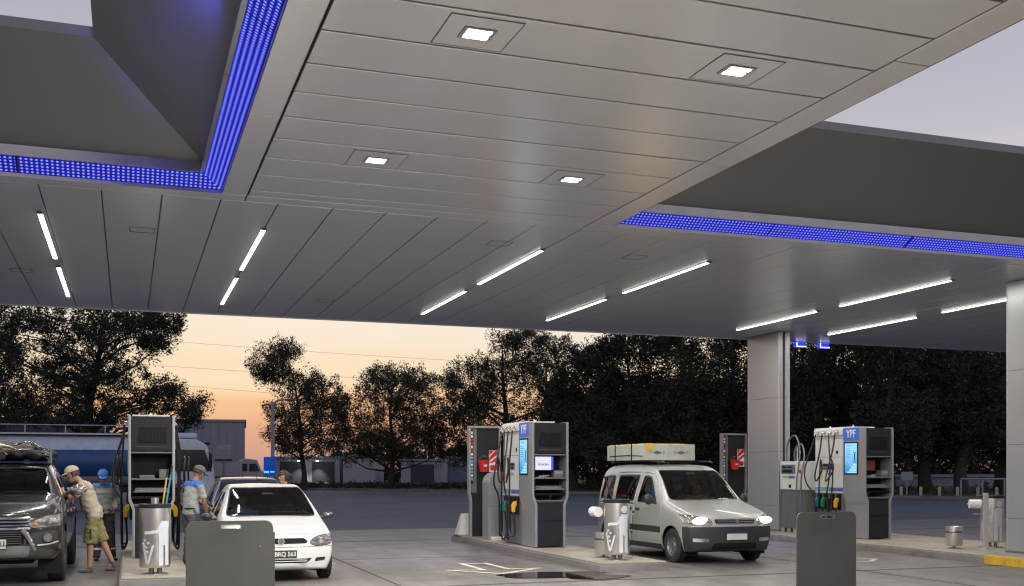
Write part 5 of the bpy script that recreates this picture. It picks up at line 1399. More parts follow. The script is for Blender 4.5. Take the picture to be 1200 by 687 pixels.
mb = MB(); mb.tube([(-.557, -.78, .08), (-.56, -.2, .10), (-.558, .7, .09)], .008, 6, 3); mb.build('rope', 'cblack', t)

# ---- charcoal pickup
def pickup():
    t = thing('dark_pickup', 'charcoal double cab pickup with chrome grille and luggage on its roof at the left edge', 'pickup truck', (-1.80, 16.55, 0))
    W = lambda *a: list(a)
    st = [(-.02, W(.42, .52, .72, .90, .98, 1.03), W(.70, .82, .88, .85, .78, .62)),
          (.16, W(.36, .48, .72, .96, 1.07, 1.115), W(.80, .88, .91, .89, .84, .74)),
          (.60, W(.36, .46, .74, 1.04, 1.16, 1.215), W(.84, .90, .93, .91, .85, .74)),
          (1.20, W(.36, .46, .76, 1.10, 1.23, 1.285), W(.84, .90, .93, .91, .85, .74)),
          (1.38, W(.36, .46, .76, 1.11, 1.25, 1.31), W(.84, .90, .93, .91, .85, .74)),
          (1.60, W(.36, .46, .76, 1.12, 1.42, 1.48), W(.84, .90, .93, .91, .79, .68)),
          (2.05, W(.36, .46, .76, 1.08, 1.63, 1.74), W(.84, .90, .93, .91, .70, .60)),
          (2.60, W(.36, .46, .76, 1.09, 1.68, 1.79), W(.84, .90, .93, .91, .69, .60)),
          (3.30, W(.36, .46, .76, 1.10, 1.66, 1.78), W(.84, .90, .93, .91, .69, .60)),
          (3.62, W(.36, .46, .76, 1.10, 1.55, 1.66), W(.84, .90, .93, .91, .72, .62)),
          (3.78, W(.36, .46, .76, 1.06, 1.16, 1.18), W(.84, .90, .93, .92, .90, .84)),
          (5.10, W(.40, .50, .76, 1.06, 1.14, 1.16), W(.84, .90, .93, .92, .90, .84)),
          (5.25, W(.44, .54, .76, 1.04, 1.12, 1.14), W(.80, .88, .92, .91, .89, .83))]
    cr = [lambda a, b: .5 if a[2] == b[2] == 5 and a[1] == b[1] and a[1] in (0, 4) and a[0] >= 5 else 0,
          lambda a, b: .3 if a[2] == b[2] == 3 and a[1] == b[1] and a[1] in (0, 4) else 0,
          lambda a, b: .5 if a[0] == b[0] == 4 and a[2] >= 4 and b[2] >= 4 else 0,
          lambda a, b: .6 if a[2] == b[2] == 0 and a[1] == b[1] else 0]
    bm = car_shell(st, .24, .05, cr); S = Shell(bm)
    ws = roundpoly([(-.70, 1.275), (.70, 1.275), (.58, 1.68), (-.58, 1.68)], .06)
    S.region('seal', growpoly(ws, .02), 'F', ok=lambda c, n: c.y > 1.25); S.region('windshield', ws, 'F', ok=lambda c, n: c.y > 1.25)
    for v in 'LR':
        S.region('arch', circ(.92, .42, .46), v, ok=lambda c, n: c.z < .95); S.region('arch', circ(4.0, .42, .46), v, ok=lambda c, n: c.z < .95)
    side_doors(S, [('door', roundpoly([(1.45, .47), (2.50, .47), (2.52, 1.08), (2.42, 1.64), (2.10, 1.60), (1.72, 1.34), (1.47, 1.08)], .04, 2))])
    side_doors(S, [('rear_door', roundpoly([(2.53, .47), (3.30, .47), (3.52, .80), (3.56, 1.08), (3.42, 1.62), (2.445, 1.64), (2.55, 1.08)], .04, 2))])
    for v in 'LR':
        S.region('trim', roundpoly([(1.72, 1.16), (2.45, 1.16), (2.38, 1.585), (2.12, 1.55)], .04, 2), v); S.region('trim2', roundpoly([(2.58, 1.16), (3.46, 1.16), (3.36, 1.57), (2.50, 1.585)], .04, 2), v)
        S.region('window', roundpoly([(1.78, 1.18), (2.425, 1.18), (2.36, 1.56), (2.13, 1.525)], .04, 2), v); S.region('rear_side_window', roundpoly([(2.60, 1.18), (3.43, 1.18), (3.34, 1.545), (2.525, 1.56)], .04, 2), v)
    for s in (-1, 1):
        hl = [(s * .47, .90), (s * .52, .83), (s * .90, .86), (s * .93, .98), (s * .90, 1.03), (s * .70, 1.0)]
        hl = roundpoly(hl if s > 0 else hl[::-1], .02, 2)
        S.region('gap', growpoly(hl, .009), 'F', ok=lambda c, n: c.y < .7); S.region('headlight', hl, 'F', ok=lambda c, n: c.y < .7)
        p = roundpoly([(s * .56, .56), (s * .86, .60), (s * .86, .80), (s * .50, .76)], .04, 2); S.region('fog_recess', p if s > 0 else p[::-1], 'F', ok=lambda c, n: c.y < .6)
    S.region('grille', roundpoly([(-.45, .84), (.45, .84), (.47, .985), (-.47, .985)], .03, 2), 'F', ok=lambda c, n: c.y < .5)
    S.region('lower_grille', roundpoly([(-.42, .60), (.42, .60), (.40, .80), (-.40, .80)], .03, 2), 'F', ok=lambda c, n: c.y < .5)
    S.region('skid', roundpoly([(-.46, .42), (.46, .42), (.52, .585), (-.52, .585)], .03, 2), 'F', ok=lambda c, n: c.y < .5)
    S.region('bonnet_seam', [(-.80, 1.04), (.80, 1.04), (.80, 1.048), (-.80, 1.048)], 'F', ok=lambda c, n: c.y < .6, over=('body',))
    gy = front_y(bm, 0, .92); ly = front_y(bm, 0, .70)
    S.take('body', 'body', 'pgrey', t, thick=.006)
    for nm in ('door', 'rear_door'):
        for s in (-1, 1):
            d = S.take(nm, 'door', 'pgrey', t, comp=lambda c: c.x * s > 0, thick=.006)
            S.take('trim' if nm == 'door' else 'trim2', 'window_trim', 'rubber', d, off=-.002, comp=lambda c: c.x * s > 0)
            if not (nm == 'door' and s > 0): S.take('window' if nm == 'door' else 'rear_side_window', 'window', 'glassd', d, off=-.006, comp=lambda c: c.x * s > 0)
            hy = 2.30 if nm == 'door' else 3.22; mb = MB(); mb.box(min(s * .915, s * .95), max(s * .915, s * .95), hy, hy + .17, .98, 1.02); mb.build('handle', 'chrome', d, bevel=.012)
    [S.take('gap', 'panel_gaps', 'cblack', t, off=-.006, comp=(lambda c, s=s: c.x * s > 0)) for s in (-1, 1)]; S.take('bonnet_seam', 'bonnet_seam', 'cblack', t, off=-.003)
    S.take('seal', 'windshield_seal', 'rubber', t, off=-.001); S.take('windshield', 'windshield', 'glass', t, off=-.004)
    for s in (-1, 1):
        h = S.take('headlight', 'headlight', 'lampglass', t, off=.002, comp=lambda c: c.x * s > 0)
        yy = front_y(bm, s * .72, .92); mb = MB(); mb.ball((s * .74, yy + .01, .925), (.05, .02, .045), 20, 10); mb.build('projector_lens', 'chrome', h)
        mb = MB(); mb.ball((s * .56, front_y(bm, s * .56, .88) + .01, .885), (.045, .015, .02), 16, 8); mb.build('indicator', 'amber', h)
        f = S.take('fog_recess', 'fog_recess', 'plastic', t, off=-.004, comp=lambda c: c.x * s > 0)
        yy = front_y(bm, s * .72, .69); mb = MB(); mb.lathe([(.0, -.02), (.05, -.02), (.062, -.01), (.066, .02)], 24, (s * .72, yy - .004, .69), 'y'); mb.build('fog_lamp', 'lampglass', f)
        mb = MB(); mb.tube([(s * .58, front_y(bm, s * .58, .58) - .004, .585), (s * .74, front_y(bm, s * .74, .59) - .004, .60), (s * .86, front_y(bm, s * .86, .60) , .63)], .016, 8, 3); mb.build('fog_trim', 'chrome', f)
        # slanting chrome blades beside the lower grille
        mb = MB(); mb.tube([(s * .40, ly - .01, .815), (s * .46, ly - .006, .74), (s * .53, ly + .015, .60), (s * .56, ly + .05, .52)], [(.035, .02), (.035, .02), (.03, .018), (.02, .012)], 8, 3, ref=(1, 0, 0)); mb.build('chrome_blade', 'chrome', t)
    g = S.take('grille', 'grille', 'cblack', t, off=-.004)
    mb = MB()
    for z, q, rr in ((.975, .02, .018), (.925, .005, .013), (.875, .005, .013), (.83, .0, .02)):
        mb.tube([(-.50, gy + .07, z), (-.3, gy + .012, z), (0, gy - .014, z), (.3, gy + .012, z), (.50, gy + .07, z)], [(rr, .016)] * 5, 8, 4, ref=(0, 0, 1))
    mb.build('chrome_bars', 'chrome', g)
    mb = MB(); n = 28
    for (rx, rz) in ((.085, .06), (.035, .055), (.06, .025)):
        mb.tube([(rx * math.cos(2 * PI * k / n), gy - .032, .93 + (.012 if rx == .06 else 0) + rz * math.sin(2 * PI * k / n)) for k in range(n + 1)], .008, 6)
    mb.build('emblem', 'chrome', g)
    lg = S.take('lower_grille', 'lower_grille', 'cblack', t, off=-.01)
    mb = MB()
    for z in np.linspace(.62, .78, 6): mb.box(-.39, .39, ly - .004, ly + .02, z, z + .008)
    mb.build('grille_slats', 'cmid', lg)
    S.take('skid', 'skid_plate', 'rimgrey', t, off=.004)
    plate(t, .0, ly - .03, .62, .40, .13, 'AC 714 LL', False)
    wells(t, .91, (.92, 4.0), .46, .42)
    for s in (-1, 1):
        for yy in (.92, 4.0): wheel(t, s * .80, yy, .385, .25, 'alloy', s)
        mirror(t, s, .90, 1.72, 1.345, .26, .17, 'chrome', .15, .03)
    interior(t, .74, 1.40, 1.20, 2.3, 1.72, -1, tall=.28)
    wipers(t, [(-.60, 1.37, 1.30, -.05, 1.34, 1.325), (.05, 1.34, 1.325, .60, 1.38, 1.30)])
    mb = MB(); mb.box(-.66, .66, .5, 4.9, .36, .40); mb.box(-.5, .5, .5, 1.4, .30, .37); mb.build('underbody', 'cblack', t)
    mb = MB(); mb.prism([(.40, 1.0), (.36, 1.1), (-.36, 1.1), (-.40, 1.0)], .4, .41)
    mb = MB(); mb.tube([(-.62, 1.86, 1.60), (-.62, 1.9, 1.63)], .01, 6)
    for s in (-1, 1):
        mb = MB(); mb.tube([(s * .60, 2.1, 1.76), (s * .62, 2.25, 1.83), (s * .62, 3.3, 1.83), (s * .60, 3.45, 1.76)], .018, 8, 3); mb.build('roof_rail', 'plastic', t)
    bm.free(); return t
pickup()
# luggage on the pickup roof
t = thing('roof_luggage', 'dark tarpaulin bundles tied with orange straps on the pickup roof', 'luggage', (-1.80, 19.3, 1.80))
rnd = random.Random(2)
for k, (x, y, rx, ry, rz) in enumerate([(-.35, -.25, .40, .34, .13), (.28, -.30, .34, .30, .10), (-.05, .15, .45, .4, .15), (.45, .25, .24, .4, .10), (-.5, .35, .25, .35, .12)]):
    mb = MB(); mb.ball((x, y, rz), (rx, ry, rz), 28, 18)
    mb.v = [tuple(Vector(v) + Vector((mnoise.noise(Vector(v) * 5 + Vector((k, 0, 0))), mnoise.noise(Vector(v) * 5 + Vector((0, k, 3))), mnoise.noise(Vector(v) * 6 + Vector((0, 7, k))))) * .07) for v in mb.v]
    mb.v = [(a, b, max(.0, c)) for a, b, c in mb.v]
    mb.build('bundle', 'cdark' if k % 2 else 'wdark', t, ang=60)
for k, pts in enumerate([[(-.62, -.5, .12), (-.3, -.52, .24), (.1, -.5, .16), (.55, -.42, .05)], [(-.6, -.35, .22), (-.42, -.5, .30), (-.2, -.45, .22), (.0, -.52, .1)], [(-.2, -.55, .10), (.2, -.5, .24), (.5, -.2, .18), (.66, .1, .02)], [(-.66, .0, .02), (-.3, -.3, .30), (.1, -.2, .28), (.62, -.5, .02)]]):
    mb = MB(); mb.tube(pts, [(.016, .005)] * 4, 6, 6); mb.build('strap', ['amber', 'paper', 'amber', 'nyellow'][k], t)
for x0, x1 in ((-.55, -.1), (.15, .5)):
    mb = MB(); mb.tube([(x0, -.5, .27), ((x0 + x1) / 2, -.48, .30), (x1, -.3, .20)], .014, 8, 3); mb.build('pole', 'chrome', t)
mb = MB(); mb.tube([(.63, -.52, -.04), (.63, -.52, .22)], .022, 8); mb.tube([(.50, -.2, .0), (.50, -.2, .14)], .025, 8); mb.build('rack_post', 'cmid', t)

rnd = random.Random(12)
for k in range(12):
    x0 = rnd.uniform(-.65, .1); y0 = rnd.uniform(-.55, -.1); z0 = rnd.uniform(.10, .26); x1 = x0 + rnd.uniform(.3, .75); pts = [(x0, y0, z0), ((x0 + x1) / 2, y0 + rnd.uniform(-.1, .2), z0 + rnd.uniform(.0, .12)), (min(x1, .68), y0 + rnd.uniform(-.1, .3), rnd.uniform(.03, .26))]
    mb = MB(); mb.tube(pts, rnd.uniform(.008, .016), 6, 5); mb.build('bundled_stick', ['paper', 'cdark', 'wdark', 'amber', 'chrome'][k % 5], t)
# ------------------------------------------------------------------ people
def fuse(mb, name, m, parent, voxel=.010, smooth=4, wrinkle=0., wscale=9., seed=0.):
    me = mb.mesh(name); bm = bmesh.new(); bm.from_mesh(me); bmesh.ops.recalc_face_normals(bm, faces=bm.faces); bm.to_mesh(me); bm.free()
    o = bpy.data.objects.new('tmp', me); COL.objects.link(o)
    r = o.modifiers.new('r', 'REMESH'); r.mode = 'VOXEL'; r.voxel_size = voxel
    s = o.modifiers.new('s', 'SMOOTH'); s.iterations = smooth; s.factor = .5
    bpy.context.view_layer.update()
    m2 = bpy.data.meshes.new_from_object(o.evaluated_get(bpy.context.evaluated_depsgraph_get()))
    bpy.data.objects.remove(o); m2.name = name
    if wrinkle:
        bm = bmesh.new(); bm.from_mesh(m2)
        for v in bm.verts:
            p = v.co * wscale; p.z *= 1.7
            v.co += v.normal * wrinkle * (mnoise.noise(p + Vector((seed, 0, seed))) + .5 * mnoise.noise(p * 2.3))
        bm.to_mesh(m2); bm.free()
    m2.materials.clear(); m2.materials.append(M[m]); m2.polygons.foreach_set('use_smooth', [True] * len(m2.polygons))
    o = bpy.data.objects.new(name, m2); COL.objects.link(o)
    if parent: o.parent = parent
    return o
def lerp(a, b, t): return Vector(a) * (1 - t) + Vector(b) * t
def hand(mb, w, e, palm_n, curl=.5, s=1.):
    """wrist w, elbow e: hand continues the forearm"""
    w = Vector(w); d = (w - Vector(e)).normalized(); n = Vector(palm_n); n = (n - d * n.dot(d)).normalized(); sd = d.cross(n)
    mb.tube([w - d * .02, w + d * .03, w + d * .085], [(.026, .020), (.038, .016), (.042, .014)], 10, 3, ref=sd)
    for k, (off, ln) in enumerate(((-.032, .068), (-.011, .078), (.011, .074), (.032, .058))):
        b = w + d * .075 + sd * off
        p1 = b + (d * math.cos(curl * .5) + n * math.sin(curl * .5)) * ln * .45
        p2 = p1 + (d * math.cos(curl * 1.5) + n * math.sin(curl * 1.5)) * ln * .35
        p3 = p2 + (d * math.cos(curl * 2.4) + n * math.sin(curl * 2.4)) * ln * .3
        mb.tube([b - d * .02, p1, p2, p3], [.0105, .010, .009, .007], 7)
    b = w + d * .03 - sd * .03 * s
    mb.tube([b, b - sd * .025 * s + d * .025 + n * .01, b - sd * .03 * s + d * .055 + n * .025], [.013, .012, .009], 7)
def head(mb, c, fd, up, sc=1.):
    fd = Vector(fd).normalized(); up = Vector(up); up = (up - fd * up.dot(fd)).normalized(); rt = fd.cross(up)
    Mx = Matrix(((rt.x, fd.x, up.x, c[0]), (rt.y, fd.y, up.y, c[1]), (rt.z, fd.z, up.z, c[2]), (0, 0, 0, 1)))
    b = MB(); b.ball((0, 0, 0), (1, 1, 1), 28, 20)
    vs = []
    for x, y, z in b.v:
        X = x * .076; Y = y * .098; Z = z * .118
        if z < 0: X *= 1 - .28 * (-z) ** 1.5; Y = Y * (1 - .18 * (-z)) + .012 * (-z)
        if y < 0 and z > -.2: Y *= 1.04
        if y > .5: Y -= .006 * math.exp(-((z - .05) / .18) ** 2)      # eye sockets
        if y > .7 and -.05 < z < .35 and abs(x) < .5: Y += .003
        vs.append((X * sc, Y * sc, Z * sc))
    mb.add(vs, b.f, Mx)
    def q(x, y, z): return Mx @ Vector((x * sc, y * sc, z * sc))
    mb.tube([q(0, .088, .02), q(0, .104, -.012), q(0, .112, -.030)], [.008, .012, .014], 8)
    mb.ball((0, 0, 0), (.013, .010, .009), 10, 8, xf=Mx @ Matrix.Translation((0, .103 * sc, -.033 * sc)))
    mb.ball((0, 0, 0), (.024, .012, .011), 12, 8, xf=Mx @ Matrix.Translation((0, .088 * sc, -.060 * sc)))
    mb.ball((0, 0, 0), (.026, .022, .018), 12, 8, xf=Mx @ Matrix.Translation((0, .072 * sc, -.098 * sc)))
    for s in (-1, 1): mb.ball((0, 0, 0), (.010, .018, .031), 10, 8, xf=Mx @ Matrix.Translation((s * .077 * sc, -.005, -.012)))
    return Mx
def hair_cap(Mx, m, parent, name='hair', grow=.010, low=-.2, front=.35, sc=1.):
    b = MB(); b.ball((0, 0, 0), (1, 1, 1), 28, 20); keep = []
    vs = []
    for x, y, z in b.v:
        vs.append((x * (.076 + grow) * sc, y * (.100 + grow) * sc - .004, max(z, -.9) * (.118 + grow) * sc))
    b.v = vs
    b.f = [f for f in b.f if (lambda c: c[2] > .118 * (low if c[1] < .02 else front))([sum(b.v[i][k] for i in f) / len(f) for k in range(3)])]
    b.v = [tuple(Mx @ Vector(v)) for v in b.v]
    me = b.mesh(name); o = finish(me, name, m, parent, ang=70); md = o.modifiers.new('t', 'SOLIDIFY'); md.thickness = .008; md.offset = -1; return o
def eyes(Mx, parent):
    b = MB()
    for s in (-1, 1): b.ball((0, 0, 0), (.013, .006, .006), 10, 8, xf=Mx @ Matrix.Translation((s * .031, .089, .004)))
    b.build('eyes', 'cblack', parent)
    b = MB()
    for s in (-1, 1): b.tube([Mx @ Vector((s * .014, .093, .026)), Mx @ Vector((s * .034, .091, .030)), Mx @ Vector((s * .052, .080, .024))], [.004, .005, .003], 6)
    b.build('eyebrows', 'hair', parent)
def cap(Mx, m, parent, brim=True, bm_='wblue', backward=False):
    b = MB(); b.ball((0, 0, 0), (.088, .112, .10), 28, 18)
    b.f = [f for f in b.f if min(b.v[i][2] for i in f) > -.004]
    b.v = [tuple(Mx @ Vector((x, y - .002, z + .040))) for x, y, z in b.v]
    o = finish(b.mesh('cap'), 'cap', m, parent, ang=60); md = o.modifiers.new('t', 'SOLIDIFY'); md.thickness = .006; md.offset = 1
    if brim:
        g = MB(); n = 12; s = -1 if backward else 1; vs = []
        for k in range(n + 1):
            a = PI * (k / n); x = .082 * math.cos(a); y = .10 + .018 * math.sin(a)
            vs += [(x, s * (.06 + .045 * math.sin(a)), .045), (x * .95, s * (.07 + .11 * math.sin(a)), .030)]
        vs2 = [(x, y, z + .007) for x, y, z in vs]; m_ = len(vs); fs = []
        for k in range(n):
            i = 2 * k; fs += [(i, i + 1, i + 3, i + 2), (m_ + i, m_ + i + 2, m_ + i + 3, m_ + i + 1), (i + 1, m_ + i + 1, m_ + i + 3, i + 3), (i, i + 2, m_ + i + 2, m_ + i)]
        g.add([Mx @ Vector(v) for v in vs + vs2], fs); g.build('brim', bm_, o, ang=50)
    return o
def person(label, loc, rz, P, fd, up=(0, 0, 1), shirt='wgrey', pants='wdark', shorts=False, sleeve=.5, girl=False, curl=.6, palm=None, yoke=None, shoes='shoe', belly=0., k=1., lower=True, collar=True, skin='skin'):
    t = thing('person', label, 'person', loc, rz)
    p = {a: Vector(v) for a, v in P.items()}
    sd = (p['sL'] - p['sR']).normalized()
    b = MB()
    hc = p['head']
    b.tube([p['pel'] - Vector((0, 0, .03)), p['wst'], p['chs'], lerp(p['chs'], p['nck'], .75)], [(.13, .085), (.12, .08), (.14, .085), (.085, .06)], 16, 4, ref=sd)
    b.tube([lerp(p['chs'], p['nck'], .6), p['nck'], lerp(p['nck'], hc, .75)], [(.065, .055), (.052, .052), (.05, .05)], 14, 3, ref=sd)
    Mx = head(b, hc, fd, up, .93 if girl else 1.)
    for s, q in (('L', 1), ('R', -1)):
        b.tube([p['s' + s], lerp(p['s' + s], p['e' + s], .3), p['e' + s], lerp(p['e' + s], p['w' + s], .3), p['w' + s]], [.048 * k, .046 * k, .037 * k, .039 * k, .025 * k], 12, 3)
        hand(b, p['w' + s], p['e' + s], palm[s] if palm else (-q, 0, 0), curl, q if palm is None else 1)
        b.tube([lerp(p['chs'], p['nck'], .3), p['s' + s]], [.06, .05], 10)
        if lower:
            b.tube([p['h' + s], lerp(p['h' + s], p['k' + s], .4), p['k' + s], lerp(p['k' + s], p['a' + s], .3), p['a' + s]], [.078, .072, .052, .054, .034], 12, 3)
            ft = p['f' + s]; b.tube([p['a' + s], p['a' + s] + Vector((0, 0, -.04)), ft], [.034, .034, .028], 8)
    body = fuse(b, 'body', skin, t, .0085, 3)
    eyes(Mx, t)
    # shirt
    b = MB(); g = 0
    b.tube([p['pel'] + Vector((0, 0, -.04)), p['pel'] + Vector((0, 0, .06)), p['wst'] + belly * Vector(fd), p['chs'], lerp(p['chs'], p['nck'], .55), lerp(p['chs'], p['nck'], .86)],
           [(.178, .130), (.172, .126 + belly * .3), (.165, .120 + belly * .5), (.180, .125), (.150, .100), (.072, .065)] if not girl else [(.15, .11), (.145, .105), (.13, .10), (.15, .11), (.12, .085), (.06, .055)], 20, 4, ref=sd)
    for s in 'LR':
        b.tube([lerp(p['chs'], p['nck'], .35), p['s' + s]], [.085, .072 * k], 12)
        e = lerp(p['s' + s], p['e' + s], sleeve * 1.5 if sleeve < .6 else min(sleeve, 1.))
        b.tube([p['s' + s], lerp(p['s' + s], p['e' + s], .35), e] + ([lerp(p['e' + s], p['w' + s], .85)] if sleeve > 1 else []), [.072 * k, .066 * k, .064 * k] + ([.045 * k] if sleeve > 1 else []), 12, 3)
    sh = fuse(b, 'shirt', shirt, t, .011, 3, .013, 8, loc[0] * 3)
    if yoke:
        # coloured shoulder yoke: upper faces of the shirt, lifted slightly
        me = sh.data; zc = p['nck'].z; f2 = []; vs = []; idx = {}
        for f in me.polygons:
            c = f.center
            if c.z > lerp(p['chs'], p['nck'], .42).z and (c - p['nck']).length < .27:
                qq = []
                for i in f.vertices:
                    if i not in idx: idx[i] = len(vs); vs.append(tuple(me.vertices[i].co + me.vertices[i].normal * .003))
                    qq.append(idx[i])
                f2.append(qq)
        if f2:
            m3 = bpy.data.meshes.new('shoulder_yoke'); m3.from_pydata(vs, [], f2); finish(m3, 'shoulder_yoke', yoke, sh, ang=80)
    if collar:
        b = MB(); c = lerp(p['chs'], p['nck'], .90); n = 20; f = Vector(fd); f.z = 0; f.normalize(); ss = f.cross(Vector((0, 0, 1)))
        ax = (p['nck'] - p['chs']).normalized(); u1 = sd; u2 = ax.cross(sd)
        b.tube([c + u1 * .068 * math.cos(2 * PI * i / n) + u2 * .062 * math.sin(2 * PI * i / n) for i in range(n + 1)], [(.012, .022)] * (n + 1), 6, ref=tuple(ax)); b.build('collar', yoke or shirt, sh)
    if lower:
        b = MB()
        b.tube([p['pel'] + Vector((0, 0, .07)), p['pel'], p['pel'] - Vector((0, 0, .07))], [(.158, .115), (.168, .125), (.15, .12)], 20, 3, ref=sd)
        for s in 'LR':
            if shorts:
                e = lerp(p['h' + s], p['k' + s], 1.02); d = (p['k' + s] - p['h' + s]).normalized()
                b.tube([p['h' + s], lerp(p['h' + s], p['k' + s], .5), e + d * .02], [.105, .108, .112], 14, 3)
            else:
                b.tube([p['h' + s], lerp(p['h' + s], p['k' + s], .45), p['k' + s], lerp(p['k' + s], p['a' + s], .4), p['a' + s] + Vector((0, 0, -.03))], [.102, .096, .078, .074, .066], 14, 3)
        tr = fuse(b, 'shorts' if shorts else 'trousers', pants, t, .012, 3, .014, 9, loc[1])
        for s in 'LR':
            if shorts:
                c = lerp(p['h' + s], p['k' + s], .62); q = 1 if s == 'L' else -1
                xf = Matrix.Translation(c + sd * q * .10) ; b = MB(); b.box(-.012, .012, -.07, .07, -.09, .08, xf); b.build('cargo_pocket', pants, tr, bevel=.012)
            a = p['a' + s]; f = p['f' + s]; d = (f - a); dh = Vector((d.x, d.y, 0)).normalized(); z = (f.z)
            b = MB(); heel = a - dh * .05; heel.z = f.z + (a.z - f.z) * .25 if f.z < a.z - .12 else f.z
            b.tube([heel + Vector((0, 0, .0)), lerp(heel, f, .35), lerp(heel, f, .75), f + d.normalized() * .03], [(.036, .040), (.040, .046), (.045, .030), (.030, .018)], 12, 3, ref=tuple(dh.cross(Vector((0, 0, 1)))))
            b.tube([a + Vector((0, 0, .01)), lerp(heel, a, .3)], [.045, .046], 10)
            fuse(b, 'shoe', shoes, t, .010, 3)
    return t, Mx, sh, body, p
# worker seen from behind at the window of the white hatchback: faces right and slightly away
P = dict(pel=(0, 0, .93), wst=(0, .0, 1.10), chs=(.03, .02, 1.30), nck=(.08, .05, 1.475), head=(.135, .085, 1.600),
         sL=(-.06, .20, 1.40), sR=(.14, -.15, 1.40), eL=(.10, .30, 1.16), eR=(.215, -.13, 1.11), wL=(.30, .28, 1.02), wR=(.27, -.06, .875),
         hL=(-.05, .08, .90), hR=(.03, -.08, .90), kL=(-.02, .10, .50), kR=(.06, -.09, .50), aL=(-.06, .10, .09), aR=(.02, -.10, .09), fL=(.08, .17, .035), fR=(.17, -.06, .035))
WZ = 0.0
t, Mx, sh, body, p = person('attendant in grey polo with blue shoulders leaning to the white hatchback window', (1.02, 19.35, 0), 0, P, (.80, .35, -.45), (.3, .1, 1), 'wgrey', 'wmid', yoke='wblue', sleeve=.55, shoes='cblack', skin='skind')
hair_cap(Mx, 'hair', t, low=-.25, front=.3); cap(Mx, 'capg', t)
mb = MB(); mb.box(-.001, .001, -.001, .001, 0, .001)
b = MB(); n = 24; b.tube([(.168 * math.cos(a) * .6 + .0, .168 * math.sin(a), 1.0) for a in np.linspace(0, 2 * PI, n + 1)], [(.010, .022)] * (n + 1), 6, ref=(0, 0, 1)); b.build('belt', 'cblack', t)
# bearded customer leaning on the pickup door, faces left
P = dict(pel=(.05, 0, .93), wst=(.02, 0, 1.12), chs=(-.07, .0, 1.33), nck=(-.17, .0, 1.48), head=(-.27, -.01, 1.585),
         sL=(-.09, -.19, 1.40), sR=(-.11, .19, 1.42), eL=(-.27, -.23, 1.20), eR=(-.30, .16, 1.22), wL=(-.40, -.12, 1.30), wR=(-.46, .10, 1.28),
         hL=(.05, -.09, .90), hR=(.05, .09, .90), kL=(.0, -.10, .50), kR=(.17, .07, .52), aL=(-.01, -.10, .085), aR=(.33, .09, .15), fL=(-.15, -.11, .035), fR=(.235, .09, .035))
t, Mx, sh, body, p = person('bearded man in beige tee and olive shorts leaning into the dark pickup window', (-.57, 18.75, 0), 0, P, (-1, -.1, -.35), (-.25, 0, 1), 'beige', 'olive', shorts=True, sleeve=.55, belly=.04, collar=False, palm={'L': (0, 1, 0), 'R': (0, -1, 0)}, k=1.05)
hair_cap(Mx, 'hair', t, low=-.35, front=.3); cap(Mx, 'beige', t, True, 'beige')
b = MB(); b.ball((0, 0, 0), (.058, .048, .045), 16, 12, xf=Mx @ Matrix.Translation((0, .058, -.085))); b.build('beard', 'capg', t)
# attendant with blue cap looking down behind the customer, faces the camera
P = dict(pel=(0, 0, .90), wst=(0, 0, 1.08), chs=(0, -.02, 1.27), nck=(-.01, -.06, 1.42), head=(-.02, -.11, 1.53),
         sL=(.19, -.02, 1.35), sR=(-.19, -.02, 1.35), eL=(.245, .02, 1.10), eR=(-.22, .0, 1.10), wL=(.18, -.16, .93), wR=(-.10, -.20, .98),
         hL=(.09, 0, .88), hR=(-.09, 0, .88), kL=(.12, -.03, .48), kR=(-.10, -.02, .48), aL=(.15, .02, .085), aR=(-.12, .02, .085), fL=(.20, -.14, .035), fR=(-.14, -.14, .035))
t, Mx, sh, body, p = person('attendant with bright blue cap looking down behind the man in shorts', (-.42, 21.1, 0), .1, P, (-.05, -.93, -.36), (0, -.3, 1), 'wgrey', 'wdark', yoke='wblue', sleeve=1.2, shoes='cblack', skin='skind')
hair_cap(Mx, 'hair', t, low=-.3, front=.3); cap(Mx, 'wblue', t)
for s, a in (('L', (.142, .01, .22)), ('R', (-.115, .01, .22))):
    b = MB(); n = 18; b.tube([(a[0] + .078 * math.cos(q), a[1] + .078 * math.sin(q), a[2]) for q in np.linspace(0, 2 * PI, n + 1)], [(.020, .006)] * (n + 1), 6, ref=(0, 0, 1)); b.build('reflective_band', 'paper', t)
# woman with dark tied hair behind the hatchback
P = dict(pel=(0, 0, .90), wst=(0, 0, 1.07), chs=(0, 0, 1.24), nck=(0, 0, 1.40), head=(-.02, 0, 1.530),
         sL=(.0, -.165, 1.33), sR=(.0, .165, 1.33), eL=(-.02, -.20, 1.07), eR=(-.02, .20, 1.07), wL=(-.12, -.17, .86), wR=(-.12, .17, .86),
         hL=(0, -.085, .88), hR=(0, .085, .88), kL=(-.02, -.09, .48), kR=(.03, .09, .48), aL=(.0, -.09, .085), aR=(.06, .09, .085), fL=(-.15, -.10, .035), fR=(-.09, .10, .035))
t, Mx, sh, body, p = person('woman with dark tied back hair standing between the white hatchback and the dark car', (2.78, 20.55, 0), 0, P, (-1, -.35, -.05), (0, 0, 1), 'white', 'wdark', girl=True, shoes='white', collar=False)
hair_cap(Mx, 'hair', t, low=-.6, front=.42, grow=.014)
b = MB(); b.ball((0, 0, 0), (.035, .04, .035), 14, 10, xf=Mx @ Matrix.Translation((0, -.125, .03))); b.tube([Mx @ Vector((0, -.14, .03)), Mx @ Vector((0, -.17, -.04)), Mx @ Vector((0, -.14, -.13))], [.028, .026, .008], 10, 4); b.build('ponytail', 'hair', t)
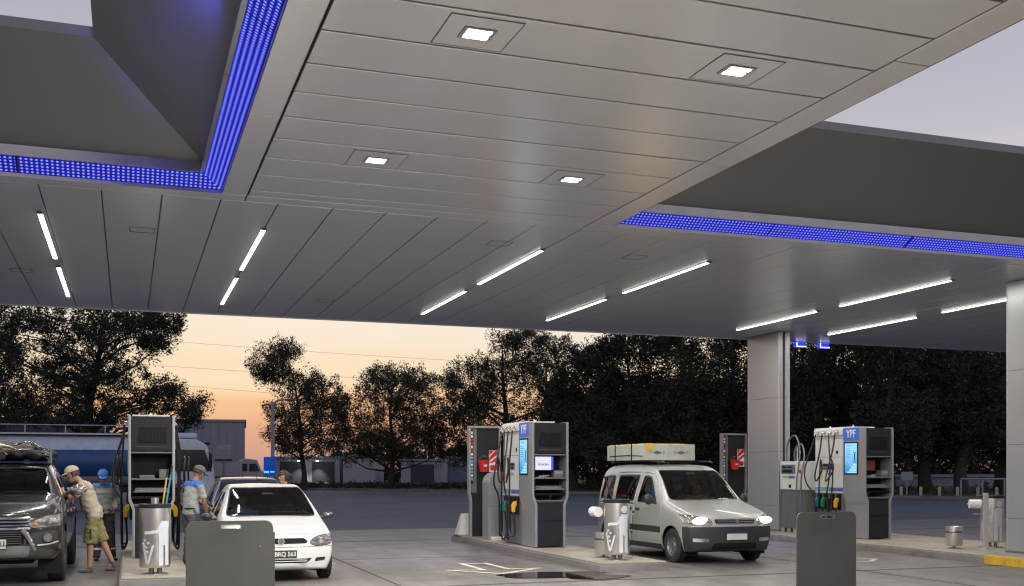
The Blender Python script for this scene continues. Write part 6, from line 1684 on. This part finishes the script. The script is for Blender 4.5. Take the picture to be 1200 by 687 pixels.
# driver of the van and front passenger of the hatchback
def seated(label, loc, shirt, z0):
    P = dict(pel=(0, .12, .58), wst=(0, .12, .72), chs=(0, .14, .92), nck=(0, .14, 1.08), head=(0, .11, 1.205), sL=(.17, .13, 1.0), sR=(-.17, .13, 1.0), eL=(.20, -.05, .80), eR=(-.20, -.05, .80), wL=(.12, -.26, .86), wR=(-.12, -.26, .86),
             hL=(.09, .10, .56), hR=(-.09, .10, .56), kL=(.12, -.32, .60), kR=(-.12, -.32, .60), aL=(.12, -.40, .28), aR=(-.12, -.40, .28), fL=(.12, -.56, .24), fR=(-.12, -.56, .24))
    t, Mx, sh, body, p = person(label, (loc[0], loc[1], z0), 0, P, (0, -1, -.05), shirt=shirt, pants='wdark', sleeve=.55, collar=False)
    hair_cap(Mx, 'hair', t, low=-.4, front=.42); return t
seated('driver in a yellow vest seated behind the wheel of the silver van', (10.36, 18.32, 0), 'nyellow', .11)
seated('passenger in a pale blue top seated in the white hatchback', (1.76, 17.88, 0), 'wblue', -.03)

# ------------------------------------------------------------------ trees
def crown_mesh(rng, clumps, leaf, per, sig, flat=.8, lift=.35):
    """clumps: (n,4) centres + size; leaves gather along short twiggy sprays that point out of the crown"""
    n = len(clumps); tot = n * per
    cen = clumps[:, :3].mean(0)
    ax = clumps[:, :3] - cen; ax /= np.linalg.norm(ax, axis=1)[:, None] + 1e-6
    ax = ax * .5 + rng.normal(size=(n, 3)) * .55; ax[:, 2] += lift; ax /= np.linalg.norm(ax, axis=1)[:, None]
    c = np.repeat(clumps[:, :3], per, 0); r = np.repeat(clumps[:, 3], per)
    # three sprays per clump
    k = 4; sp = ax[:, None, :] + rng.normal(size=(n, k, 3)) * .55; sp /= np.linalg.norm(sp, axis=2)[..., None]
    w = rng.integers(0, k, tot); A = sp[np.repeat(np.arange(n), per), w]
    tpos = rng.random(tot) ** .8; wid = .10 + .26 * (1 - tpos)
    o = A * (tpos * 1.35 - .35)[:, None] + rng.normal(size=(tot, 3)) * wid[:, None]
    pos = c + o * r[:, None]
    a = A + rng.normal(size=(tot, 3)) * .6; a /= np.linalg.norm(a, axis=1)[:, None]
    b = rng.normal(size=(tot, 3)); b -= a * (a * b).sum(1)[:, None]; b /= np.linalg.norm(b, axis=1)[:, None]
    s = leaf * (.5 + .9 * rng.random(tot))[:, None]
    a *= s; b *= s * .36
    V = np.stack([pos - a, pos - b * 1.0, pos + a, pos + b], 1).reshape(-1, 3)
    Fc = np.arange(tot * 4).reshape(-1, 4)
    return V, Fc
def np_mesh(name, V, Fc, m):
    me = bpy.data.meshes.new(name)
    nv, nf = len(V), len(Fc)
    me.vertices.add(nv); me.vertices.foreach_set('co', V.astype(np.float32).ravel())
    me.loops.add(nf * 4); me.loops.foreach_set('vertex_index', Fc.astype(np.int32).ravel())
    me.polygons.add(nf); me.polygons.foreach_set('loop_start', np.arange(0, nf * 4, 4, dtype=np.int32)); me.polygons.foreach_set('loop_total', np.full(nf, 4, dtype=np.int32))
    me.update(calc_edges=True); me.validate(); me.materials.append(M[m]); return me
def tree(name, label, cat, base, d, lobes, seed, m='leafA', leaf=.13, dens=1.0, per=34, trunk=None, tr=.22, group='trees along the far side', crad=(.35, .75), z0=.14, nlimb=1., extra=True):
    """base px (trunk foot), d depth. lobes in photo px (x, y, rx, ry[, depth shift]) turned into metres at the tree's distance"""
    rng = np.random.default_rng(seed)
    bx, by = G(base, d); k = d / F
    right = np.array([CS, -SN, 0]); fwd = np.array([SN, CS, 0])
    t = thing(name, label, cat, (bx, by, z0), group=group)
    L = []
    for lb in lobes:
        x, y, rx, ry = lb[:4]; sh = lb[4] if len(lb) > 4 else rng.uniform(-.5, .5) * min(rx, 60) * k
        L.append(((x - base) * k, sh, HZ(y, d) - z0, rx * k, ry * k))
    C = []
    for (cx, cy, cz, rx, rz) in L:
        ry = max(min(rx, 4.5), .6 * rx)
        n = max(6, int(dens * 5.2 * (rx * rz + rx * ry) ** .75))
        for _ in range(n):
            v = rng.normal(size=3); v /= np.linalg.norm(v); v *= rng.random() ** .38
            C.append((cx + v[0] * rx, cy + v[1] * ry, cz + v[2] * rz, rng.uniform(*crad)))
    C = np.array(C); C = C[C[:, 2] > .4]
    Cw = C.copy(); Cw[:, :3] = C[:, :1] * right + C[:, 1:2] * fwd + C[:, 2:3] * np.array([0, 0, 1])
    V, Fc = crown_mesh(rng, Cw, leaf, per, 1., lift=.05 if m == 'leafC' else .4)
    me = np_mesh('crown', V, Fc, m); o = bpy.data.objects.new('crown', me); COL.objects.link(o); o.parent = t
    # trunk and limbs
    top = C[:, 2].max() * .86; xm = trunk if trunk else [(0, 0), (float(np.mean(C[:, 0])) * .4, .45), (float(np.mean(C[:, 0])) * .8, 1.)]
    pts = []; rr = []
    for q in np.linspace(0, 1, 9):
        for (xa, za), (xb, zb) in zip(xm[:-1], xm[1:]):
            if za <= q <= zb + 1e-9: x = xa + (xb - xa) * (q - za) / (zb - za); break
        w = .18 * math.sin(q * 7 + seed) * (q > 0)
        pts.append(np.array([x + w, .15 * math.sin(q * 5 + seed * 2) * (q > 0), -.06 + q * top])); rr.append(tr * (1.25 if q == 0 else 1) * (1 - .82 * q))
    mb = MB(); tow = lambda p: right * p[0] + fwd * p[1] + np.array([0, 0, 1]) * p[2]
    mb.tube([tow(p) for p in pts], rr, 9, 2); tk = mb.build('trunk', 'bark', t)
    mb = MB(); sel = rng.permutation(len(C))[: int(min(len(C), 75 * nlimb))]
    hubs = []
    for i in sel:
        c = C[i, :3]
        # leave the trunk lower than the clump, or branch from a previous limb
        q = np.clip((c[2] - .45 * np.hypot(c[0] - pts[4][0], c[1])) / top, .18, .95); ii = q * 8; a = int(ii); f = ii - a
        p0 = pts[a] * (1 - f) + pts[min(a + 1, 8)] * f; r0 = rr[a] * .42
        if hubs:
            hb = min(hubs, key=lambda h: np.linalg.norm(h[0] - c)); dd = np.linalg.norm(hb[0] - c)
            if dd < np.linalg.norm(p0 - c) * .8 and hb[0][2] < c[2] + .5: p0, r0 = hb[0], hb[1] * .7
        mid = (p0 + c) / 2 + rng.normal(size=3) * .12 * np.linalg.norm(c - p0); mid[2] += .06 * np.linalg.norm(c - p0)
        mb.tube([tow(p0), tow(mid), tow(c)], [max(r0, .03), max(r0 * .65, .022), .012], 5, 2, cap=False)
        hubs.append((mid, max(r0 * .65, .03)))
    mb.build('limbs', 'bark', t)
    return t
# big pine at the left
tree('pine_tree', 'huge spreading dark pine filling the left sky behind the tanker truck', 'tree', 112, 72,
     [(95, 395, 95, 34), (20, 380, 34, 26), (160, 380, 52, 22), (60, 440, 62, 30), (130, 440, 48, 26), (100, 480, 80, 22), (30, 470, 40, 26), (185, 408, 22, 11), (196, 382, 16, 16), (185, 465, 30, 15), (200, 455, 22, 9), (228, 470, 14, 8), (215, 484, 26, 8), (205, 497, 18, 7), (120, 350, 70, 24), (8, 415, 24, 24)],
     3, 'leafC', .10, 1.7, 120, trunk=[(0, 0), (-.5, .5), (.6, 1)], tr=.42, crad=(.5, 1.0), nlimb=2.2)
tree('pine_tree', 'second dark pine at the extreme left edge behind the pickup', 'tree', -30, 84, [(-20, 400, 40, 40), (-30, 450, 46, 40), (0, 480, 34, 20), (-40, 370, 40, 30)], 5, 'leafC', .10, 1.6, 90, tr=.35, crad=(.5, 1.0))
tree('street_tree', 'slender tree with a leaning crown beside the tall grey pole', 'tree', 356, 88,
     [(325, 427, 32, 22), (308, 440, 20, 12), (338, 412, 18, 10), (352, 452, 30, 22), (375, 462, 28, 26), (345, 485, 34, 24), (385, 492, 24, 22), (332, 505, 20, 18), (362, 520, 34, 18), (395, 480, 12, 16), (335, 525, 12, 8)],
     8, 'leafB', .095, 2.5, 85, trunk=[(0, 0), (-.1, .5), (-1.3, 1)], tr=.24, crad=(.5, 1.0), nlimb=1.5)
tree('street_tree', 'round headed tree left of the middle pump with a short bare trunk', 'tree', 457, 92,
     [(465, 462, 48, 28), (440, 490, 44, 30), (495, 485, 36, 32), (420, 520, 34, 20), (470, 520, 50, 24), (512, 512, 22, 26), (450, 445, 26, 12), (400, 500, 14, 18), (488, 447, 20, 12), (405, 475, 12, 10)],
     12, 'leafB', .10, 2.3, 85, tr=.27, crad=(.55, 1.1), nlimb=1.3)
tree('broad_tree', 'broad dark tree rising behind the middle fuel pump', 'tree', 590, 90,
     [(600, 430, 46, 34), (560, 450, 38, 30), (640, 425, 28, 28), (610, 398, 36, 14), (575, 490, 50, 36), (640, 475, 34, 30), (545, 480, 26, 24), (600, 530, 60, 26), (538, 520, 24, 28), (532, 450, 16, 12), (655, 412, 16, 12)],
     17, 'leafA', .10, 2.3, 90, tr=.4, crad=(.55, 1.15), nlimb=1.3)
# dark mass to the right: individual trees
spec = [(672, 84, [(672, 455, 30, 26), (665, 500, 34, 22), (690, 430, 22, 12), (660, 530, 30, 20)], 'leafA', 'olive crowned tree with a pink sky gap in it just left of the silver van'),
        (735, 80, [(735, 440, 46, 36), (705, 440, 26, 22), (760, 410, 34, 16), (745, 490, 56, 34), (700, 520, 40, 26), (785, 470, 30, 34), (740, 535, 60, 22), (722, 415, 22, 10)], 'leafC', 'dense dark conifer directly behind the silver van'),
        (800, 76, [(800, 420, 24, 26), (830, 450, 40, 40), (800, 500, 44, 36), (840, 520, 36, 30), (790, 395, 16, 14), (850, 400, 20, 20), (815, 480, 40, 30)], 'leafA', 'tall thin limbed tree above the silver van with sunset showing through'),
        (862, 78, [(862, 420, 26, 34), (870, 480, 34, 40), (850, 530, 36, 24), (878, 390, 22, 22)], 'leafC', 'tall dark tree hidden partly by the far column'),
        (928, 74, [(930, 440, 34, 32), (915, 490, 36, 40), (940, 530, 40, 24), (918, 400, 24, 22), (950, 470, 30, 30)], 'leafA', 'tall dark tree above the white dispenser right of the far column'),
        (985, 77, [(985, 430, 40, 34), (970, 480, 40, 34), (1000, 400, 30, 20), (1005, 500, 38, 40), (975, 535, 34, 20)], 'leafC', 'tall dark tree rising over the right fuel pump'),
        (1040, 70, [(1050, 440, 36, 40), (1030, 400, 30, 24), (1045, 500, 40, 34), (1060, 530, 30, 16)], 'leafA', 'tall dark tree just right of the right fuel pump'),
        (1085, 73, [(1085, 430, 40, 44), (1100, 400, 34, 26), (1075, 490, 40, 32), (1110, 510, 34, 26)], 'leafC', 'thick trunked dark tree in the middle of the gap between the columns'),
        (1128, 71, [(1130, 440, 40, 40), (1140, 400, 34, 24), (1120, 490, 40, 34), (1160, 480, 30, 34), (1150, 520, 34, 18)], 'leafA', 'thick trunked dark tree near the right column'),
        (1172, 78, [(1175, 430, 34, 44), (1170, 495, 36, 36), (1190, 400, 30, 30), (1190, 530, 30, 20)], 'leafC', 'dark tree beside the near right column'),
        (1215, 74, [(1215, 430, 40, 50), (1220, 500, 40, 40)], 'leafA', 'dark tree hidden behind the near right column')]
for i, (b, d, lb, m, lab) in enumerate(spec):
    tree('tall_tree', lab, 'tree', b, d, [(x, y - 8, rx * 1.12, ry * 1.1) for x, y, rx, ry in lb], 40 + i, m, .13, 2.1 if m == 'leafC' else 2.1, 80, tr=.36 if i < 7 else .45, crad=(.6, 1.2), nlimb=.9)
# backing belt of farther trees, a far-off mass
rng = np.random.default_rng(99); C = []
for _ in range(4600):
    px = rng.uniform(640, 1420); d = rng.uniform(92, 118); h = (9.5 + 2.5 * mnoise.noise(Vector((px * .012, 0, 3))) + (2.5 if px > 880 else 0)); x, y = G(px, d); C.append((x, y, rng.random() ** .8 * h, rng.uniform(.7, 1.4)))
for _ in range(700):
    px = rng.uniform(380, 660); d = rng.uniform(136, 150); h = 4.6 + 1.5 * mnoise.noise(Vector((px * .02, 0, 9))); x, y = G(px, d); C.append((x, y, rng.random() * h, rng.uniform(.6, 1.1)))
V, Fc = crown_mesh(rng, np.array(C), .26, 32, 1.)
o = bpy.data.objects.new('distant_wood', np_mesh('distant_wood', V, Fc, 'leafA')); COL.objects.link(o); tag(o, kind='stuff')
# low scrub and grass tufts on the verge
C = []
for _ in range(900):
    px = rng.uniform(330, 700) if rng.random() < .7 else rng.uniform(700, 1300); lim = 92 if px < 420 else 92 - (px - 420) * .03; d = lim + rng.uniform(0 if px < 700 else -6, 14); x, y = G(px, d); C.append((x, y, .25, rng.uniform(.2, .55)))
V, Fc = crown_mesh(rng, np.array(C), .12, 22, 1., .6)
V[:, 2] = np.abs(V[:, 2])
o = bpy.data.objects.new('verge_scrub', np_mesh('verge_scrub', V, Fc, 'leafB')); COL.objects.link(o); tag(o, kind='stuff')

# ------------------------------------------------------------------ far buildings
M['shed'] = mat('shed_cladding', (.30, .31, .36), .7, 0, var=.06, vscale=.2, dirt=.1); M['shed2'] = mat('shed_pale', (.42, .42, .43), .7, 0, var=.08, vscale=.2, dirt=.15); M['sheddark'] = mat('shed_dark', (.06, .065, .08), .7)
def shed(name, label, px0, px1, ytop, d, depth=14, m='shed', zb=.0, doors=0, group=None, ribs=True, square=False):
    x0, y0 = G(px0, d); x1, y1 = G(px1, d)
    if square:   # stands square to the line of sight at its right corner
        u = Vector((x1, y1)).normalized(); r = Vector(G(px0, 1.)); k = Vector((x1, y1)).length / r.dot(u); x0, y0 = r * k
    L = math.hypot(x1 - x0, y1 - y0); h = HZ(ytop, d)
    t = thing(name, label, 'building', ((x0 + x1) / 2, (y0 + y1) / 2, zb), math.atan2(y1 - y0, x1 - x0), group)
    mb = MB(); mb.box(-L / 2, L / 2, 0, depth, 0, h - .25); mb.build('wall', m, t, smooth=False)
    mb = MB(); mb.box(-L / 2 - .15, L / 2 + .15, -.15, depth + .15, h - .245, h); mb.build('roof_edge', 'sheddark' if m == 'sheddark' else 'shed', t)
    if ribs:
        mb = MB(); x = -L / 2 + .5
        while x < L / 2 - .3: mb.box(x, x + .06, -.04, -.003, .02, h - .26); x += .9
        mb.build('cladding_ribs', m, t, smooth=False)
    for k in range(doors):
        x = -L / 2 + (k + .5) * L / doors; mb = MB(); mb.box(x - 1.3, x + 1.3, -.06, -.045, .02, min(3, h - .6)); mb.build('door', 'sheddark', t)
    mb = MB(); mb.box(-L / 2, L / 2, -.08, -.045, .0, .35); mb.build('plinth', 'kerb', t)
    return t
shed('warehouse', 'tall plain grey warehouse behind the cab of the tanker truck', 150, 287, 492, 120, 18, square=True)
shed('warehouse', 'long low dark building behind the pine at the far left', -60, 75, 489, 105, 12, 'sheddark')
shed('warehouse', 'low pale shed with wall lamps behind the slender tree', 322, 398, 535, 125, 10, 'shed2', doors=2)
shed('warehouse', 'low white shed between the slender tree and the round headed tree', 402, 440, 533, 122, 8, 'shed2')
shed('warehouse', 'low white wall seen under the round headed tree', 470, 520, 538, 120, 8, 'shed2', doors=1)
shed('warehouse', 'dim low building behind the middle fuel pump', 522, 600, 535, 128, 8, 'shed')
shed('warehouse', 'long dim wall behind the trees on the right', 1050, 1180, 556, 92, 5, 'shed')
for px, lab in ((350, 'left of two lit lamps on the low pale shed wall'), (372, 'right of two lit lamps on the low pale shed wall')):
    x, y = G(px, 124.2); z = HZ(541, 124)
    t = thing('wall_lamp', lab, 'lamp', (x, y, z), -AZ, group='wall lamps on the low shed')
    mb = MB(); mb.box(-.18, .18, -.2, .0, .10, .2); mb.build('hood', 'cmid', t)
    mb = MB(); mb.box(-.14, .14, -.16, -.03, .02, .098); mb.build('lamp_glass', emat('wall_lamp_lit', (1, .95, .85), 14), t)
    l = bpy.data.lights.new('wall_lamp_light', 'SPOT'); l.energy = 260; l.spot_size = R(75); l.spot_blend = .8; l.shadow_soft_size = .1; l.color = (1, .95, .85)
    o = bpy.data.objects.new('wall_lamp_light', l); COL.objects.link(o); o.parent = t; o.location = (0, -.35, -.02); o.rotation_euler = (R(18), 0, 0)
# blue totem sign and pole
x, y = G(316, 60); t = thing('totem_sign', 'small blue totem sign with a white ring behind the dark car', 'sign', (x, y, 0), -AZ)
mb = MB(); mb.box(-.32, .32, -.08, .08, 1.38, 2.42); mb.build('board', emat('totem_lit', (.01, .07, .45), .55), t, bevel=.02)
mb = MB(); n = 24; mb.tube([(.16 * math.cos(2 * PI * k / n), -.09, 2.1 + .16 * math.sin(2 * PI * k / n)) for k in range(n + 1)], .016, 6); mb.tube([(-.09, -.09, 2.1), (0, -.09, 2.2), (.09, -.09, 2.1), (0, -.09, 2.02), (-.09, -.09, 2.1)], .012, 6); mb.build('ring_mark', 'lblue', t)
mb = MB(); mb.box(-.3, -.02, -.09, -.082, 1.52, 1.64); mb.box(.05, .28, -.09, -.082, 1.55, 1.63); mb.build('lit_stripe', emat('totem_stripe', (.1, .5, 1), 1.2), t)
mb = MB(); mb.box(-.28, -.22, -.04, .04, 0, 1.38); mb.box(.22, .28, -.04, .04, 0, 1.38); mb.build('leg', 'cmid', t)
x, y = G(319.5, 62); t = thing('street_lamp', 'tall slim grey lamp pole left of the slender tree', 'street lamp', (x, y, 0), -AZ)
h = HZ(472, 62); mb = MB(); mb.tube([(0, 0, 0), (0, 0, h * .5), (0, 0, h)], [.12, .11, .10], 12); mb.build('pole', 'shed', t)
mb = MB(); mb.tube([(0, 0, h - .1), (.3, 0, h + .12), (.8, 0, h + .18)], .05, 8, 3); mb.build('arm', 'shed', t)
mb = MB(); mb.ball((1.0, 0, h + .17), (.32, .12, .07)); mb.build('lamp_head', 'cmid', t)
# power line with two poles
def pole(px, d, h, lab):
    x, y = G(px, d); t = thing('utility_pole', lab, 'utility pole', (x, y, 0), -AZ, 'utility poles')
    mb = MB(); mb.cyl((0, 0, 0), (0, 0, h), .16, .10, 10); mb.build('post', 'bark', t); mb = MB()
    for z in (h - .3, h - 3.2, h - 5.4): mb.box(-.9, .9, -.05, .05, z, z + .1)
    mb.build('crossarm', 'bark', t); return (x, y)
A = pole(-70, 112, HZ(375, 112), 'utility pole left of the picture behind the pine'); B = pole(640, 112, HZ(427, 112), 'utility pole hidden in the broad tree behind the middle pump')
for (ya, yb, lab) in ((375, 428, 'highest of three thin power cables across the orange sky'), (408, 452, 'middle of three thin power cables across the orange sky'), (424, 482, 'lowest of three thin power cables across the orange sky')):
    P0 = Vector((*A, HZ(ya, 112))); P1 = Vector((*B, HZ(yb, 112))); pts = []
    for k in range(25): q = k / 24; v = P0.lerp(P1, q); v.z -= 4 * .45 * q * (1 - q); pts.append(tuple(v))
    t = thing('power_cable', lab, 'cable', P0, group='power cables'); mb = MB(); mb.tube([tuple(Vector(p) - P0) for p in pts], .013, 5); mb.build('wire', 'cmid', t)

# ---- tanker truck
def tanker():
    X0, Y0 = G(252, 45.0)
    t = thing('tanker_truck', 'long tanker truck with a white and blue tank and white cab', 'truck', (X0, Y0, 0), group=None)
    # local: cab nose at x=0, runs to -x ; width along y 0..2.5
    M['tankpaint'] = mat('tank_pale', (.60, .64, .70), .35, .2, dirt=.15); M['tankblue'] = mat('tank_blue', (.03, .085, .25), .35, .1); M['cabpaint'] = mat('cab_white', (.62, .66, .72), .35, coat=.5)
    pts = [(-2.15, .95), (-2.15, 2.75), (-1.9, 3.0), (-.75, 2.95), (-.32, 2.72), (-.05, 1.75), (.0, 1.3), (-.02, .55), (-.35, .5), (-.6, .95)]
    mb = MB(); mb.prism(pts, .0, 2.45, 'y'); mb.build('cab', 'cabpaint', t, bevel=.09, seg=3)
    mb = MB(); mb.prism([(-.345, 2.60), (-.09, 1.80), (-.085, 1.785), (-.06, 1.80), (-.31, 2.62)], .12, 2.33, 'y'); mb.build('windshield', 'glassd2', t)
    mb = MB(); mb.prism([(-1.75, 1.62), (-1.75, 2.52), (-.42, 2.52), (-.12, 1.62)], -.012, .004, 'y'); mb.build('side_window', 'glassd2', t, bevel=.004)
    mb = MB(); mb.prism([(-1.5, .75), (-1.5, 2.6), (-1.485, 2.6), (-1.485, .75)], -.01, -.001, 'y'); mb.build('door_seam', 'cblack', t)
    mb = MB(); mb.box(-1.9, -.7, .3, 2.1, 3.0, 3.22); mb.build('roof_deflector', 'cabpaint', t, bevel=.08)
    mb = MB(); mb.box(-.45, -.2, .2, 2.2, 2.72, 2.84); mb.build('sun_visor', 'cdark', t, bevel=.03)
    mb = MB(); mb.box(-.5, .05, .02, 2.43, .35, .72); mb.build('bumper', 'shed', t, bevel=.05)
    mb = MB(); mb.tube([(-.25, -.02, 2.4), (-.2, -.22, 2.35)], .03, 8); mb.box(-.26, -.14, -.32, -.14, 1.75, 2.35); mb.build('mirror', 'cdark', t, bevel=.02)
    n = 24; prof = [(1.25 + 1.22 * math.cos(2 * PI * k / n), 2.05 + 1.08 * math.sin(2 * PI * k / n)) for k in range(n)]
    mb = MB(); mb.prism(prof, -12.2, -2.6, 'x'); mb.build('tank', 'tankpaint', t, bevel=.06)
    # blue band follows the tank side
    mb = MB(); vs = []; 
    angs = np.linspace(PI - .42, PI + .62, 9)
    for a in angs: vs += [(-12.1, 1.25 + 1.228 * math.cos(a), 2.05 + 1.088 * math.sin(a)), (-2.7, 1.25 + 1.228 * math.cos(a), 2.05 + 1.088 * math.sin(a))]
    mb.add(vs, [(2 * i, 2 * i + 1, 2 * i + 3, 2 * i + 2) for i in range(8)]); mb.build('blue_band', 'tankblue', t)
    mb = MB(); mb.box(-12.0, -2.8, .6, 1.9, 3.12, 3.18)
    for x in np.arange(-11.8, -2.8, 1.5): mb.cyl((x, .6, 3.15), (x, .6, 3.5), .02, n=6)
    mb.tube([(-11.9, .6, 3.5), (-2.9, .6, 3.5)], .02, 6); mb.build('walkway', 'tankpaint', t)
    mb = MB(); mb.box(-12.1, -.8, .6, 1.9, .75, .97); mb.box(-12.0, -6.4, -.0, .05, .55, .95); mb.build('chassis', 'cdark', t)
    mb = MB(); mb.box(-6.0, -3.9, .05, .6, .5, 1.0); mb.build('fuel_tank', 'steel', t, bevel=.08)
    for x in (-1.25, -3.0, -7.6, -9.0, -10.4):
        for s, yy in ((-1, .18), (1, 2.27)): wheel_at(t, yy, x, .5, .3, s)
    mb = MB(); mb.prism([(-1.85, .78), (-1.8, 1.02), (-1.25, 1.18), (-.7, 1.02), (-.65, .78), (-.72, .78), (-.78, .98), (-1.25, 1.10), (-1.72, .98), (-1.78, .78)], -.02, .4, 'y'); mb.build('mudguard', 'cdark', t)
    return t
def wheel_at(t, y, x, r, w, s):
    mb = MB(); h = w / 2
    mb.lathe([(r * .6, -h), (r * .93, -h), (r, -h * .7), (r, h * .7), (r * .93, h), (r * .6, h)], 28, (x, y, r), 'y', cap=False); o = mb.build('wheel', 'tyre', t)
    mb = MB(); mb.lathe([(r * .6, s * h), (r * .5, s * h * .6), (r * .28, s * h * .6), (r * .24, s * h * .95), (0, s * h * .95)], 24, (x, y, r), 'y', cap=False); mb.build('rim', 'rimgrey', o)
M['glassd2'] = mat('dark_cab_glass', (.012, .016, .03), .08)
tanker()
# parked far lorry and cage containers
X0, Y0 = G(312, 84)
t = thing('far_lorry', 'small pale lorry parked far off under the warehouse corner', 'truck', (X0, Y0, 0))
mb = MB(); mb.prism([(-1.9, .7), (-1.9, 2.45), (-1.5, 2.6), (-.7, 2.5), (-.35, 1.65), (0, 1.5), (0, .6), (-.4, .5)], 0, 2.2, 'y'); mb.build('cab', 'shed2', t, bevel=.06)
mb = MB(); mb.prism([(-1.3, 1.6), (-1.3, 2.2), (-.75, 2.2), (-.5, 1.6)], -.012, -.002, 'y'); mb.prism([(-1.8, 1.6), (-1.8, 2.2), (-1.45, 2.2), (-1.45, 1.6)], -.012, -.002, 'y'); mb.build('side_window', 'glassd2', t)
mb = MB(); mb.box(-6.5, -2.0, .0, 2.3, .8, 1.0); mb.box(-6.5, -2.0, .0, .05, 1.0, 1.5); mb.build('flat_bed', 'shed', t)
for x in (-1.1, -4.6, -5.6):
    for s, yy in ((-1, .15), (1, 2.05)): wheel_at(t, yy, x, .42, .26, s)
first = None
for k, (px, z) in enumerate([(256, 0), (270, 0), (258, 1.15), (271, 1.15), (262, 2.3)]):
    x, y = G(px, 72)
    lab = ['bottom left', 'bottom right', 'middle left', 'middle right', 'topmost'][k] + ' cage container of the stack right of the tanker cab'
    if first is None:
        t = thing('cage_container', lab, 'container', (x, y, z), -AZ, 'stacked cage containers')
        mb = MB(); mb.box(-.38, .38, -.5, .5, .15, 1.05); mb.build('tank', 'shed2', t, bevel=.06)
        mb = MB()
        for xx in np.linspace(-.42, .42, 6): mb.box(xx - .015, xx + .015, -.55, -.52, .12, 1.12); mb.box(xx - .015, xx + .015, .52, .55, .12, 1.12)
        for zz in (.14, .4, .7, 1.08): mb.box(-.44, .44, -.565, -.551, zz, zz + .03)
        mb.build('cage', 'shed', t, smooth=False); mb = MB(); mb.box(-.44, .44, -.55, .55, .0, .118); mb.build('pallet', 'bark', t); first = t
    else: dup(first, (x, y, z), label=lab)
# guard rail and bollards along the right kerb
def rail_seg(px0, px1, d0, d1, h0, lab):
    a = Vector((*G(px0, d0), .12)); b = Vector((*G(px1, d1), .12)); t = thing('guard_rail', lab, 'railing', a)
    L = b - a; mb = MB(); mb.tube([(0, 0, h0), tuple(L + Vector((0, 0, h0)))], .05, 8); mb.build('top_rail', 'shed', t)
    n = 5
    for k in range(n):
        p = L * (k / (n - 1)); mb = MB(); mb.cyl((p.x, p.y, 0), (p.x, p.y, h0 - .052), .05, n=8); mb.build('post', 'shed', t)
rail_seg(1126, 1230, 64, 62, 1.05, 'thin pale guard rail near the right column along the kerb')
first = None
for k, px in enumerate((1056, 1079, 1101, 1122, 1146, 1168)):
    d = 66.5 - k * .6; x, y = G(px, d)
    lab = ['leftmost', 'second', 'third', 'fourth', 'fifth', 'rightmost'][k] + ' low post in the row along the right kerb counted from the left'
    if first is None:
        first = t = thing('kerb_post', lab, 'bollard', (x, y, .13), group='low posts along the right kerb')
        mb = MB(); mb.lathe([(.09, 0), (.09, .50), (.06, .55), (0, .56)], 12); mb.build('shaft', 'shed2', t); mb = MB(); mb.lathe([(.092, .36), (.096, .365), (.096, .45), (.092, .455)], 12); mb.build('band', 'nyellow', t)
    else: dup(first, (x, y, .13), label=lab)
# parked dark car under the right trees and small notice
x, y = G(1063, 68.5); t = thing('small_notice', 'small pale blue notice on a post under the right trees', 'sign', (x, y, .14), -AZ)
mb = MB(); mb.box(-.38, .38, -.02, .02, .9, 1.45); mb.build('board', 'shed', t); mb = MB(); mb.box(-.04, .04, .021, .06, 0, 1.4); mb.build('post', 'shed', t)
# added blue spot lamps that tint the empty lanes, besides the light band's own glow
for x in (3.4, 5.0, 6.0, 12.6):
    l = bpy.data.lights.new('added_blue_spot', 'SPOT'); l.energy = 1900; l.color = (.36, .24, 1); l.spot_size = R(30); l.spot_blend = 1; l.shadow_soft_size = .12
    o = bpy.data.objects.new('added_blue_spot', l); COL.objects.link(o); o.location = (x, 13.6, 5.12)
    dv = Vector((x + .4, 20.4, 0)) - o.location; o.rotation_euler = dv.to_track_quat('-Z', 'Y').to_euler()
for (lx_, ly_, tx_, ty_, tz_, e) in ((.32, 5.9, .30, 8.0, 5.83, 800), (.58, 8.2, .56, 9.8, 5.64, 420)):  # further added spots graze the left skylight funnel to give its blue glow
    l = bpy.data.lights.new('added_blue_spot', 'SPOT'); l.energy = e; l.color = (.10, .12, 1); l.spot_size = R(22); l.spot_blend = 1; l.shadow_soft_size = .05
    o = bpy.data.objects.new('added_blue_spot', l); COL.objects.link(o); o.location = (lx_, ly_, 5.28)
    dv = Vector((tx_, ty_, tz_)) - o.location; o.rotation_euler = dv.to_track_quat('-Z', 'Y').to_euler()
